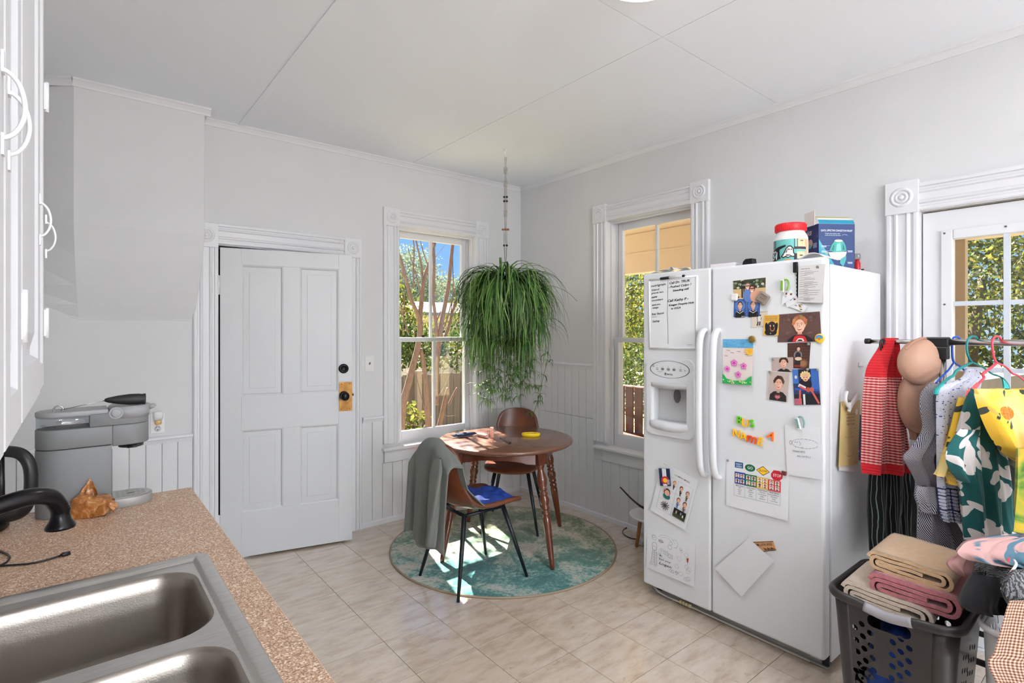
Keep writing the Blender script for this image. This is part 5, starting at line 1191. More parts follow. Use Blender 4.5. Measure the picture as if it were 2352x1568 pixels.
# crayon drawing
P_ = Pic(fq((1660, 778), (1731, 778), (1728, 885), (1661, 880), .0006, (.0, .0, .012, .012)), NX, (226, 212, 206)); r_ = random.Random(2)
P_.rect(0, .80, 1, 1, (100, 172, 212))
for i in range(60): x, y = r_.random(), r_.uniform(.81, .98); P_.line([(x, y), (min(1, x+r_.uniform(.03, .1)), y+r_.uniform(-.01, .01))], .008, r_.choice([(64, 142, 190), (130, 194, 226), (84, 156, 204)]))
P_.poly([(1, .80), (.80, .76), (.82, .68), (.90, .65), (1, .66)], (246, 204, 70)); P_.ell(.92, .74, .09, .06, (240, 176, 44))
for i in range(7): t = 2.6+i*.32; P_.line([(.92+.09*math.cos(t), .74+.06*math.sin(t)), (.92+.20*math.cos(t), .74+.12*math.sin(t))], .012, (244, 190, 60))
for x, y in ((.20, .74), (.33, .69), (.55, .72), (.13, .62), (.80, .66)): P_.line([(x-.05, y+.01), (x-.02, y), (x, y+.008), (x+.03, y-.004), (x+.06, y)], .008, (50, 52, 60))
for x, y, s_ in ((.40, .47, .11), (.72, .41, .10), (.17, .33, .095), (.55, .22, .10)):
    for i in range(5): t = i*2*PI/5+.3; P_.ell(x+s_*.62*math.cos(t), y+s_*.42*math.sin(t), s_*.42, s_*.30, (206, 84, 176), 10); P_.ell(x+s_*.62*math.cos(t), y+s_*.42*math.sin(t), s_*.26, s_*.19, (232, 140, 206), 10)
    P_.ell(x, y, s_*.26, s_*.18, (170, 50, 140))
P_.poly([(0, 0), (1, 0), (1, .20), (.92, .18), (.8, .10), (.6, .085), (.35, .08), (.15, .12), (.06, .2), (0, .22)], (40, 168, 84))
for i in range(34): x = r_.random()*.96+.02; P_.ell(x, r_.uniform(.01, .075+.3*max(0, abs(x-.5)-.35)), .022, .014, r_.choice([(206, 222, 120), (240, 226, 170), (24, 140, 70), (70, 186, 100), (226, 232, 180)]), 7)
P_.done('crayon_drawing', 'crayon drawing of sky, sun and pink flowers by the door handle', 'drawing', G1)
# text page
P_ = Pic(fq((1834, 611), (1896, 606), (1889, 695), (1833, 694), .003, (0, .004, .016, .008)), NX, (214, 210, 208)); r_ = random.Random(12)
P_.text('February 14th, 2015', .10, .90, .028, (60, 58, 58), w=.34); y = .84
for blk in (5, 3, 6, 6, 4):
    for i in range(blk):
        x = .06+(.18 if i % 2 else 0); P_.line([(x, y), (x+r_.uniform(.3, .66), y+.012)], .007, (120, 116, 116)); y -= .029
    y -= .03
P_.done('typed_page', 'curled typed page with many lines of small print near the door top', 'paper', G1)
Pic(fq((1838, 612), (1893, 609), (1891, 699), (1837, 697), .0006, (0, .001, .004, .003)), NX, (196, 192, 190)).done('under_page', 'blank sheet tucked behind the curled typed page', 'paper', G1)
a, b = onX(XF-.004, 1832, 628), onX(XF-.004, 1832, 694)
m = MB()
for i in range(16): p = a.lerp(b, i/15); m.obox(p, Vector((0, .0035+.002*(i % 2), 0)), Vector((0, 0, .0042)), Vector((.001, 0, 0)))
m.build('black_serrated_strip', BLACK, label='narrow black serrated strip hanging beside the typed page', cat='strip')
def magnet(px, py, r, col, name, label, h=.006, rough=.3, metal=0):
    c_ = onX(XF-.0042, px, py)
    return MB().lathe([(r*.96, 0), (r, h*.25), (r, h*.7), (r*.9, h), (1e-5, h)], c_, 18, NX).build(name, mat('magnet_%d_%d_%d' % col, col, rough, metal), label=label, cat='magnet', group='fridge magnets')
a, b = onX(XF-.001, 1828, 602), onX(XF-.001, 1829, 626)
MB().obox((a+b)/2-Vector((.006, 0, 0)), (0, .009, 0), (0, 0, abs(a.z-b.z)/2), (.006, 0, 0)).build('black_clip_magnet', BLACK, label='black bar clip magnet at the top of the fridge door', cat='magnet', bev=.002, group='fridge magnets')
magnet(1879, 613, .0055, (126, 122, 122), 'disc_magnet', 'small grey disc magnet pinning the typed page')
for px, py, lb in ((1776, 825, 'small disc magnet on the cropped portrait of the dark-haired boy'), (1769, 854, 'small disc magnet on the corner of the smiling portrait'), (1857, 790, 'small disc magnet on the photo with the wooden wall'), (1855, 848, 'small disc magnet on the top edge of the swing photo'), (1878, 849, 'small disc magnet on the corner of the swing photo'), (1672, 1057, 'small disc magnet on the upper corner of the zones chart')):
    magnet(px, py, .0058, (150, 140, 134), 'disc_magnet', lb, .004)
magnet(1728, 779, .0165, (150, 122, 62), 'gold_magnet', 'gold round magnet on the corner of the crayon drawing', .007, .35, .6)
c_ = onX(XF-.0046, 1883, 777); bt = MB().lathe([(.0195, 0), (.0205, .002), (.018, .0045), (.01, .006), (1e-5, .0066)], c_, 24, NX).build('rainbow_button', mat('button_yellow', (240, 200, 60), .25, coat=.6), label='round rainbow button with a heart on the corner of the large portrait', cat='magnet', group='fridge magnets')
cy_, cz_ = c_.y, c_.z; qd = lambda s_, x: [Vector((x, cy_+s_, cz_-s_)), Vector((x, cy_-s_, cz_-s_)), Vector((x, cy_-s_, cz_+s_)), Vector((x, cy_+s_, cz_+s_))]
P_ = Pic(qd(.0155, c_.x-.0064), NX, (0, 0, 0), 0)
P_.poly([(.0, .55), (.1, .85), (.5, 1), (.9, .85), (1, .55), (.5, .75)], (120, 90, 190)); P_.poly([(.02, .5), (.1, .75), (.5, .86), (.9, .75), (.98, .5), (.5, .6)], (70, 160, 210)); P_.poly([(.1, .5), (.5, .68), (.9, .5), (.5, .4)], (90, 180, 90)); P_.poly([(.5, .22), (.3, .5), (.38, .62), (.5, .55), (.62, .62), (.7, .5)], (226, 96, 60)); P_.mb.build('print', P_.mats, parent=bt)
# taupe square tile, white square
c_ = onX(XF-.0032, 1754, 685); t = .62; e1 = Vector((0, math.cos(t), math.sin(t))); e2 = Vector((0, -math.sin(t), math.cos(t)))
tq = MB().obox(c_-Vector((.009, 0, 0)), e1*.026, e2*.026, (.009, 0, 0)).build('taupe_magnet', mat('taupe_plastic', (138, 124, 114), .45), label='thick taupe rounded square magnet tilted beside the couple snapshot', cat='magnet', bev=.007, bseg=3, group='fridge magnets')
m = MB(); f_ = c_-Vector((.0186, 0, 0))
for s1, s2 in ((.014, .019), (.014, -.019)): m.obox(f_+e2*s2*.9, e1*.013, e2*.0012, (.0006, 0, 0))
m.obox(f_, e1*.010, e2*.0012, (.0006, 0, 0)); m.build('groove', ink((92, 82, 76)), parent=tq)
c_ = onX(XF-.0025, 1688, 682); MB().obox(c_-Vector((.005, 0, 0)), (0, .0165, .001), (0, -.001, .0165), (.005, 0, 0)).build('white_magnet', WHITEP, label='white rounded square magnet at the corner of the couple snapshot', cat='magnet', bev=.005, bseg=3, group='fridge magnets')
# spring clips
def clip(px, py, col, nm, lab, ln=.05, tilt=0):
    c_ = onX(XF-.003, px, py); tg = thing(nm, c_, lab, 'clip', 'fridge magnets'); a_ = Vector((0, math.sin(tilt), math.cos(tilt))); s_ = Vector((0, math.cos(tilt), -math.sin(tilt)))
    MB().obox(c_-Vector((.010, 0, 0)), s_*.009, a_*(ln/2), (.005, 0, 0)).build('clip_body', WHITEP, parent=tg, bev=.004, bseg=3)
    MB().obox(c_-Vector((.0158, 0, 0))+a_*.002, s_*.0052, a_*(ln*.40), (.0012, 0, 0)).build('clip_inset', mat(nm+'_col', col, .5), parent=tg, bev=.001)
    k = c_-s_*.022+a_*.010-Vector((.008, 0, 0))
    MB().tube(smooth_path([k-a_*.030+s_*.004, k-a_*.008-s_*.004, k+a_*.012-s_*.002, k+a_*.018+s_*.010, k+a_*.010+s_*.016], 4), .0036, 8).build('clip_wing', mat(nm+'_col', col, .5), parent=tg)
    return c_
clip(1799, 657, (112, 166, 40), 'green_clip', 'white spring clip with a lime green inset holding a sticker strip', .056)
clip(1835, 972, (122, 160, 150), 'teal_clip', 'white spring clip with a grey-green inset holding the thank-you drawing', .052, .25)
# sticker strip
r_ = random.Random(3); m = MB(); P_ = None
segs = [((1797, 672), (1817, 664), (1828, 680), (1796, 700)), ((1802, 690), (1828, 676), (1836, 692), (1808, 706)), ((1812, 704), (1832, 690), (1854, 704), (1846, 716))]
for i, s_ in enumerate(segs):
    P_ = Pic(fq(s_[0], s_[1], s_[2], s_[3], .002+.0012*i, (0, 0, .004, .004)), NX, (226, 226, 228))
    for j in range(5):
        u, v = r_.uniform(.15, .85), r_.uniform(.15, .85); k = r_.choice(['e', 's'])
        if k == 'e': P_.ell(u, v, .09, .12, r_.choice([(160, 70, 60), (190, 150, 60)]), 9); P_.ell(u, v, .05, .06, (60, 30, 30), 7)
        else:
            for t in range(4): P_.line([(u-.1*math.cos(t*PI/4), v-.1*math.sin(t*PI/4)), (u+.1*math.cos(t*PI/4), v+.1*math.sin(t*PI/4))], .015, (120, 124, 130))
    o = P_.done('sticker_strip', ['sticker strip piece hanging just under the green clip', 'middle piece of the folded sticker strip', 'lowest piece of the folded sticker strip above the boy portrait'][i], 'sticker strip', 'folded sticker strip')
# letter magnets
def letter(ch, px, py, h, col, rot, lab):
    vs, fs, tw = text_mesh(ch, 3); c_ = onX(XF-.001, px, py); sc = h/.72; hh = .55 if ch == 'm' else .7; cr, sr = math.cos(rot), math.sin(rot)
    def W2(x, y, d): X_ = (x-tw/2)*sc; Y_ = (y-hh/2)*sc; return c_+Vector((-d, -(X_*cr-Y_*sr), X_*sr+Y_*cr))
    n = len(vs); D_ = .0085; ec = {}
    for f in fs:
        for a_, b_ in zip(f, f[1:]+f[:1]): ec[(a_, b_)] = 1
    bd = [(a_, b_) for (a_, b_) in ec if (b_, a_) not in ec]
    V_ = [W2(x, y, D_) for x, y in vs]+[W2(x, y, 0) for x, y in vs]
    m = MB().add(V_, list(fs)+[(b_, a_, a_+n, b_+n) for a_, b_ in bd]); return m.build('letter_magnet', mat('letter_%d_%d_%d' % col, col, .4), label=lab, cat='magnet', group='fridge letters')
GRN, YEL, ORG_, RED_ = (110, 196, 48), (248, 188, 30), (250, 116, 24), (236, 84, 30)
for a_ in (('B', 1699, 964, .037, GRN, -.05, 'green letter B magnet starting the word bus'), ('U', 1712, 970, .037, YEL, -.1, 'yellow letter U magnet in the word bus'), ('S', 1728, 972, .037, GRN, .1, 'green letter S magnet ending the word bus'),
           ('N', 1692, 994, .037, YEL, -.1, 'yellow letter N magnet starting the word name'), ('A', 1709, 1001, .037, YEL, .05, 'yellow letter A magnet in the word name'), ('m', 1727, 1007, .047, RED_, -.15, 'orange-red small letter m magnet in the word name'), ('E', 1747, 1013, .037, YEL, -.2, 'yellow letter E magnet ending the word name'), ('A', 1773, 1000, .037, ORG_, -.45, 'orange letter A magnet tilted by itself')): letter(*a_)
# zones chart
P_ = Pic(fq((1669, 1055), (1812, 1077), (1810, 1196), (1668, 1160), .0008, (0, 0, .010, .004)), NX, (228, 228, 230))
cx_ = (.145, .325, .515, .70, .89); cols_ = [(46, 62, 150), (28, 110, 62), (228, 178, 52), (204, 40, 44)]
P_.rect(.145, .86, .285, 1.0-.015, (30, 84, 140)); P_.text('REST', .165, .925, .032, (236, 240, 244), w=.10); P_.text('AREA', .165, .878, .032, (236, 240, 244), w=.10)
P_.ell(.40, .90, .085, .075, (24, 100, 62), 24); P_.text('GO', .355, .875, .055, (240, 244, 240), w=.09)
P_.poly([(.50, .885), (.61, .98), (.715, .88), (.61, .785)], (40, 34, 20)); P_.poly([(.512, .885), (.61, .967), (.702, .88), (.61, .80)], (246, 192, 40)); P_.text('SLOW', .548, .865, .042, (40, 34, 20), w=.125)
P_.poly([(.735, .86), (.775, .935), (.865, .935), (.91, .865), (.91, .80), (.865, .74), (.775, .74), (.735, .80)], (198, 34, 46)); P_.text('STOP', .765, .81, .055, (244, 240, 240), w=.125)
for i in range(4):
    P_.rect(cx_[i], .52, cx_[i+1], .775-.012*i, cols_[i]); w_ = cx_[i+1]-cx_[i]
    for a_ in (.27, .73):
        for b_ in (.585, .70-.006*i):
            u = cx_[i]+w_*a_; P_.rect(u-.032, b_-.042, u+.032, b_+.042, (240, 236, 230)); P_.ell(u, b_+.010, .022, .028, (50, 36, 30), 9); P_.ell(u, b_+.002, .017, .024, r_.choice([(190, 130, 96), (222, 170, 140), (130, 84, 60)]), 9); P_.rect(u-.02, b_-.04, u+.02, b_-.022, r_.choice([(60, 60, 120), (40, 120, 70), (160, 60, 60)]))
    P_.text(['Blue Zone', 'Green Zone', 'Yellow Zone', 'Red Zone'][i], cx_[i]+.025, .475, .026, K, w=w_-.05)
    for j, t in enumerate((['Sad', 'Tired', 'Sick', 'Slow'], ['Happy', 'Focused', 'Calm', 'Proud'], ['Worried', 'Frustrated', 'Silly', 'Excited'], ['Overjoyed/Elated', 'Panicked', 'Angry', 'Terrified'])[i]): P_.text(t, cx_[i]+w_/2-.006*len(t), .435-.042*j, .022, (50, 48, 50), w=min(.012*len(t), w_-.02))
for x in cx_: P_.line([(x, .27), (x, .52)], .004, (120, 120, 124))
P_.line([(cx_[0], .27), (cx_[4], .27)], .005, (120, 120, 124))
P_.done('zones_chart', 'printed feelings chart with go, slow and stop signs in four colours', 'chart', G1)
c_ = onX(XF-.0045, 1802, 1086); MB().obox(c_-Vector((.005, 0, 0)), (0, .010, .001), (0, -.001, .009), (.005, 0, 0)).build('red_brown_magnet', mat('red_brown', (112, 46, 38), .4), label='small red-brown block magnet pinning the feelings chart', cat='magnet', bev=.002, group='fridge magnets')
# thank-you drawing
P_ = Pic(fq((1802, 975), (1884, 980), (1889, 1101), (1808, 1090), .0020, (.0, 0, .014, .003)), NX, (226, 226, 228)); PN = (120, 118, 122)
body = [(.20+.36*(1-math.cos(t)), .66+.055*math.sin(t)*(1.5-abs(t-PI)*0)) for t in [PI*i/10 for i in range(11)]]
for i in range(10): a_, b_ = body[i], body[i+1]; P_.line([a_, (a_[0]+(b_[0]-a_[0])*.75, a_[1]+(b_[1]-a_[1])*.75)], .006, PN); P_.line([(a_[0], 1.30-a_[1]), (a_[0]+(b_[0]-a_[0])*.75, 1.30-(a_[1]+(b_[1]-a_[1])*.75))], .006, PN)
for i in range(8): P_.ell(.16+.035*math.cos(i*.8), .655+.035*math.sin(i*.8), .012, .008, PN, 6)
P_.ell(.29, .67, .012, .008, K, 6); P_.ell(.34, .67, .012, .008, K, 6); P_.line([(.40, .69), (.45, .65), (.42, .61)], .006, PN)
for x in (.30, .36, .46, .50): P_.ell(x, .575, .012, .007, PN, 6)
P_.text('THANKS', .20, .475, .032, PN, w=.36); P_.text('ALOTL!', .32, .385, .032, PN, w=.38)
P_.done('thank_you_drawing', 'white sheet with a pencil salamander and the words thanks alotl', 'drawing', G1)
# compromises page
P_ = Pic(fq((1521, 1058), (1604, 1103), (1574, 1218), (1494, 1171), .0008, (0, .004, .010, .006)), NX, (226, 226, 228)); GL = (160, 160, 164)
P_.text('COMPROMISES', .40, .865, .028, (50, 50, 54), w=.42); P_.text('Name', .05, .96, .014, (120, 120, 120), w=.1)
for y in (.80, .55, .33): P_.line([(.14, y), (.94, y)], .003, GL)
for x in (.14, .54, .94): P_.line([(x, .12), (x, .80)], .004, GL)
P_.line([(.14, .12), (.94, .12)], .003, GL)
def cartoon(u, v, s_, hair, shirt, legs=(60, 60, 70)):
    P_.rect(u-.018*s_, v-.11*s_, u-.004*s_, v-.05*s_, legs); P_.rect(u+.004*s_, v-.11*s_, u+.018*s_, v-.05*s_, legs); P_.ell(u, v-.035*s_, .03*s_, .045*s_, shirt, 10); P_.line([(u, v-.02*s_), (u+.06*s_, v-.03*s_)], .016*s_, SKIN); P_.ell(u, v+.04*s_, .048*s_, .045*s_, hair, 12); P_.ell(u+.006*s_, v+.03*s_, .038*s_, .035*s_, SKIN, 12)
cartoon(.46, .70, .9, (190, 120, 60), (60, 60, 80)); cartoon(.66, .66, 1.0, (96, 46, 30), (40, 60, 60)); cartoon(.84, .63, 1.0, (150, 76, 46), (80, 90, 60)); cartoon(.66, .43, 1.05, (130, 80, 50), (70, 120, 180), (40, 90, 160)); cartoon(.84, .41, 1.15, (96, 60, 44), (120, 96, 90), (80, 60, 60))
P_.ell(.34, .42, .10, .055, (30, 110, 100)); P_.ell(.33, .50, .085, .07, (64, 42, 34), 14); P_.ell(.335, .485, .068, .055, SKIN, 14); P_.line([(.24, .46), (.22, .52), (.28, .54)], .02, SKIN)
for i in range(11): t = i*.57; P_.line([(.36, .24), (.36+.12*math.cos(t), .24+.085*math.sin(t))], .014, (64, 64, 68))
P_.rect(.60, .14, .93, .31, (26, 28, 26)); P_.rect(.60, .14, .93, .21, (58, 66, 36)); P_.ell(.68, .24, .02, .035, (190, 160, 140), 8); P_.ell(.80, .25, .02, .03, (150, 150, 160), 8); P_.ell(.86, .22, .02, .03, (220, 220, 225), 8)
P_.done('compromises_page', 'tilted worksheet headed compromises with small cartoon people on the freezer door', 'paper', G1)
P_ = Pic(fq((1513, 1075), (1538, 1076), (1541, 1116), (1517, 1115), .0125), NX, (34, 42, 84), .002); P_.rect(.30, 0, .68, 1, (232, 232, 236)); P_.ell(.52, .32, .36, .24, (206, 40, 48), 24); P_.ell(.52, .32, .20, .135, (250, 196, 50), 20); P_.rect(.40, 0, .62, .12, (232, 232, 236)); P_.text('WINTER PARK', .95, .08, .18, (236, 236, 240), w=.40, rot=PI/2)
P_.mb.f and P_.done('flag_magnet', 'narrow flag magnet with navy and white stripes, red ring and gold disc', 'magnet', 'fridge magnets')
# pencil drawing
P_ = Pic(fq((1487, 1212), (1597, 1249), (1594, 1347), (1484, 1302), .0008, (0, 0, .012, .004)), NX, (226, 227, 229)); PN = (130, 130, 134); PD = (84, 84, 88)
def loop(u, v, ru, rv, c=PN, w=.005, n=14, a0=0, a1=2*PI): P_.line([(u+ru*math.cos(a0+(a1-a0)*i/n), v+rv*math.sin(a0+(a1-a0)*i/n)) for i in range(n+1)], w, c)
loop(.16, .82, .045, .06, PD); loop(.14, .84, .03, .035, PD); loop(.17, .60, .055, .11, PD); loop(.17, .56, .04, .05); P_.line([(.13, .50), (.11, .18)], .006, PD); P_.line([(.165, .5), (.165, .18)], .006); P_.line([(.18, .5), (.19, .18)], .006); P_.line([(.225, .5), (.235, .18)], .006, PD)
for y in (.46, .4, .34, .28, .22): P_.line([(.12, y), (.165, y-.01)], .004); P_.line([(.185, y), (.23, y-.01)], .004)
loop(.11, .15, .035, .025); loop(.21, .15, .035, .025)
loop(.31, .79, .05, .035, PD); loop(.31, .79, .035, .02, PD); P_.line([(.26, .80), (.36, .77)], .008, PD)
for k in (0, .05): loop(.42, .80, .18-k, .17-k, PN, .004, 16, .2, 2.7)
loop(.60, .84, .06, .10, PN, .005, 16, -1.9, 2.4); loop(.50, .72, .04, .05); loop(.52, .82, .03, .04)
for u, v in ((.33, .58), (.30, .46), (.72, .76), (.74, .72)): loop(u, v, .02, .03)
for u, v in ((.42, .54), (.52, .50)): P_.line([(u-.04, v+.05), (u+.045, v+.04), (u+.04, v-.045), (u-.045, v-.035), (u-.04, v+.05)], .005, PD); loop(u, v, .015, .02)
P_.text('In', .29, .42, .04, PD, w=.05, shear=.2); P_.text('Luv you', .28, .33, .05, PD, w=.24, shear=.2); P_.text('Logan', .28, .22, .06, PD, w=.26, shear=.25); loop(.53, .16, .025, .03, PD); loop(.58, .16, .025, .03, PD); P_.line([(.63, .18), (.65, .20), (.66, .17), (.68, .20), (.69, .17), (.655, .12), (.63, .18)], .006, PD)
for u, v in ((.66, .32), (.74, .18), (.85, .40), (.90, .36), (.88, .30), (.88, .12), (.84, .10), (.90, .14), (.70, .52), (.84, .68)): loop(u, v, .04, .045, (160, 160, 164), .004)
P_.poly([(.85, .60), (.89, .62), (.88, .52), (.86, .51)], (190, 60, 50)); P_.line([(.87, .52), (.87, .46)], .006, PN)
P_.done('pencil_drawing', 'pencil drawing of a person and small shapes low on the freezer door', 'drawing', G1)
# blank sheet, city magnet
Pic(fq((1720, 1236), (1778, 1288), (1703, 1370), (1641, 1304), .0060, (0, .004, .010, .006)), NX, (224, 224, 226)).ell(.86, .42, .006, .008, K, 6).done('blank_sheet', 'blank white sheet turned cornerwise low on the fridge door', 'paper', G1)
P_ = Pic(fq((1728, 1244), (1776, 1242), (1784, 1263), (1750, 1267), .0008), NX, (206, 150, 100), .003); P_.rect(0, .93, 1, 1, (40, 30, 26)); P_.rect(0, 0, 1, .08, (40, 30, 26)); P_.text('MILWAUKEE', .10, .55, .30, K, w=.80)
for i in range(9): P_.poly([(.30+.07*i, .12), (.33+.07*i, .40-.1*(i % 3)), (.38+.07*i, .30), (.36+.07*i, .12)], (40, 32, 30))
P_.done('city_magnet', 'tan city skyline magnet half behind the blank sheet', 'magnet', 'fridge magnets')
# ---- refrigerator side: clip with papers, hook
SY_ = FY0
def sq(TL, TR, BR, BL, base=.001, lift=(0, 0, 0, 0)):
    c = [onY(SY_-base-lf, *p) for p, lf in zip((TL, TR, BR, BL), lift)]; return [c[3], c[2], c[1], c[0]]
NS = (0, -1, 0); G2 = 'papers clipped to the refrigerator side'
Pic(sq((1931, 930), (1974, 926), (1971, 1084), (1927, 1080), .001, (0, 0, .02, .01)), NS, (222, 220, 216)).done('white_notepaper', 'white paper under the tan envelope on the refrigerator side', 'paper', G2)
Pic(sq((1950, 938), (1989, 940), (1982, 1064), (1950, 1050), .0018, (0, 0, .012, .006)), NS, (214, 212, 210)).done('loose_leaf', 'pale leaf sticking out behind the tan envelope', 'paper', G2)
P_ = Pic(sq((1955, 950), (1978, 952), (1979, 1058), (1955, 1052), .004, (0, 0, .012, .006)), NS, (60, 56, 110)); r_ = random.Random(6)
for i in range(14): P_.ell(r_.random(), r_.uniform(.02, .4), .2, .05, r_.choice([(50, 90, 180), (150, 70, 150), (230, 230, 240), (90, 60, 140)]), 8)
P_.done('picture_postcard', 'dark blue and violet postcard edge beside the tan envelope', 'card', G2)
P_ = Pic(sq((1931, 922), (1976, 918), (1970, 1066), (1926, 1072), .0075, (0, 0, .016, .008)), NS, (206, 182, 122))
for i in range(4): P_.line([(.2, .94-.025*i), (.5, .95-.025*i)], .006, (110, 96, 70))
for i in range(4): P_.text('dinner' if i % 2 else 'lunch at', .28, .78-.05*i, .022, (96, 84, 60), w=.45, shear=.2)
for i in range(5): P_.line([(.4+.08*i, .62-.06*(i % 3)), (.46+.08*i, .63-.06*(i % 3))], .008, (96, 84, 60)); P_.line([(.3+.1*i, .45), (.34+.1*i, .42)], .008, (96, 84, 60))
P_.line([(.3+.22*(1-math.cos(t)), .22-.08*math.sin(t)) for t in [PI*i/10 for i in range(11)]], .006, (150, 130, 86)); P_.ell(.80, .82, .07, .05, (232, 230, 228))
P_.done('tan_envelope', 'tan handwritten envelope clipped to the refrigerator side', 'envelope', G2)
cl = thing('white_clamp', onY(SY_-.02, 1948, 925), 'white plastic clamp magnet gripping the envelope on the refrigerator side', 'clip')
for pts in (((1945, 900), (1942, 915), (1946, 930), (1952, 940)), ((1972, 905), (1962, 920), (1954, 932), (1950, 945))):
    MB().tube(smooth_path([onY(SY_-.028, *p) for p in pts], 4), [.011-.004*i/12 for i in range(13)], 10, flat=.6).build('jaw', WHITEP, parent=cl)
MB().lathe([(.011, -.010), (.013, 0), (.011, .010)], onY(SY_-.022, 1952, 930), 14, (0, 1, 0)).build('pivot', WHITEP, parent=cl)
h0 = onY(SY_, 1975, 836)
MB().box(h0.x-.022, SY_-.004, h0.z-.012, h0.x+.022, SY_+.001, h0.z+.010).box(h0.x-.018, SY_-.02, h0.z-.012, h0.x+.018, SY_-.004, h0.z-.006).build('side_hook', WHITEP, label='small white hook stuck on the refrigerator side beside the red garment', cat='hook', bev=.003)
# ---- on top of the refrigerator
FT = 1.7435
jc = dep(2.62, 1816, 560); jc.z = FT
jr = .0765
jar = thing('powder_tub', jc, 'white powder tub with a red lid and a retro printed label on the refrigerator', 'tub')
JH = .178
TUBW = mat('tub_white', (232, 230, 228), .35)
MB().lathe([(jr-.006, 0), (jr-.001, .004), (jr-.001, .16), (jr-.004, .170), (jr-.014, .188), (jr-.016, .196)], jc, 40).build('tub_body', TUBW, parent=jar)
RED = mat('lid_red', (232, 28, 40), .4)
lid = MB().lathe([(jr-.010, .194), (jr-.007, .196), (jr-.007, .226), (jr-.010, .231), (1e-5, .232)], jc, 48).build('lid', RED, parent=jar)
m = MB()
for i in range(48): t = 2*PI*i/48; e = Vector((math.cos(t), math.sin(t), 0)); m.obox(jc+e*(jr-.0068)+Z*.211, Vector((-e.y, e.x, 0))*.0018, Z*.013, e*.0008)
m.build('lid_rib', RED, parent=lid)
class CylPic(Pic):
    def __init__(s, c, r, z0, z1, a0, a1):
        s.c, s.r, s.z0, s.z1, s.a0, s.a1 = c, r, z0, z1, a0, a1; w = abs(a1-a0)*r; s.mb = MB(); s.mats = []; s.k = 0; s.th = .0003
        s.q = [Vector((0, 0, 0)), Vector((w, 0, 0)), Vector((w, z1-z0, 0)), Vector((0, z1-z0, 0))]; s.n = Vector((1, 0, 0))
    def P(s, u, v, h): t = s.a0+(s.a1-s.a0)*u; return Vector((s.c.x+(s.r+h)*math.cos(t), s.c.y+(s.r+h)*math.sin(t), s.z0+(s.z1-s.z0)*v))
    def poly(s, pts, c):
        h = s.h(); P = []
        for (a, b), (c2, d) in zip(pts, pts[1:]+pts[:1]):
            n = max(1, int(abs(c2-a)/.05))
            for i in range(n): P.append(s.P(a+(c2-a)*i/n, b+(d-b)*i/n, h))
        s.mb.poly(P, s.mi(c)); return s
    def rect(s, u0, v0, u1, v1, c):
        h = s.h(); n = max(1, int(abs(u1-u0)/.04)); m = s.mi(c)
        for i in range(n): a, b = u0+(u1-u0)*i/n, u0+(u1-u0)*(i+1)/n; s.mb.poly([s.P(a, v0, h), s.P(b, v0, h), s.P(b, v1, h), s.P(a, v1, h)], m)
        return s
ac = math.atan2(-FW[1]-RT[1]*.5, -FW[0]-RT[0]*.5)      # label faces the viewer
P_ = CylPic(jc, jr-.0008, FT+.004, FT+.150, ac-1.45, ac+1.45)
TEAL, NAVY, CREAM, PEACH = (112, 190, 184), (30, 32, 56), (244, 214, 164), (238, 176, 138)
P_.rect(.0, 0, .62, 1, TEAL); P_.rect(.62, 0, .9, 1, PEACH); P_.rect(.9, 0, 1, 1, (226, 206, 196)); P_.rect(0, 0, .06, 1, (198, 150, 130)); P_.rect(.09, .5, .16, 1, NAVY)
P_.rect(.56, .72, .64, 1, NAVY); P_.rect(.56, .66, .84, .74, NAVY); P_.rect(.60, .58, .84, .65, TEAL); P_.rect(.64, .75, .80, .97, CREAM); P_.rect(.67, .92, .76, .955, NAVY); P_.rect(.72, .80, .74, .93, PEACH)
P_.rect(.62, .34, .80, .57, CREAM); P_.rect(.66, .44, .76, .475, NAVY); P_.rect(.56, .30, .84, .35, NAVY); P_.rect(.56, .22, .62, .52, NAVY); P_.ell(.72, .10, .15, .14, NAVY, 20); P_.ell(.73, .10, .115, .105, CREAM, 20); P_.rect(.67, .06, .78, .085, NAVY); P_.ell(.68, .24, .12, .05, TEAL, 16); P_.poly([(.80, .0), (.86, .18), (.90, .0)], (206, 104, 30))
for i in range(20): P_.rect(.955, .04+.046*i, .975, .065+.046*i, (206, 60, 60))
P_.poly([(.30, .0), (.28, .12), (.36, .26), (.46, .32), (.52, .22), (.58, .18), (.62, .05), (.55, 0)], (228, 176, 124)); P_.ell(.38, .20, .09, .05, (240, 200, 150)); P_.ell(.44, .30, .08, .045, (214, 156, 104)); P_.line([(.31, .24), (.48, .32)], .01, (120, 70, 40))
P_.poly([(.0, .20), (.24, .36), (.30, .38), (.27, .47), (.27, .68), (.40, .76), (.40, .82), (.22, .76), (.02, .62)], (24, 24, 30)); P_.text('ST', .015, .36, .29, (244, 240, 238), w=.24, shear=.12)
P_.poly([(.30, .44), (.36, .56), (.40, .70), (.45, .78), (.50, .78), (.55, .70), (.56, .55), (.60, .45), (.55, .40), (.50, .43), (.45, .38), (.40, .42), (.35, .38)], (24, 24, 30)); P_.poly([(.335, .45), (.385, .56), (.42, .69), (.455, .745), (.495, .745), (.53, .68), (.54, .54), (.565, .46), (.54, .43), (.50, .46), (.45, .41), (.40, .455), (.35, .42)], (240, 226, 220)); P_.ell(.462, .66, .018, .022, (24, 24, 30), 9, .3); P_.ell(.508, .655, .014, .02, (24, 24, 30), 9)
P_.rect(.12, .135, .34, .215, (24, 24, 30)); P_.text('PEANUT BUTTER', .14, .155, .04, (240, 236, 230), w=.18); P_.text('CEREAL MILK FLAVOR', .12, .05, .035, (60, 84, 90), w=.24)
P_.mb.build('label', P_.mats, parent=jar)
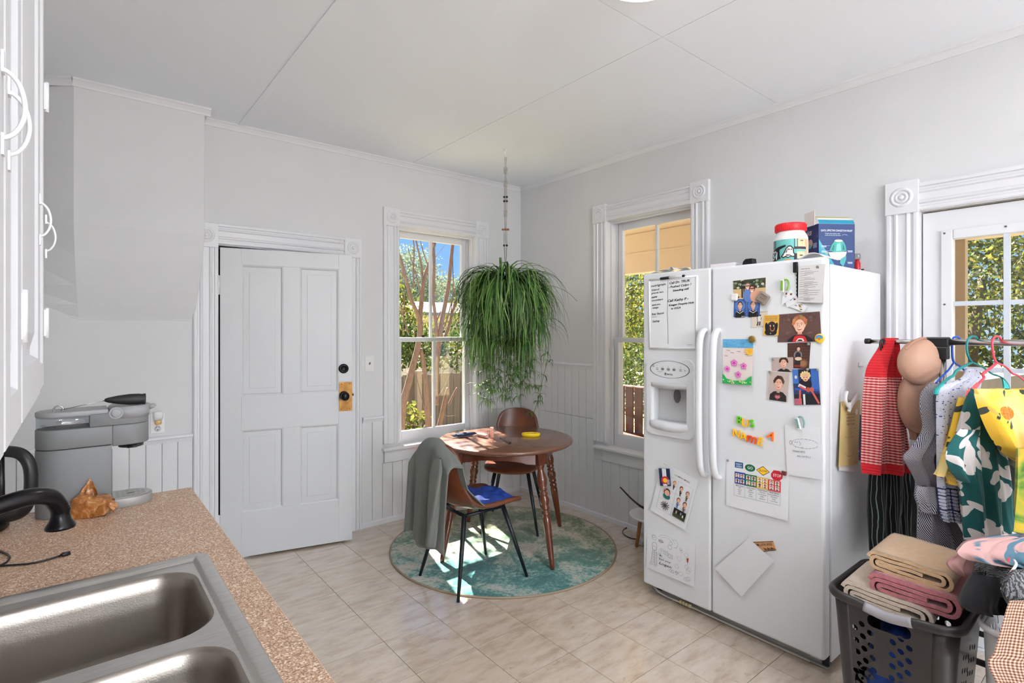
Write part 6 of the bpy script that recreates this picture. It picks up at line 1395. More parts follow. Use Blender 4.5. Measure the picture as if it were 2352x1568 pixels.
# blue inhaler box with open flap
ba_, bb_ = dep(2.60, 1880, 560), dep(2.615, 1963, 560); ba_.z = bb_.z = FT
ex = (bb_-ba_).normalized(); ey = Vector((-ex.y, ex.x, 0)); wd = (bb_-ba_).length; dpth = .105; bh = .232
bxo = thing('steam_inhaler_box', (ba_+bb_)/2, 'open blue cardboard box for a steam inhaler standing on the refrigerator', 'box')
CARD = mat('card_white', (226, 224, 220), .6)
m = MB(); t_ = .002
def bp(u, d, z): return ba_+ex*u+ey*d+Z*z
for c, a, b, n in ((bp(wd/2, t_/2, bh/2), ex*(wd/2), Z*(bh/2), ey*(t_/2)), (bp(wd/2, dpth-t_/2, bh/2), ex*(wd/2), Z*(bh/2), ey*(t_/2)), (bp(t_/2, dpth/2, bh/2), ey*(dpth/2), Z*(bh/2), ex*(t_/2)), (bp(wd-t_/2, dpth/2, bh/2), ey*(dpth/2), Z*(bh/2), ex*(t_/2)), (bp(wd/2, dpth/2, t_), ex*(wd/2), ey*(dpth/2), Z*(t_/2))): m.obox(c, a, b, n)
m.build('carton', mat('box_navy', (28, 56, 112), .45), parent=bxo)
P_ = Pic([bp(0, -.0005, 0), bp(wd, -.0005, 0), bp(wd, -.0005, bh), bp(0, -.0005, bh)], -ey, (30, 62, 120), .0002)
for i, c in enumerate(((74, 160, 176), (62, 142, 168), (50, 120, 158), (42, 100, 146), (36, 82, 134))): P_.poly([(0, .56-.115*i), (0, .68-.115*i), (.55-.06*i, .0), (.36-.06*i, 0)] if i < 4 else [(0, 0), (0, .15), (.2, 0)], c)
P_.text('QUICK, EFFECTIVE CONGESTION RELIEF!', .06, .84, .038, (240, 244, 248), w=.87); P_.text('"Portable steam inhalation relief"', .17, .785, .022, (216, 226, 236), w=.42); P_.text('soothes sinus & throat discomfort', .17, .75, .022, (216, 226, 236), w=.44); P_.line([(.64, .76), (.70, .78), (.80, .765)], .006, (200, 210, 230))
P_.poly([(.30, .44), (.36, .56), (.44, .64), (.68, .64), (.74, .55), (.77, .44), (.60, .41), (.42, .41)], (66, 160, 150)); P_.poly([(.34, .45), (.40, .56), (.44, .54), (.42, .43)], (40, 120, 120)); P_.poly([(.48, .43), (.50, .58), (.60, .60), (.62, .44)], (130, 204, 190)); P_.poly([(.66, .45), (.66, .58), (.70, .54), (.72, .46)], (36, 110, 116)); P_.ell(.55, .645, .115, .025, (232, 222, 206)); P_.ell(.55, .645, .08, .016, (206, 190, 170)); P_.poly([(.26, .40), (.78, .42), (.74, .33), (.60, .24), (.44, .25), (.32, .31)], (222, 206, 196)); P_.poly([(.60, .26), (.76, .34), (.76, .26), (.68, .10), (.58, .18)], (66, 156, 160)); P_.ell(.22, .39, .04, .035, (140, 170, 160))
for u, v in ((.08, .53), (.08, .42), (.80, .43), (.80, .19), (.80, .05)):
    for j in range(3 if v < .1 else 2): P_.rect(u, v-.022*j, u+.13, v-.022*j+.011, (214, 224, 236))
    P_.line([(u+.13 if u < .5 else u, v+.01), (u+.24 if u < .5 else u-.02, v+.01)], .004, (190, 206, 226))
P_.mb.build('front_print', P_.mats, parent=bxo)
P_ = Pic([bp(-.0005, dpth, 0), bp(-.0005, 0, 0), bp(-.0005, 0, bh), bp(-.0005, dpth, bh)], -ex, (36, 40, 96), .0002); P_.rect(0, 0, 1, 1, (34, 42, 98)); P_.text('VÂGE', .05, .80, .085, (240, 210, 190), w=.45, shear=.2)
for v, c in ((.62, (206, 170, 150)), (.34, (214, 140, 150)), (.06, (190, 130, 170))):
    P_.ell(.42, v, .17, .09, c, 14); P_.ell(.38, v-.06, .14, .05, (110, 180, 170), 12); P_.ell(.72, v+.08, .08, .045, (40, 50, 110), 12)
    for j in range(5): P_.rect(.62, v-.02-.022*j, .90, v-.01-.022*j, (196, 204, 226))
P_.mb.build('side_print', P_.mats, parent=bxo)
m = MB(); n = 10
def flp(u, v):
    a = 1.25*v; return bp(wd*(u*1.0), .055*v*v+.012*v, bh+.055*math.sin(a)/1.25*1.1+.0)+ex*(.018*v*v*u)
m = MB().grid(flp, 8, 10); ftop = m.build('top_flap', CARD, parent=bxo, solid=.0015)
def band(v0, v1, c, nm):
    MB().grid(lambda u, v: flp(.01+.98*u, v0+(v1-v0)*v)+Vector((-ey.x, -ey.y, .3))*.0014, 8, 6).build(nm, ink(c), parent=ftop)
band(.0, .34, (28, 138, 172), 'flap_band'); band(.34, .36, (20, 90, 140), 'flap_line'); band(.66, .88, (236, 214, 72), 'flap_stripe')
m = MB()
for i in range(16): u = .05+.057*i; m.add([flp(u, .70)+Z*.0022-ey*.0016, flp(u+.03, .70)+Z*.0022-ey*.0016, flp(u+.03, .82)+Z*.0022-ey*.0016, flp(u, .82)+Z*.0022-ey*.0016], [(0, 1, 2, 3)])
m.build('flap_print', ink((150, 110, 40)), parent=ftop)
MB().obox(bp(-.012, .05, bh+.03), ex*.0008, ey*.04, Z*.035).build('side_flap', CARD, parent=bxo)
# small things behind it
p = dep(2.80, 1969, 600); p.z = FT
rb = MB().lathe([(.013, 0), (.0145, .003), (.0145, .065), (.010, .075), (.010, .085)], p, 16).build('red_bottle', mat('red_bottle_plastic', (196, 34, 40), .35), label='little red and white bottle beside the blue box on the refrigerator', cat='bottle')
MB().lathe([(.0148, .012), (.0148, .03)], p, 16, cap=False).build('label', ink((226, 226, 222)), parent=rb); MB().lathe([(.0155, .0852), (.0155, .112), (.012, .115)], p, 16).build('cap', glassmat('clear_cap', (226, 226, 230), .15), parent=rb)
p = dep(2.80, 1985, 610); p.z = FT
sc_ = thing('black_scrunchie', p, 'black ruffled hair clip lying at the back corner of the refrigerator top', 'hair clip')
m = MB(); r_ = random.Random(9)
for i in range(22): t = r_.uniform(0, 2*PI); q_ = r_.uniform(.2, 1.3); m.obox(p+Vector((math.cos(t)*.018*math.sin(q_), math.sin(t)*.018*math.sin(q_), .024+.018*math.cos(q_))), Vector((math.cos(t), math.sin(t), r_.uniform(-1, 1))).normalized()*.010, Vector((-math.sin(t), math.cos(t), 0))*.0055, Vector((0, 0, 1))*.0012)
m.build('ruffle', BLACK, parent=sc_); MB().lathe([(.012, 0), (.014, .01), (.008, .03)], p, 10).box(p.x-.04, p.y-.006, 0+p.z, p.x+.02, p.y+.006, p.z+.006).build('clip_base', BLACK, parent=sc_)
a, b = dep(2.72, 1637, 612), dep(2.62, 1692, 607); a.z = b.z = FT
zc = thing('white_film_box', (a+b)/2, 'long white box lying along the top of the refrigerator', 'box')
d = (b-a).normalized(); q_ = Vector((-d.y, d.x, 0)); MB().obox((a+b)/2+Z*.023, d*((b-a).length/2), q_*.022, Z*.023).build('box_body', mat('box_pale', (226, 220, 222), .5), parent=zc, bev=.002)
c_ = b+d*.03; bc_ = thing('black_case', c_, 'black plastic case lying beside the long white box on the refrigerator', 'case')
MB().prism([c_-q_*.02, c_-q_*.02+Z*.045+d*.012, c_-q_*.02+Z*.056+d*.024, c_-q_*.02+Z*.056+d*.058, c_-q_*.02+d*.065], q_*.04).build('case_body', BLACK, parent=bc_, bev=.003)
p = onX(XF+.03, 1545, 622); p.z = 1.7705
r_ = random.Random(2)
MB().grid(lambda u, v: p+Vector((-.02+.05*v, .10-.20*u, .004+.010*abs(math.sin(5*u+2*v))+.022*max(0, 1-abs(u-.52)*9)*(1-v*.5))), 20, 6).build('crumpled_film', mat('film_white', (226, 222, 216), .35), solid=.001, label='crumpled strip of white plastic lying on the freezer door top', cat='plastic strip')
# ================================================================== CLOTHES RACK, GARMENTS, LAUNDRY
RX, RZc = 2.73, 1.409
CHR = mat('rail_chrome', (196, 194, 190), .18, 1)
rk = thing('garment_rack', (RX, -.02, 0), 'chrome and black garment rack loaded with clothes in front of the glazed door', 'rack')
MB().tube([(RX, -.75, RZc), (RX, .60, RZc)], .0125, 16).build('rail', CHR, parent=rk)
MB().tube([(RX, .56, RZc), (RX, .845, RZc-.001)], .0092, 14).build('extension_rail', CHR, parent=rk)
MB().lathe([(.0125, 0), (.0125, .02), (.01, .022)], (RX, .840, RZc), 12, (0, 1, 0)).build('end_cap', BLACK, parent=rk)
for y in (.605, -.70):
    MB().box(RX-.019, y-.042, RZc-.020, RX+.019, y+.042, RZc+.020).box(RX-.017, y-.04, RZc-.07, RX+.017, y+.0, RZc-.018).build('connector', BLACK, parent=rk, bev=.005)
    MB().tube([(RX, y-.02, .09), (RX, y-.02, RZc-.06)], .0115, 12).build('post', CHR, parent=rk)
    MB().tube([(RX-.22, y-.02, .085), (RX+.22, y-.02, .085)], .013, 12).build('foot_bar', BLACK, parent=rk)
    for x in (RX-.205, RX+.205): MB().lathe([(.02, 0), (.022, .02), (.014, .06), (.012, .08)], (x, y-.02, .001), 12).build('caster', BLACK, parent=rk)
for x, z in ((RX-.13, .225), (RX+.20, .19)): MB().tube([(x, -.72, z), (x, .585, z)], .012, 10).build('shelf_bar', BLACK, parent=rk)
for y in (.585, -.72): MB().tube([(RX-.13, y, .225), (RX, y, .21), (RX+.20, y, .19)], .010, 8).build('shelf_end', BLACK, parent=rk)
SL = .0008
def gp(px, py, d0, pc): return dep(d0+SL*(px-pc), px, py)
def garment(name, label, rows, d0, mt, thick=.03, nf=3, amp=.012, ph=0, nu=56, nv=46, cat='garment', drift=2.0, uw=None, build=True, parent=None):
    """hanging cloth body from outline rows (row, left, right) at depth d0: closed, folded, with thickness"""
    pc = sum(r[1]+r[2] for r in rows)/len(rows)/2; n = len(rows)-1
    def row(v):
        t = v*n; i = min(int(t), n-1); f = t-i; A = rows
        def cr(k): a, b, c, d = A[max(i-1, 0)][k], A[i][k], A[i+1][k], A[min(i+2, n)][k]; return .5*((2*b)+(c-a)*f+(2*a-5*b+4*c-d)*f*f+(3*b-a-3*c+d)*f**3)
        return cr(0), cr(1), cr(2)
    W0 = uw or max(abs(r[2]-r[1]) for r in rows)*d0/FP
    def fn(u, v):
        py, l, r = row(v); s_ = 2*u if u < .5 else 2-2*u; sg = -1 if u < .5 else 1
        L, Rr = gp(l, py, d0, pc), gp(r, py, d0, pc); p = L.lerp(Rr, s_); nd = Vector((Rr.y-L.y, -(Rr.x-L.x), 0)); nd = nd.normalized() if nd.length > 1e-6 else Vector((FW[0], FW[1], 0))
        if nd.x*FW[0]+nd.y*FW[1] < 0: nd = -nd
        en = .35+.65*min(1, v*1.6); f = amp*en*(math.sin(2*PI*nf*s_+ph+drift*v)+.45*math.sin(2*PI*nf*2.3*s_+2*ph-1.3*drift*v))
        return p+nd*(sg*thick*math.sqrt(max(0, math.sin(PI*s_)))*(.55+.45*en)+f)
    zt = gp(rows[0][1], rows[0][0], d0, pc).z
    def uv(u, v): s_ = 2*u if u < .5 else 2-2*u; return (s_*W0, gp(pc, row(v)[0], d0, pc).z)
    mb = MB().grid(fn, nu, nv, wrap=False, uvfn=uv)
    return mb.build(name, mt, label=label, cat=cat, parent=parent, group='clothes on the rack' if not parent else None)
def UV(key, rough=.9): q = NT(key, rough, sheen=.1); t = q.tex('UV'); return q, t, q.sep(t)
# red striped cardigan
q, t, s_ = UV('red_stripe_knit'); Zc = lambda py, d: EYE+(HZ-py)/FP*d
w = q.math('SINE', q.math('MULTIPLY', s_[1], 2*PI/.0118)); d_ = q.math('SINE', q.math('MULTIPLY', s_[0], 2*PI/.0075))
f = q.math('GREATER_THAN', q.math('ADD', w, q.math('MULTIPLY', d_, .45)), .10)
c = q.mix(f, (172, 30, 38), (214, 168, 160)); z_ = s_[1]
plain = q.math('MAXIMUM', q.math('GREATER_THAN', z_, Zc(866, 2.32)), q.math('LESS_THAN', z_, Zc(1062, 2.32)))
q.color(q.mix(plain, c, (196, 22, 34))); q.bump(w, .4, .003); KNIT = q.m
garment('striped_cardigan', 'red and white striped knit cardigan hanging at the end of the rack', [(776, 2033, 2056), (800, 2024, 2060), (835, 2004, 2064), (868, 1996, 2068), (930, 1990, 2075), (1000, 1986, 2082), (1060, 1981, 2088), (1086, 1979, 2090)], 2.32, KNIT, .030, 2.1, .019, 1.0)
m = MB()
for k, x in enumerate((2021, 2026, 2031)):
    m.tube(smooth_path([gp(x+3, 842, 2.315, 2025), gp(x+5, 815, 2.315, 2025), gp(x, 795, 2.31, 2025), gp(x+1, 783, 2.31, 2025), gp(x+6, 779, 2.32, 2025), gp(x+8, 786, 2.33, 2025)], 4), .0032, 6)
m.build('velvet_hanger', BLACK, label='black slim hanger hooks beside the red striped cardigan', cat='hanger')
# pinstripe trousers
q, t, s_ = UV('pinstripe'); wv = q.math('ADD', s_[0], q.math('MULTIPLY', q.noise(9, 2, t), .010))
f = q.math('GREATER_THAN', q.math('SINE', q.math('MULTIPLY', wv, 2*PI/.0085)), .86); q.color(q.mix(f, (16, 18, 19), (136, 152, 148))); PIN = q.m
garment('pinstripe_trousers', 'black pinstripe wide-leg trousers hanging below the red striped cardigan', [(1050, 2006, 2088), (1100, 2001, 2092), (1180, 1999, 2091), (1290, 2000, 2092)], 2.42, PIN, .035, 3.2, .012, .4)
GD = fabric('grey_denim', (74, 80, 82), (92, 98, 100), 30)
garment('grey_skirt', 'dull grey-blue skirt showing between the trousers and the striped dress', [(1060, 2078, 2130), (1130, 2082, 2132), (1290, 2084, 2135)], 2.46, GD, .03, 2, .01)
# bra
TAN = mat('tan_satin', (182, 140, 116), .5, sheen=.3, bump=(200, .05)); TAN2 = mat('tan_edge', (164, 120, 98), .6)
bc_ = gp(2110, 900, 2.25, 2110); br = thing('bra', bc_, 'tan moulded bra hanging over the rack rail beside the red cardigan', 'bra', 'clothes on the rack')
def cup(px, py, rx, ry, d0, depth, tilt):
    c_ = gp(px, py, d0, px); X_ = Vector((RT[0], RT[1], 0)); N_ = Vector((-FW[0], -FW[1], 0)); a_ = X_*math.cos(tilt)+Z*math.sin(tilt); b_ = -X_*math.sin(tilt)+Z*math.cos(tilt); k = d0/FP
    def fn(u, v): t_ = 2*PI*u; r_ = math.sin(v*PI/2); sh = 1+.14*math.sin(t_)*(math.sin(t_) > 0); return c_+a_*(rx*k*r_*math.cos(t_))+b_*(ry*k*r_*math.sin(t_)*sh)+N_*(depth*math.cos(v*PI/2)**.8)
    mb = MB().grid(lambda u, v: fn(u, .004+.996*v), 36, 14, wrap=True); mb.build('cup', TAN, parent=br)
    MB().tube([c_+a_*(rx*k*math.cos(t_))+b_*(ry*k*math.sin(t_)*(1+.14*math.sin(t_)*(math.sin(t_) > 0))) for t_ in [2*PI*i/40 for i in range(40)]], .0030, 6, closed=True).build('edging', TAN2, parent=br)
cup(2112, 832, 50, 50, 2.22, .055, -.5); cup(2103, 930, 40, 64, 2.27, .05, .15)
m = MB()
for P_ in (((2080, 802), (2098, 786), (2116, 777), (2136, 779), (2152, 800), (2172, 862)), ((2136, 780), (2156, 808), (2172, 852), (2164, 884))): m.tube(smooth_path([gp(x, y, 2.19, 2110) for x, y in P_], 5), .0055, 8, flat=.3)
m.build('strap', TAN2, parent=br)
garment('band', None, [(862, 2080, 2150), (900, 2080, 2140), (950, 2086, 2125), (985, 2090, 2112), (1010, 2094, 2104)], 2.30, TAN, .012, 2, .006, parent=br, cat=None)
garment('wing', None, [(978, 2104, 2114), (1000, 2112, 2124), (1012, 2118, 2126)], 2.29, TAN2, .006, 1, .002, parent=br, cat=None)
# striped dress
q, t, s_ = UV('dress_stripe'); nz = q.math('MULTIPLY', q.noise(7, 2, t), .03)
dg = q.math('ADD', s_[0], q.math('MULTIPLY', q.math('SUBTRACT', s_[1], .9), .35)); inr = q.math('MULTIPLY', q.math('LESS_THAN', s_[1], Zc(1020, 2.16)), q.math('GREATER_THAN', s_[1], Zc(1108, 2.16)))
dg2 = q.math('ADD', q.math('MULTIPLY', s_[0], .5), s_[1])
ph = q.math('ADD', q.math('ADD', q.math('MULTIPLY', dg, q.math('SUBTRACT', 1.0, inr)), q.math('MULTIPLY', dg2, inr)), nz)
f = q.ramp(q.math('SINE', q.math('MULTIPLY', ph, 2*PI/.0038)), [(.35, (40, 44, 66)), (.65, (214, 210, 214))]); q.color(f); STRP = q.m
garment('striped_dress', 'navy and white striped wrap dress with a tied waist on the rack', [(880, 2142, 2166), (900, 2122, 2164), (935, 2118, 2162), (985, 2126, 2160), (1030, 2098, 2158), (1052, 2081, 2157), (1085, 2100, 2156), (1112, 2112, 2156), (1140, 2108, 2160), (1165, 2114, 2162), (1200, 2111, 2196), (1250, 2108, 2222), (1330, 2108, 2226)], 2.11, STRP, .03, 3, .010, .8)
garment('waist_tie', None, [(1116, 2108, 2160), (1135, 2104, 2164), (1158, 2112, 2164), (1176, 2118, 2150)], 2.065, STRP, .018, 3, .006, parent=bpy.data.objects['striped_dress'], cat=None)
# patterned blue top
q, t, s_ = UV('blue_print'); v1 = q.vor(95, t); dots = q.math('LESS_THAN', v1, .22); v2 = q.vor(240, t); fine = q.math('LESS_THAN', v2, .25)
c = q.mix(q.math('MULTIPLY', fine, .6), (198, 200, 214), (128, 134, 170)); c = q.mix(dots, c, (58, 66, 122))
zz = s_[1]; lat = q.math('MULTIPLY', q.math('SINE', q.math('MULTIPLY', s_[0], 2*PI/.024)), q.math('SINE', q.math('MULTIPLY', zz, 2*PI/.026)))
bd = q.math('LESS_THAN', zz, Zc(1112, 2.12)); c = q.mix(q.math('MULTIPLY', bd, q.math('LESS_THAN', q.math('ABSOLUTE', lat), .18)), c, (48, 54, 108))
for p_ in (1112, 1128, 1160): 
    e_ = Zc(p_, 2.12); c = q.mix(q.math('LESS_THAN', q.math('ABSOLUTE', q.math('SUBTRACT', zz, e_)), .0022), c, (34, 38, 84))
q.color(c); BPR = q.m
garment('print_blouse', 'pale blue blouse with small motifs and a patterned border on the teal hanger', [(846, 2222, 2240), (868, 2208, 2252), (888, 2160, 2256), (915, 2152, 2246), (960, 2152, 2232), (1040, 2152, 2218), (1100, 2152, 2218), (1150, 2154, 2226), (1180, 2158, 2228), (1196, 2164, 2222)], 2.075, BPR, .022, 3, .009, 2)
# yellow floral shirt
q, t, s_ = UV('yellow_floral'); wv = q.add('ShaderNodeVectorMath', {0: t, 1: (0, 0, 0)}, operation='ADD').outputs[0]
fl_ = q.math('LESS_THAN', q.vor(9.5, t, rnd=.75), .26); lf = q.math('LESS_THAN', q.vor(13, q.mapping(q.mapping(t, (1, 1, 1), (0, 0, .7)), (2.2, .9, 1)), rnd=1), .25); lf2 = q.math('LESS_THAN', q.vor(11, q.mapping(q.mapping(t, (1, 1, 1), (0, 0, -.6)), (2.4, .9, 1)), rnd=1), .20)
c = q.mix(q.ramp(q.noise(5, 2, t), [(.45, (0, 0, 0)), (.62, (255, 255, 255))]), (232, 184, 52), (230, 208, 140)); c = q.mix(lf, c, (52, 62, 52)); c = q.mix(lf2, c, (196, 160, 74))
orr = q.ramp(q.noise(160, 2, t), [(.35, (196, 80, 20)), (.65, (240, 140, 40))]); q.color(q.mix(fl_, c, orr)); YFL = q.m
ys = garment('yellow_floral_shirt', 'yellow shirt with orange flowers and dark leaves on the pink hanger', [(893, 2242, 2420), (915, 2248, 2430), (955, 2262, 2430), (1000, 2282, 2430), (1040, 2306, 2430), (1062, 2335, 2430)], 1.93, YFL, .03, 3, .016, 1.5, uw=.44)
garment('sleeve', None, [(912, 2204, 2230), (945, 2194, 2226), (1000, 2180, 2216), (1050, 2166, 2206), (1085, 2153, 2192), (1092, 2150, 2190)], 2.005, YFL, .022, 2, .007, 2, parent=ys, cat=None)
garment('cuff', None, [(1080, 2160, 2198), (1096, 2178, 2204), (1112, 2180, 2203)], 1.995, YFL, .02, 2, .006, 1, parent=ys, cat=None)
# teal leaf-print jumpsuit
q, t, s_ = UV('teal_leaf'); n1 = q.noise(3.0, 2, t, out=1); dv = q.add('ShaderNodeVectorMath', {0: n1, 1: (.14, .14, 0)}, operation='MULTIPLY').outputs[0]; tw = q.add('ShaderNodeVectorMath', {0: t, 1: dv}, operation='ADD').outputs[0]
a_ = q.vor(12, q.mapping(q.mapping(tw, (1, 1, 1), (0, 0, .55)), (2.3, .8, 1)), rnd=1); b_ = q.vor(12, q.mapping(q.mapping(tw, (1, 1, 1), (0, 0, -.65)), (2.3, .8, 1)), rnd=1)
f = q.math('LESS_THAN', q.math('MINIMUM', a_, q.math('ADD', b_, .04)), .40); q.color(q.mix(f, (14, 84, 84), (214, 206, 204))); TLF = q.m
tj = garment('leaf_jumpsuit', 'dark teal and off-white leaf-print jumpsuit hanging at the front of the rack', [(893, 2240, 2250), (920, 2226, 2262), (965, 2214, 2276), (1010, 2204, 2294), (1055, 2204, 2306), (1095, 2206, 2310), (1130, 2212, 2312), (1180, 2216, 2316), (1230, 2218, 2326), (1320, 2222, 2330)], 1.99, TLF, .034, 3.0, .012, .3)
garment('sleeve', None, [(985, 2208, 2250), (1020, 2186, 2240), (1050, 2178, 2236), (1085, 2190, 2236), (1105, 2206, 2232)], 1.93, TLF, .02, 2, .008, 1, parent=tj, cat=None)
q, t, s_ = UV('olive_dark'); q.color(q.ramp(q.noise(16, 3, t, dist=1), [(.42, (34, 40, 36)), (.5, (34, 40, 36)), (.52, (84, 84, 66)), (.7, (84, 84, 66))], True)); 
garment('olive_print_dress', 'dark olive print dress hanging behind the yellow shirt', [(960, 2296, 2440), (1060, 2300, 2440), (1320, 2304, 2440)], 2.08, q.m, .03, 4, .012)
q, t, s_ = UV('lime_print'); q.color(q.ramp(q.noise(12, 3, t, dist=1), [(.4, (70, 110, 40)), (.5, (128, 144, 46)), (.62, (186, 156, 44))]))
garment('lime_print_top', 'lime and yellow print top at the edge of the rack', [(1030, 2338, 2440), (1120, 2340, 2440), (1222, 2334, 2440)], 1.80, q.m, .02, 3, .01)
# plastic hangers
def hanger(name, label, col, stem, left, right, bar, d0, pc):
    mt = mat('hanger_%d_%d_%d' % col, col, .35); h = thing(name, gp(stem[0][0], stem[0][1], d0, pc), label, 'hanger', 'plastic hangers')
    MB().tube(smooth_path([gp(x, y, d0, pc) for x, y in stem], 5), .0042, 8).build('hook', mt, parent=h)
    MB().tube(smooth_path([gp(x, y, d0, pc) for x, y in left], 4), .0050, 8, flat=.7).build('arm', mt, parent=h)
    MB().tube(smooth_path([gp(x, y, d0, pc) for x, y in right], 4), .0050, 8, flat=.7).build('arm', mt, parent=h)
    if bar: MB().tube(smooth_path([gp(x, y, d0, pc) for x, y in bar], 4), .0042, 8).build('bar', mt, parent=h)
    return h
hanger('clothes_hanger', 'royal blue plastic hanger nearest the black rail connector', (24, 84, 186), ((2203, 784), (2204, 777), (2196, 773), (2188, 779), (2187, 800), (2188, 822), (2191, 832)), ((2191, 832), (2178, 850), (2160, 868), (2150, 880)), ((2191, 832), (2206, 842), (2222, 856), (2240, 868)), None, 2.17, 2190)
hg = hanger('clothes_hanger', 'teal plastic hanger with wide rounded ends over the blue blouse', (16, 128, 128), ((2243, 783), (2244, 776), (2236, 772), (2226, 776), (2221, 788), (2221, 806), (2225, 820), (2232, 832)), ((2232, 832), (2212, 842), (2196, 852), (2190, 862), (2180, 868), (2160, 884), (2148, 896), (2147, 903)), ((2232, 832), (2256, 842), (2278, 858), (2290, 862), (2302, 868), (2314, 882), (2318, 891)), ((2147, 903), (2156, 905), (2230, 901), (2304, 897), (2318, 891)), 2.10, 2230)
AQ = mat('hanger_aqua', (60, 196, 194), .35)
for P_ in (((2148, 897), (2146, 904), (2154, 906), (2166, 905), (2163, 892), (2168, 878), (2160, 884)), ((2302, 870), (2310, 877), (2318, 888), (2317, 893), (2304, 896), (2305, 886))):
    m = MB(); V_ = [gp(x, y, 2.098, 2230) for x, y in P_]; n_ = (V_[2]-V_[0]).cross(V_[4]-V_[0]).normalized()*.005; m.prism([v+n_*.5 for v in V_], -n_); m.build('hanger_end', AQ, parent=hg)
hanger('clothes_hanger', 'coral pink plastic hanger carrying the yellow shirt', (226, 74, 92), ((2297, 784), (2298, 777), (2290, 772), (2282, 777), (2279, 790), (2281, 810), (2284, 824), (2290, 833)), ((2290, 833), (2274, 846), (2258, 858), (2260, 868), (2250, 878), (2240, 890), (2228, 904)), ((2290, 833), (2310, 842), (2326, 858), (2338, 862), (2360, 880), (2380, 896)), None, 2.05, 2290)
m = MB(); V_ = [gp(x, y, 2.045, 2290) for x, y in ((2245, 878), (2235, 888), (2222, 897), (2219, 908), (2226, 917), (2233, 905), (2247, 886))]; n_ = (V_[2]-V_[0]).cross(V_[5]-V_[0]).normalized()*.006; m.prism([v+n_*.5 for v in V_], -n_)
m.build('hanger_end', mat('hanger_coral', (250, 110, 110), .35), parent=bpy.data.objects['clothes_hanger.002'])
# ---- laundry baskets
def basket(name, label, x0, x1, y0, y1, h, tp, mt, holes, oval=False, rim=.016):
    b = thing(name, ((x0+x1)/2, (y0+y1)/2, 0), label, 'laundry basket'); r = .06
    def at_(side, s, z):          # s metres along the side from its first corner
        k = tp*(h-z)
        return {'f': (x0+k, y1-s, z), 'b': (x1-k, y1-s, z), 'l': (x0+s, y1-k, z), 'r': (x0+s, y0+k, z)}[side]
    for sd, L in (('f', y1-y0), ('b', y1-y0), ('l', x1-x0), ('r', x1-x0)):
        out = [(r+tp*h*.55, .012), (L-r-tp*h*.55, .012), (L-r, h), (r, h)]; me = curve_fill([out]+(holes(sd, L) if holes else []), .0012)
        mb = MB(); off = {'f': (1, 0), 'b': (-1, 0), 'l': (0, -1), 'r': (0, 1)}[sd]
        mb.add([Vector(at_(sd, v.co.x, v.co.y))+Vector((off[0]*v.co.z, off[1]*v.co.z, 0)) for v in me.vertices], [tuple(p.vertices) for p in me.polygons]); mb.build('basket_side', mt, parent=b)
    for cx_, cy_, a0 in ((x0+r, y1-r, 90), (x0+r, y0+r, 180), (x1-r, y0+r, 270), (x1-r, y1-r, 0)):
        def fn(u, v, cx_=cx_, cy_=cy_, a0=a0):
            z = .012+(h-.012)*v; k = tp*(h-z); ins_ = r*1.0; t_ = math.radians(a0+90*u); sx = 1 if cx_ < (x0+x1)/2 else -1; sy = 1 if cy_ < (y0+y1)/2 else -1
            e_ = tp*h*.55*(1-v); rr_ = r+e_-k if r+e_-k > .02 else .02
            return Vector((cx_+sx*e_+(r+e_-k)*math.cos(t_), cy_+sy*e_+(r+e_-k)*math.sin(t_), z))
        MB().grid(fn, 8, 6).build('basket_corner', mt, parent=b, solid=.0024)
    MB().prism([(x, y, .010) for x, y in rrect(x0+tp*h, y0+tp*h, x1-tp*h, y1-tp*h, .05)], (0, 0, .004)).build('basket_floor', mt, parent=b)
    P = [(x, y, h+.004-.012*math.exp(-((y-(y0+y1)/2)/.07)**2)*(abs(x-(x0+x1)/2) > (x1-x0)*.45)) for x, y in rrect(x0-.008, y0-.008, x1+.008, y1+.008, r+.008, 8)]
    Q = []
    for a, c in zip(P, P[1:]+P[:1]):
        n = max(1, int((V3(a)-V3(c)).length/.03)); Q += [V3(a).lerp(V3(c), i/n) for i in range(n)]
    hy = (y0+y1)/2
    Q = [Vector((p.x, p.y, h+.004-.016*math.exp(-((p.y-hy)/.075)**2)*(abs(p.x-(x0+x1)/2) > (x1-x0)*.49))) for p in Q]
    MB().tube(Q, rim, 12, closed=True, up=(0, 0, 1), flat=.72).build('rim', mt, parent=b); return b
CHAR = mat('basket_charcoal', (46, 43, 42), .36, bump=(500, .05))
bx0, bx1, by0, by1, bh_ = 2.10, 2.50, .415, .775, .515
hp = [(385, 985), (455, 950), (540, 1045), (465, 1080), (400, 1120), (545, 1180), (475, 1210), (405, 1240), (560, 1310), (490, 1340), (425, 1375), (570, 1440), (505, 1480), (435, 1510), (775, 1140), (860, 1105), (945, 1205), (855, 1240), (765, 1275), (935, 1340), (850, 1370), (765, 1395), (925, 1465), (840, 1495), (755, 1520)]
def hol1(sd, L):
    if sd == 'f':
        hs = []
        for x, y in hp:
            p = onX(bx0+.012, 1880+x/4.506, 1220+y/4.506); hs.append((by1-p.y, p.z))
        hs += [(a, b-.155) for a, b in hs if b-.155 > .04]
        out = [ellipse(a, b, .0088, .0105, 10, .6) for a, b in hs]
        out.append(rrect(L/2-.062, .445, L/2+.062, .487, .018, 4)); return out
    return [ellipse(L*.3+.035*(i % 3)+L*.22*(i//12), .40-.045*((i//3) % 4)-.012*(i % 3), .009, .012, 8, .6) for i in range(24)]
bk = basket('laundry_basket', 'dark charcoal laundry basket of folded towels in front of the clothes rack', bx0, bx1, by0, by1, bh_, .07, CHAR, hol1)
m = MB(); hy = (by0+by1)/2
pth = [Vector((bx0-.008, hy+.068-.136*i/14, bh_+.004-.016*math.exp(-((.068-.136*i/14)/.075)**2))) for i in range(15)]
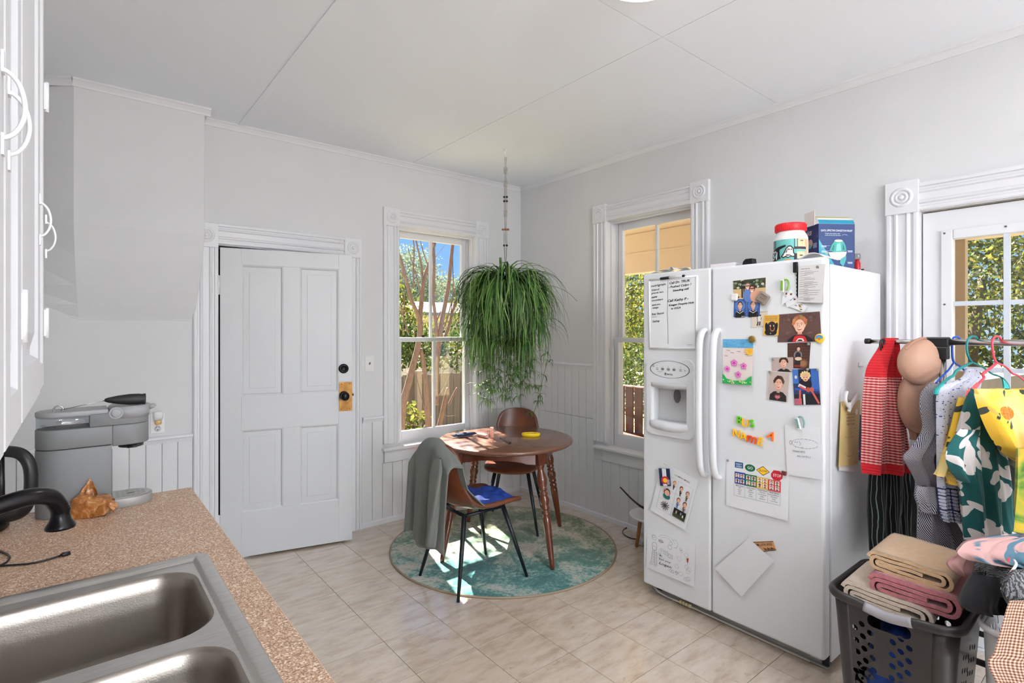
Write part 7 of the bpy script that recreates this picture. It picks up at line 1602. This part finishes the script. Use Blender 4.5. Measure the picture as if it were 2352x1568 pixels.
m.tube(pth, .0172, 14, up=(0, 0, 1), flat=.75).build('handle_grip', mat('grip_grey', (150, 147, 150), .45), parent=bk)
def ribbon(path, th, f, d, nd=8, mb=None, wob=.0):
    """folded cloth: path in (s, h) swept along d; f maps (s, h) -> point"""
    mb = mb or MB(); P = [Vector((p[0], p[1])) for p in path]; n = len(P); A, B_ = [], []
    for i in range(n):
        t_ = (P[min(i+1, n-1)]-P[max(i-1, 0)]); t_ = t_.normalized() if t_.length else Vector((1, 0)); no = Vector((-t_.y, t_.x))*th/2; A.append(P[i]+no); B_.append(P[i]-no)
    L = A+B_[::-1]; k = len(L); vs = []
    for j in range(nd+1):
        u = j/nd
        for i, p in enumerate(L): vs.append(f(p.x*(1-.02*math.sin(PI*u)), p.y+wob*math.sin(9*p.x*8+3*u)*.3)+d*u+Vector((0, 0, -wob*u*1.5)))
    fs = [(j*k+i, j*k+(i+1) % k, (j+1)*k+(i+1) % k, (j+1)*k+i) for j in range(nd) for i in range(k)]
    b0 = len(mb.v); mb.add(vs, fs, 0, True)
    for j, rev in ((0, 0), (nd, 1)):
        for i in range(n-1): mb.f.append(tuple(b0+j*k+q_ for q_ in (i, i+1, k-2-i, k-1-i))); mb.m.append(0); mb.s.append(False)
    return mb
def spiral(Wd, H):
    h = [H*(i+.5)/5 for i in range(5)]; P = []
    def arc(s, ha, hb, sgn, n=7): c_ = (ha+hb)/2; r_ = abs(hb-ha)/2; return [(s+sgn*r_*.8*math.sin(PI*i/n), c_+(ha-c_)*math.cos(PI*i/n)) for i in range(n+1)]
    def seg(a, b, hh, n=7): return [(Wd*(a+(b-a)*i/n), hh+.0016*math.sin(7*i+hh*400)) for i in range(1, n)]
    P += [(Wd*.66, h[2])]+seg(.66, .12, h[2])+arc(Wd*.12, h[2], h[1], -1)+seg(.12, .86, h[1])+arc(Wd*.86, h[1], h[3], 1)+seg(.86, .09, h[3])+arc(Wd*.09, h[3], h[0], -1)+seg(.09, .90, h[0])+arc(Wd*.90, h[0], h[4], 1)+seg(.90, .04, h[4])+[(Wd*.04, h[4]-.002), (Wd*.0, h[4]-.010), (-Wd*.02, h[3]-.006)]
    return P
def terry(key, c1, c2): return mat(key, c1, .95, var=(c2, 60, .6), bump=(420, .8), sheen=.3)
def towel(name, label, y0, Wd, x0, dx, z0, H, th, mt, tilt=0, dy=0):
    f = lambda s, h: Vector((x0+.03*s/Wd, y0-s, z0+h-tilt*s)); return ribbon(spiral(Wd, H), th, f, Vector((dx, dy, .01)), 10, wob=.002).build(name, mt, label=label, cat='towel', group='folded towels')
towel('folded_towel', 'folded cream towel lowest in the dark basket', .745, .25, 2.15, .25, .485, .075, .0125, terry('towel_cream', (226, 206, 186), (212, 190, 168)), .10)
towel('folded_towel', 'folded rose pink towel between the cream and beige ones', .665, .235, 2.165, .24, .533, .078, .0135, terry('towel_rose', (176, 98, 104), (196, 122, 126)), .06)
towel('folded_towel', 'folded beige towel on top of the pile in the dark basket', .675, .225, 2.185, .24, .614, .066, .0115, terry('towel_beige', (206, 172, 134), (192, 156, 118)), .10)
blob((2.30, .59, .03), (.15, 0, 0), (0, .12, 0), .19, .16, 5, 3).build('blue_laundry', fabric('blue_laundry_cloth', (24, 78, 170), (30, 40, 90), 9), label='blue laundry showing through the holes of the dark basket', cat='laundry')
WHB = mat('basket_white', (214, 214, 216), .4)
def hol2(sd, L):
    out = []
    for i in range(int(L/.046)):
        for j in range(8):
            s_ = .075+.043*i+(.0215 if j % 2 else 0); z = .485-.052*j-.006*(i % 2)
            if .07 < s_ < L-.08 and z > .05: out.append(ellipse(s_, z, .0095, .0225, 12, .55))
    return out
wb2 = basket('laundry_basket', 'white laundry basket with oval holes heaped with clothes', 2.16, 2.53, -.16, .372, .535, .035, WHB, hol2, True, .010)
# heap on the white basket
KN = NT('grey_cable_knit', .95); v = KN.tex(); a_ = KN.add('ShaderNodeTexWave', {'Scale': 34, 'Distortion': 6, 'Detail': 2, 'Detail Scale': 3}); KN.l.new(v, a_.inputs[0]); KN.color(KN.ramp(a_.outputs['Fac'], [(.2, (66, 66, 68)), (.8, (128, 128, 130))])); KN.bump(a_.outputs['Fac'], .8, .006)
blob((2.32, .12, .30), (.15, 0, 0), (0, .20, 0), .145, .06, 5, 8).build('dark_laundry', fabric('dark_laundry_cloth', (30, 32, 38), (46, 48, 54), 10), label='dark laundry filling the white basket under the grey jumper', cat='laundry')
garment('black_shorts', 'black folded garment hanging over the edge of the white basket', [(1318, 2236, 2330), (1340, 2226, 2335), (1365, 2216, 2335), (1388, 2212, 2325), (1404, 2226, 2318)], 1.70, fabric('black_cotton', (24, 24, 27), (36, 36, 40), 20), .03, 2, .008, cat='laundry').__setitem__('group', 'heap on the white basket')
kj = blob(dep(1.74, 2325, 1332)+Vector((0, 0, -.05)), (.12, -.02, 0), (.01, .105, 0), .052, .09, 4, 4).build('grey_jumper', KN.m, label='grey cable-knit jumper heaped on the white basket', cat='jumper', group='heap on the white basket')
garment('jumper_sleeve', None, [(1312, 2330, 2440), (1335, 2316, 2440), (1360, 2312, 2440), (1390, 2322, 2440), (1412, 2340, 2440)], 1.62, KN.m, .03, 3, .009, parent=kj, cat=None)
q, t, s_ = UV('pink_blue_print'); q.color(q.ramp(q.noise(11, 3, t, dist=1.5), [(.40, (70, 104, 122)), (.47, (70, 104, 122)), (.50, (176, 136, 134)), (.7, (184, 146, 142))]))
pb_ = garment('pink_print_top', 'pale pink and blue print top folded over the heap on the white basket', [(1229, 2300, 2440), (1242, 2228, 2440), (1258, 2208, 2440), (1272, 2204, 2420), (1288, 2230, 2410), (1298, 2300, 2405)], 1.74, q.m, .022, 4, .010, cat='laundry'); pb_['group'] = 'heap on the white basket'
garment('hanging_tail', None, [(1272, 2202, 2240), (1290, 2180, 2236), (1305, 2184, 2230), (1320, 2200, 2224)], 1.75, mat('tail_pink', (186, 140, 136), .9), .014, 2, .006, parent=pb_, cat=None)
rb_ = blob(dep(1.69, 2302, 1283)+Vector((0, 0, -.012)), (.018, -.006, 0), (.006, .016, 0), .014, .1, 3, 2).build('red_sock', fabric('red_cotton', (206, 34, 40), (226, 52, 56), 30), label='bright red scrap of cloth on top of the grey jumper', cat='laundry')
MB().tube(smooth_path([dep(d_, x, y) for d_, x, y in ((1.645, 2330, 1286), (1.632, 2334, 1296), (1.622, 2324, 1312), (1.61, 2316, 1325), (1.605, 2310, 1342), (1.602, 2300, 1354))], 5), .0045, 8, flat=.6).build('drawstring', mat('cord_white', (222, 212, 206), .9), label='white drawstring trailing over the grey jumper', cat='cord')
q, t, s_ = UV('gingham'); g1 = q.math('GREATER_THAN', q.math('SINE', q.math('MULTIPLY', s_[0], 2*PI/.0085)), 0.0); g2 = q.math('GREATER_THAN', q.math('SINE', q.math('MULTIPLY', s_[1], 2*PI/.0085)), 0.0)
q.color(q.mix(q.math('MULTIPLY', g1, g2), q.mix(q.math('MAXIMUM', g1, g2), (204, 178, 158), (158, 112, 88)), (70, 40, 30)))
gh = garment('gingham_cloth', 'brown gingham cloth hanging over the front of the white basket', [(1380, 2318, 2460), (1400, 2311, 2460), (1450, 2298, 2460), (1500, 2284, 2460), (1534, 2274, 2460), (1660, 2340, 2460)], 1.555, q.m, .008, 1.5, .004, cat='cloth')
# ================================================================== OUTSIDE
rf_ = random.Random(31)
B(-30, -30, -.62, 45, 60, -.55).build('ground', mat('yard_ground', (150, 146, 104), .95, var=((176, 164, 128), 1.5, .6)), label='grassy yard outside the windows', cat='ground', kind='structure')
LF_SUN = leafmat('leaf_sunny', [(109, 114, 44), (81, 98, 37), (144, 136, 64), (61, 79, 32), (126, 126, 55)], .6, .45)
LF_MID = leafmat('leaf_green', [(39, 61, 26), (61, 81, 36), (88, 101, 45), (28, 48, 23), (109, 114, 58)], .6, .4)
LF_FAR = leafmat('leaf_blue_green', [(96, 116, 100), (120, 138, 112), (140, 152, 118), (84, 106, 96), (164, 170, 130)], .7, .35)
BARK = wood('myrtle_bark', (92, 74, 68), (138, 108, 92), .8, 0, (9, 9, 1.2)); BARKD = wood('dark_bark', (70, 62, 56), (104, 94, 82), .9, 0, (9, 9, 1.2))
def leaves(blobs, size, mt, parent, name='foliage', hollow=.35):
    """many small leaf quads in ellipsoids (centre, radii, count)"""
    vs, fs = [], []
    for c, rad, n in blobs:
        for _ in range(n):
            u = rf_.uniform(-1, 1); t = rf_.uniform(0, 2*PI); r = (hollow+(1-hollow)*rf_.random())**.5; s_ = math.sqrt(1-u*u); k = 1+.16*math.sin(5*t+9*u)+.1*math.sin(11*t-4*u)
            p = Vector((c[0]+rad[0]*r*k*s_*math.cos(t), c[1]+rad[1]*r*k*s_*math.sin(t), c[2]+rad[2]*r*k*u))
            a = Vector((rf_.gauss(0, 1), rf_.gauss(0, 1), rf_.gauss(0, .7))).normalized(); b = a.orthogonal().normalized(); w = a.cross(b); q_ = rf_.uniform(0, 2*PI); b, w = b*math.cos(q_)+w*math.sin(q_), w*math.cos(q_)-b*math.sin(q_)
            L = size*rf_.uniform(.6, 1.3); i = len(vs); vs += [p-b*L*.5, p+w*L*.28, p+b*L*.5, p-w*L*.28]; fs.append((i, i+1, i+2, i+3))
    return MB().add(vs, fs).build(name, mt, parent=parent, kind='stuff')
def at(px, py, y): return onY(y, px, py)
def tree(label, base, trunk_r, top, blobs, size, mt, bark=None, name='tree', cat='tree', group=None):
    t = thing(name, base, label, cat, group); b = V3(base)
    if trunk_r: MB().tube(smooth_path([b, b.lerp(V3(top), .4)+Vector((.05*trunk_r, 0, 0)), V3(top)], 4), [trunk_r*(1-.5*i/8) for i in range(9)], 10).build('trunk', bark or BARKD, parent=t)
    leaves(blobs, size, mt, t); return t
# crape myrtles close to the back window
def stems(name, label, y, specs, blobs=None, size=.08):
    b0 = at(specs[0][0][0][0], specs[0][0][0][1], y); t = thing(name, (b0.x, y, -.55), label, 'tree')
    for pts, r0, r1 in specs:
        P = [at(x, yy, y+dz*1.0) for x, yy, dz in [(p+(0,))[:3] for p in pts]]
        if pts[0][1] > 960: P = [Vector((P[0].x+.05*(P[0].x-P[1].x), y, -.56))]+P
        if pts[-1][1] < 625: P.append(P[-1]+(P[-1]-P[-2])*1.6)
        sp_ = smooth_path(P, 5); n = len(sp_); MB().tube(sp_, [.8*(r0+(r1-r0)*i/(n-1)) for i in range(n)], 10).build('stem', BARK, parent=t)
    if blobs: leaves(blobs, size, LF_SUN, t)
    return t
stems('crape_myrtle', 'leaning crape myrtle with a forked reddish trunk outside the back window', 5.9, [
    ([(921, 1010), (926, 930), (938, 880), (950, 835), (960, 795), (965, 760), (965, 728), (968, 695)], .060, .036),
    ([(966, 800), (975, 850), (980, 905), (983, 960), (984, 1010)], .030, .050),
    ([(964, 742), (955, 712), (945, 690), (936, 655), (926, 615), (914, 578), (905, 550)], .034, .018), ([(967, 705), (970, 670), (977, 630), (984, 610), (990, 590)], .036, .018),
    ([(950, 660), (950, 610), (951, 570), (948, 540)], .013, .008), ([(970, 660), (969, 620), (963, 585), (955, 550)], .016, .010), ([(984, 612), (974, 585), (966, 555)], .010, .006), ([(930, 640), (918, 620), (908, 612)], .010, .006), ([(968, 690), (961, 650), (952, 620)], .010, .007)],
    [((3.25, 6.2, 4.35), (1.35, 1.15, .95), 1500), ((4.1, 6.2, 4.9), (1.3, 1.2, 1.0), 1200)], .105)
stems('crape_myrtle', 'bushy crape myrtle with many upright stems at the fence side of the back window', 6.5, [
    ([(1003, 1005), (1012, 965), (1022, 920), (1030, 890)], .050, .034), ([(1006, 800), (1011, 760), (1016, 730), (1024, 690), (1031, 650), (1035, 605), (1040, 560)], .046, .026), ([(1001, 870), (1003, 830), (1007, 795)], .05, .046), ([(1002, 930), (1000, 900), (1001, 868)], .05, .05),
    ([(995, 765), (1004, 735), (1012, 715)], .012, .012), ([(1020, 780), (1032, 745), (1040, 715), (1047, 690)], .030, .022), ([(1016, 760), (1026, 735), (1038, 690), (1046, 660)], .014, .010), ([(1004, 775), (999, 720), (995, 680), (997, 620), (996, 565)], .030, .024), ([(1030, 930), (1042, 905), (1050, 890)], .02, .016), ([(1006, 912), (1020, 890), (1036, 855), (1048, 838)], .010, .007), ([(990, 880), (995, 850), (1002, 810), (1010, 790)], .016, .012), ([(1012, 880), (1022, 830), (1030, 800)], .008, .006), ([(1036, 720), (1041, 660), (1040, 610)], .010, .008), ([(1000, 590), (1008, 580), (1016, 570)], .005, .003)],
    [((6.3, 6.6, 3.15), (.26, .3, .32), 90), ((5.65, 6.6, 3.2), (.2, .3, .25), 50)], .08)
m_ = stems('sapling', 'thin bare sapling crossing the window view by the forked myrtle', 6.9, [([(985, 1000), (976, 945), (966, 905), (958, 870), (955, 855)], .008, .005), ([(925, 978), (945, 975), (962, 978)], .006, .004), ([(940, 940), (955, 955), (980, 962)], .007, .004), ([(920, 700), (929, 735), (937, 765)], .010, .012), ([(929, 670), (927, 720), (925, 768)], .008, .008), ([(950, 770), (958, 730), (963, 712)], .008, .006), ([(1010, 962), (1030, 956), (1046, 954)], .006, .004), ([(1006, 985), (1020, 976), (1035, 985)], .006, .003)])
tree('low yellow-green shrub at the foot of the board fence', at(945, 985, 7.3), 0, None, [(at(935, 955, 7.3), (.25, .2, .22), 70), (at(962, 985, 7.3), (.3, .2, .2), 90), (at(930, 1010, 7.3), (.4, .25, .25), 160)], .10, LF_SUN, name='shrub', cat='shrub')
# board fence
fx, fy = 2.2, 8.0
fen = thing('board_fence', (5.0, fy, -.55), 'weathered grey-brown board fence behind the myrtles', 'fence')
FEN = NT('weathered_board', .9); v = FEN.mapping(FEN.tex(), (14, 14, .8)); r0_ = FEN.add('ShaderNodeObjectInfo').outputs['Random']; FEN.color(FEN.mix(FEN.math('MULTIPLY', r0_, .6), FEN.ramp(FEN.noise(3, 4, v), [(.3, (96, 84, 74)), (.7, (140, 126, 114))]), (120, 112, 106))); FEN.bump(FEN.noise(6, 3, v), .5, .005)
pl_ = B(fx, fy, -.5, fx+.135, fy+.02, .74).build('plank', FEN.m, parent=fen)
for i in range(1, 42): o = share(pl_, fen, (i*.142, rf_.uniform(-.006, .006), rf_.uniform(-.03, .03))); o.rotation_euler = (0, rf_.uniform(-.004, .004), 0)
for z in (-.2, .5): B(fx, fy+.02, z, fx+42*.142, fy+.06, z+.09).build('rail', FEN.m, parent=fen)
for i in range(4): B(fx+.4+1.8*i, fy-.09, -.55, fx+.49+1.8*i, fy, .80).build('post', mat('pale_post', (176, 156, 140), .9), parent=fen)
# growth above the fence and behind
tree('leafy shrub rising over the board fence', (4.3, 9.0, -.55), .05, (4.3, 9, .9), [((4.45, 9, 1.25), (.55, .5, .5), 1500), ((5.15, 9.1, 1.1), (.5, .5, .42), 1000), ((5.9, 9.1, 1.15), (.5, .5, .45), 800)], .09, LF_MID, name='shrub', cat='shrub')
tree('sunlit yellow-green bush beyond the board fence', (5.2, 11, -.55), .06, (5.2, 11, 1), [((5.25, 11, 1.7), (.8, .6, .95), 2200), ((6.3, 11.3, 1.35), (.55, .5, .5), 800)], .11, LF_SUN, name='shrub', cat='shrub')
tree('sunlit loose bush at the side of the pale house', (8.0, 12.2, -.55), .06, (8, 12.2, 1), [((8.0, 12.2, 1.5), (.5, .5, .8), 500), ((7.0, 12.4, 1.3), (.5, .5, .5), 300)], .11, LF_SUN, name='shrub', cat='shrub')
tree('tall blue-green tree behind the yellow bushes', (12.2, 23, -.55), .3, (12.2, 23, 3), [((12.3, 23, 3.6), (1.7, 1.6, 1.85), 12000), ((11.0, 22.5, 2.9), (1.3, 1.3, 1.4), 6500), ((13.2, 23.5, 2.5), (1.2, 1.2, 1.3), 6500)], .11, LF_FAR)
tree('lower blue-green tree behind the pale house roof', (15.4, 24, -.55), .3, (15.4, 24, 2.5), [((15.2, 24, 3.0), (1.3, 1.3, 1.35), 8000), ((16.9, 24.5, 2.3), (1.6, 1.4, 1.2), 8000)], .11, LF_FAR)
def house(label, x0, x1, y0, y1, ze, zr, wallc, roofc, ax='x'):
    h = thing('neighbour_house', ((x0+x1)/2, (y0+y1)/2, -.55), label, 'house')
    sid = B(x0, y0, -.55, x1, y1, ze-.02).build('house_wall', mat('siding_%d' % wallc[0], wallc, .7), parent=h); n = int((ze+.55)/.16); m = MB()
    for i in range(n): z = -.53+i*.16; m.box(x0-.02, y0-.02, z, x1+.02, y0, z+.012); m.box(x0-.02, y0, z, x0, y1, z+.012)
    m.build('siding_lap', mat('siding_%d' % wallc[0], wallc, .7), parent=sid, kind='stuff'); o_ = .3
    if ax == 'x': q_ = [(x0-o_, y0-o_, ze), (x0-o_, (y0+y1)/2, zr), (x0-o_, y1+o_, ze)]; d = (x1-x0+2*o_, 0, 0)
    else: q_ = [(x0-o_, y0-o_, zr), (x0-o_, y1+o_, ze), (x0-o_, y1+o_, ze-.08), (x0-o_, y0-o_, ze-.08)]; d = (x1-x0+2*o_, 0, 0)
    MB().prism(q_, d).build('roof', mat('roof_%d' % roofc[0], roofc, .6), parent=h); MB().box(x0-o_-.03, y0-o_-.08, ze-.1, x1+o_, y0-o_, ze).build('gutter', mat('gutter_grey', (120, 134, 150), .5), parent=h); return h
house('pale sided house with a white metal roof beyond the board fence', 8.3, 13.5, 14.6, 20, 2.05, 2.55, (222, 208, 196), (196, 184, 178))
house('low grey shed with a sloping shingle roof beyond the porch', 8.6, 12.0, -4.0, 1.75, .72, 2.3, (120, 106, 92), (134, 130, 132), 'y')
# porch outside the right wall
BEI = mat('porch_beige', (200, 180, 158), .7, bump=(40, .1)); RLB = mat('porch_rail_tan', (168, 132, 110), .7)
po = thing('porch', (4.35, 1.4, -.12), 'covered porch with beige soffit, posts and railing outside the windows', 'porch')
B(XB+T+.005, -3, -.12, 5.45, 4.9, -.06).build('deck', mat('porch_deck_grey', (120, 112, 104), .7), parent=po)
B(XB+T+.005, -3, 2.62, 5.6, 5.0, 2.68).build('soffit', BEI, parent=po); B(5.15, -3, 2.145, 5.28, 4.9, 2.62).build('beam', BEI, parent=po, bev=.01); B(5.14, -3, 2.36, 5.15, 4.9, 2.385).build('beam_strip', BEI, parent=po)
for y in (1.02, 4.75, -1.8): B(5.17, y-.045, -.06, 5.26, y+.045, 2.15).build('post', BEI, parent=po)
B(5.17, 1.1, .745, 5.25, 4.7, .80).build('hand_rail', RLB, parent=po); B(5.18, 1.1, .02, 5.24, 4.7, .07).build('bottom_rail', RLB, parent=po)
b_ = B(5.195, 1.16, .07, 5.225, 1.19, .745).build('baluster', RLB, parent=po)
for i in range(1, 27): share(b_, po, (0, i*.13, 0))
pc_ = thing('porch_chair', (4.45, 3.62, -.06), 'dark red-brown slatted wooden chair on the porch', 'chair'); RB = wood('chair_redwood', (70, 36, 28), (100, 56, 42), .6, 0, (6, 6, 1))
for i in range(4): B(4.62+.03*0, 3.40+.12*i, .36, 4.645, 3.49+.12*i, .86).build('back_slat', RB, parent=pc_)
B(4.2, 3.38, .34, 4.66, 3.88, .37).build('seat', RB, parent=pc_)
for x in (4.22, 4.62):
    for y in (3.40, 3.83): B(x, y, -.06, x+.035, y+.035, .34).build('leg', RB, parent=pc_)
for (lb, c, bl, sz, mt) in (('broad sunlit tree filling the view past the porch rail', (10.5, 7.6, -.55), [((10.5, 7.4, 1.6), (1.7, 1.7, 1.7), 7500), ((11.2, 8.6, 2.6), (1.5, 1.5, 1.4), 4500)], .085, LF_SUN), ('deep green bush low behind the porch rail', (8.2, 5.9, -.55), [((8.2, 5.9, .55), (1.1, 1.2, .75), 4500)], .075, LF_MID),
                             ('wide sunlit tree crown above the grey shed', (14.5, 2.8, -.55), [((14.5, 3.0, 3.0), (1.8, 2.2, 1.9), 7000), ((13.6, .8, 3.4), (1.6, 2.0, 1.8), 6000)], .10, LF_SUN), ('dark green tree behind the sunlit crown at the shed', (17.5, 1.5, -.55), [((17, 2.6, 3.0), (2, 2.6, 3.2), 9000), ((17, -1.5, 3.0), (2, 2.6, 3.2), 8000)], .17, LF_MID), ('tall mid-green tree at the corner of the shed', (13.0, 4.6, -.55), [((13.0, 4.8, 2.2), (1.5, 1.7, 2.6), 7000)], .10, LF_MID)):
    tree(lb, c, .16, (c[0]+.3, c[1]-.3, 2.6), bl, sz, mt)
tree('dense dark green tree closing the view past the porch rail', (14.5, 11.5, -.55), .2, (14.5, 11.5, 3), [((14.0, 10.6, 2.6), (2.2, 2.4, 3.0), 6500), ((15.5, 13, 2.2), (2.2, 2.2, 2.6), 4000)], .15, LF_MID)
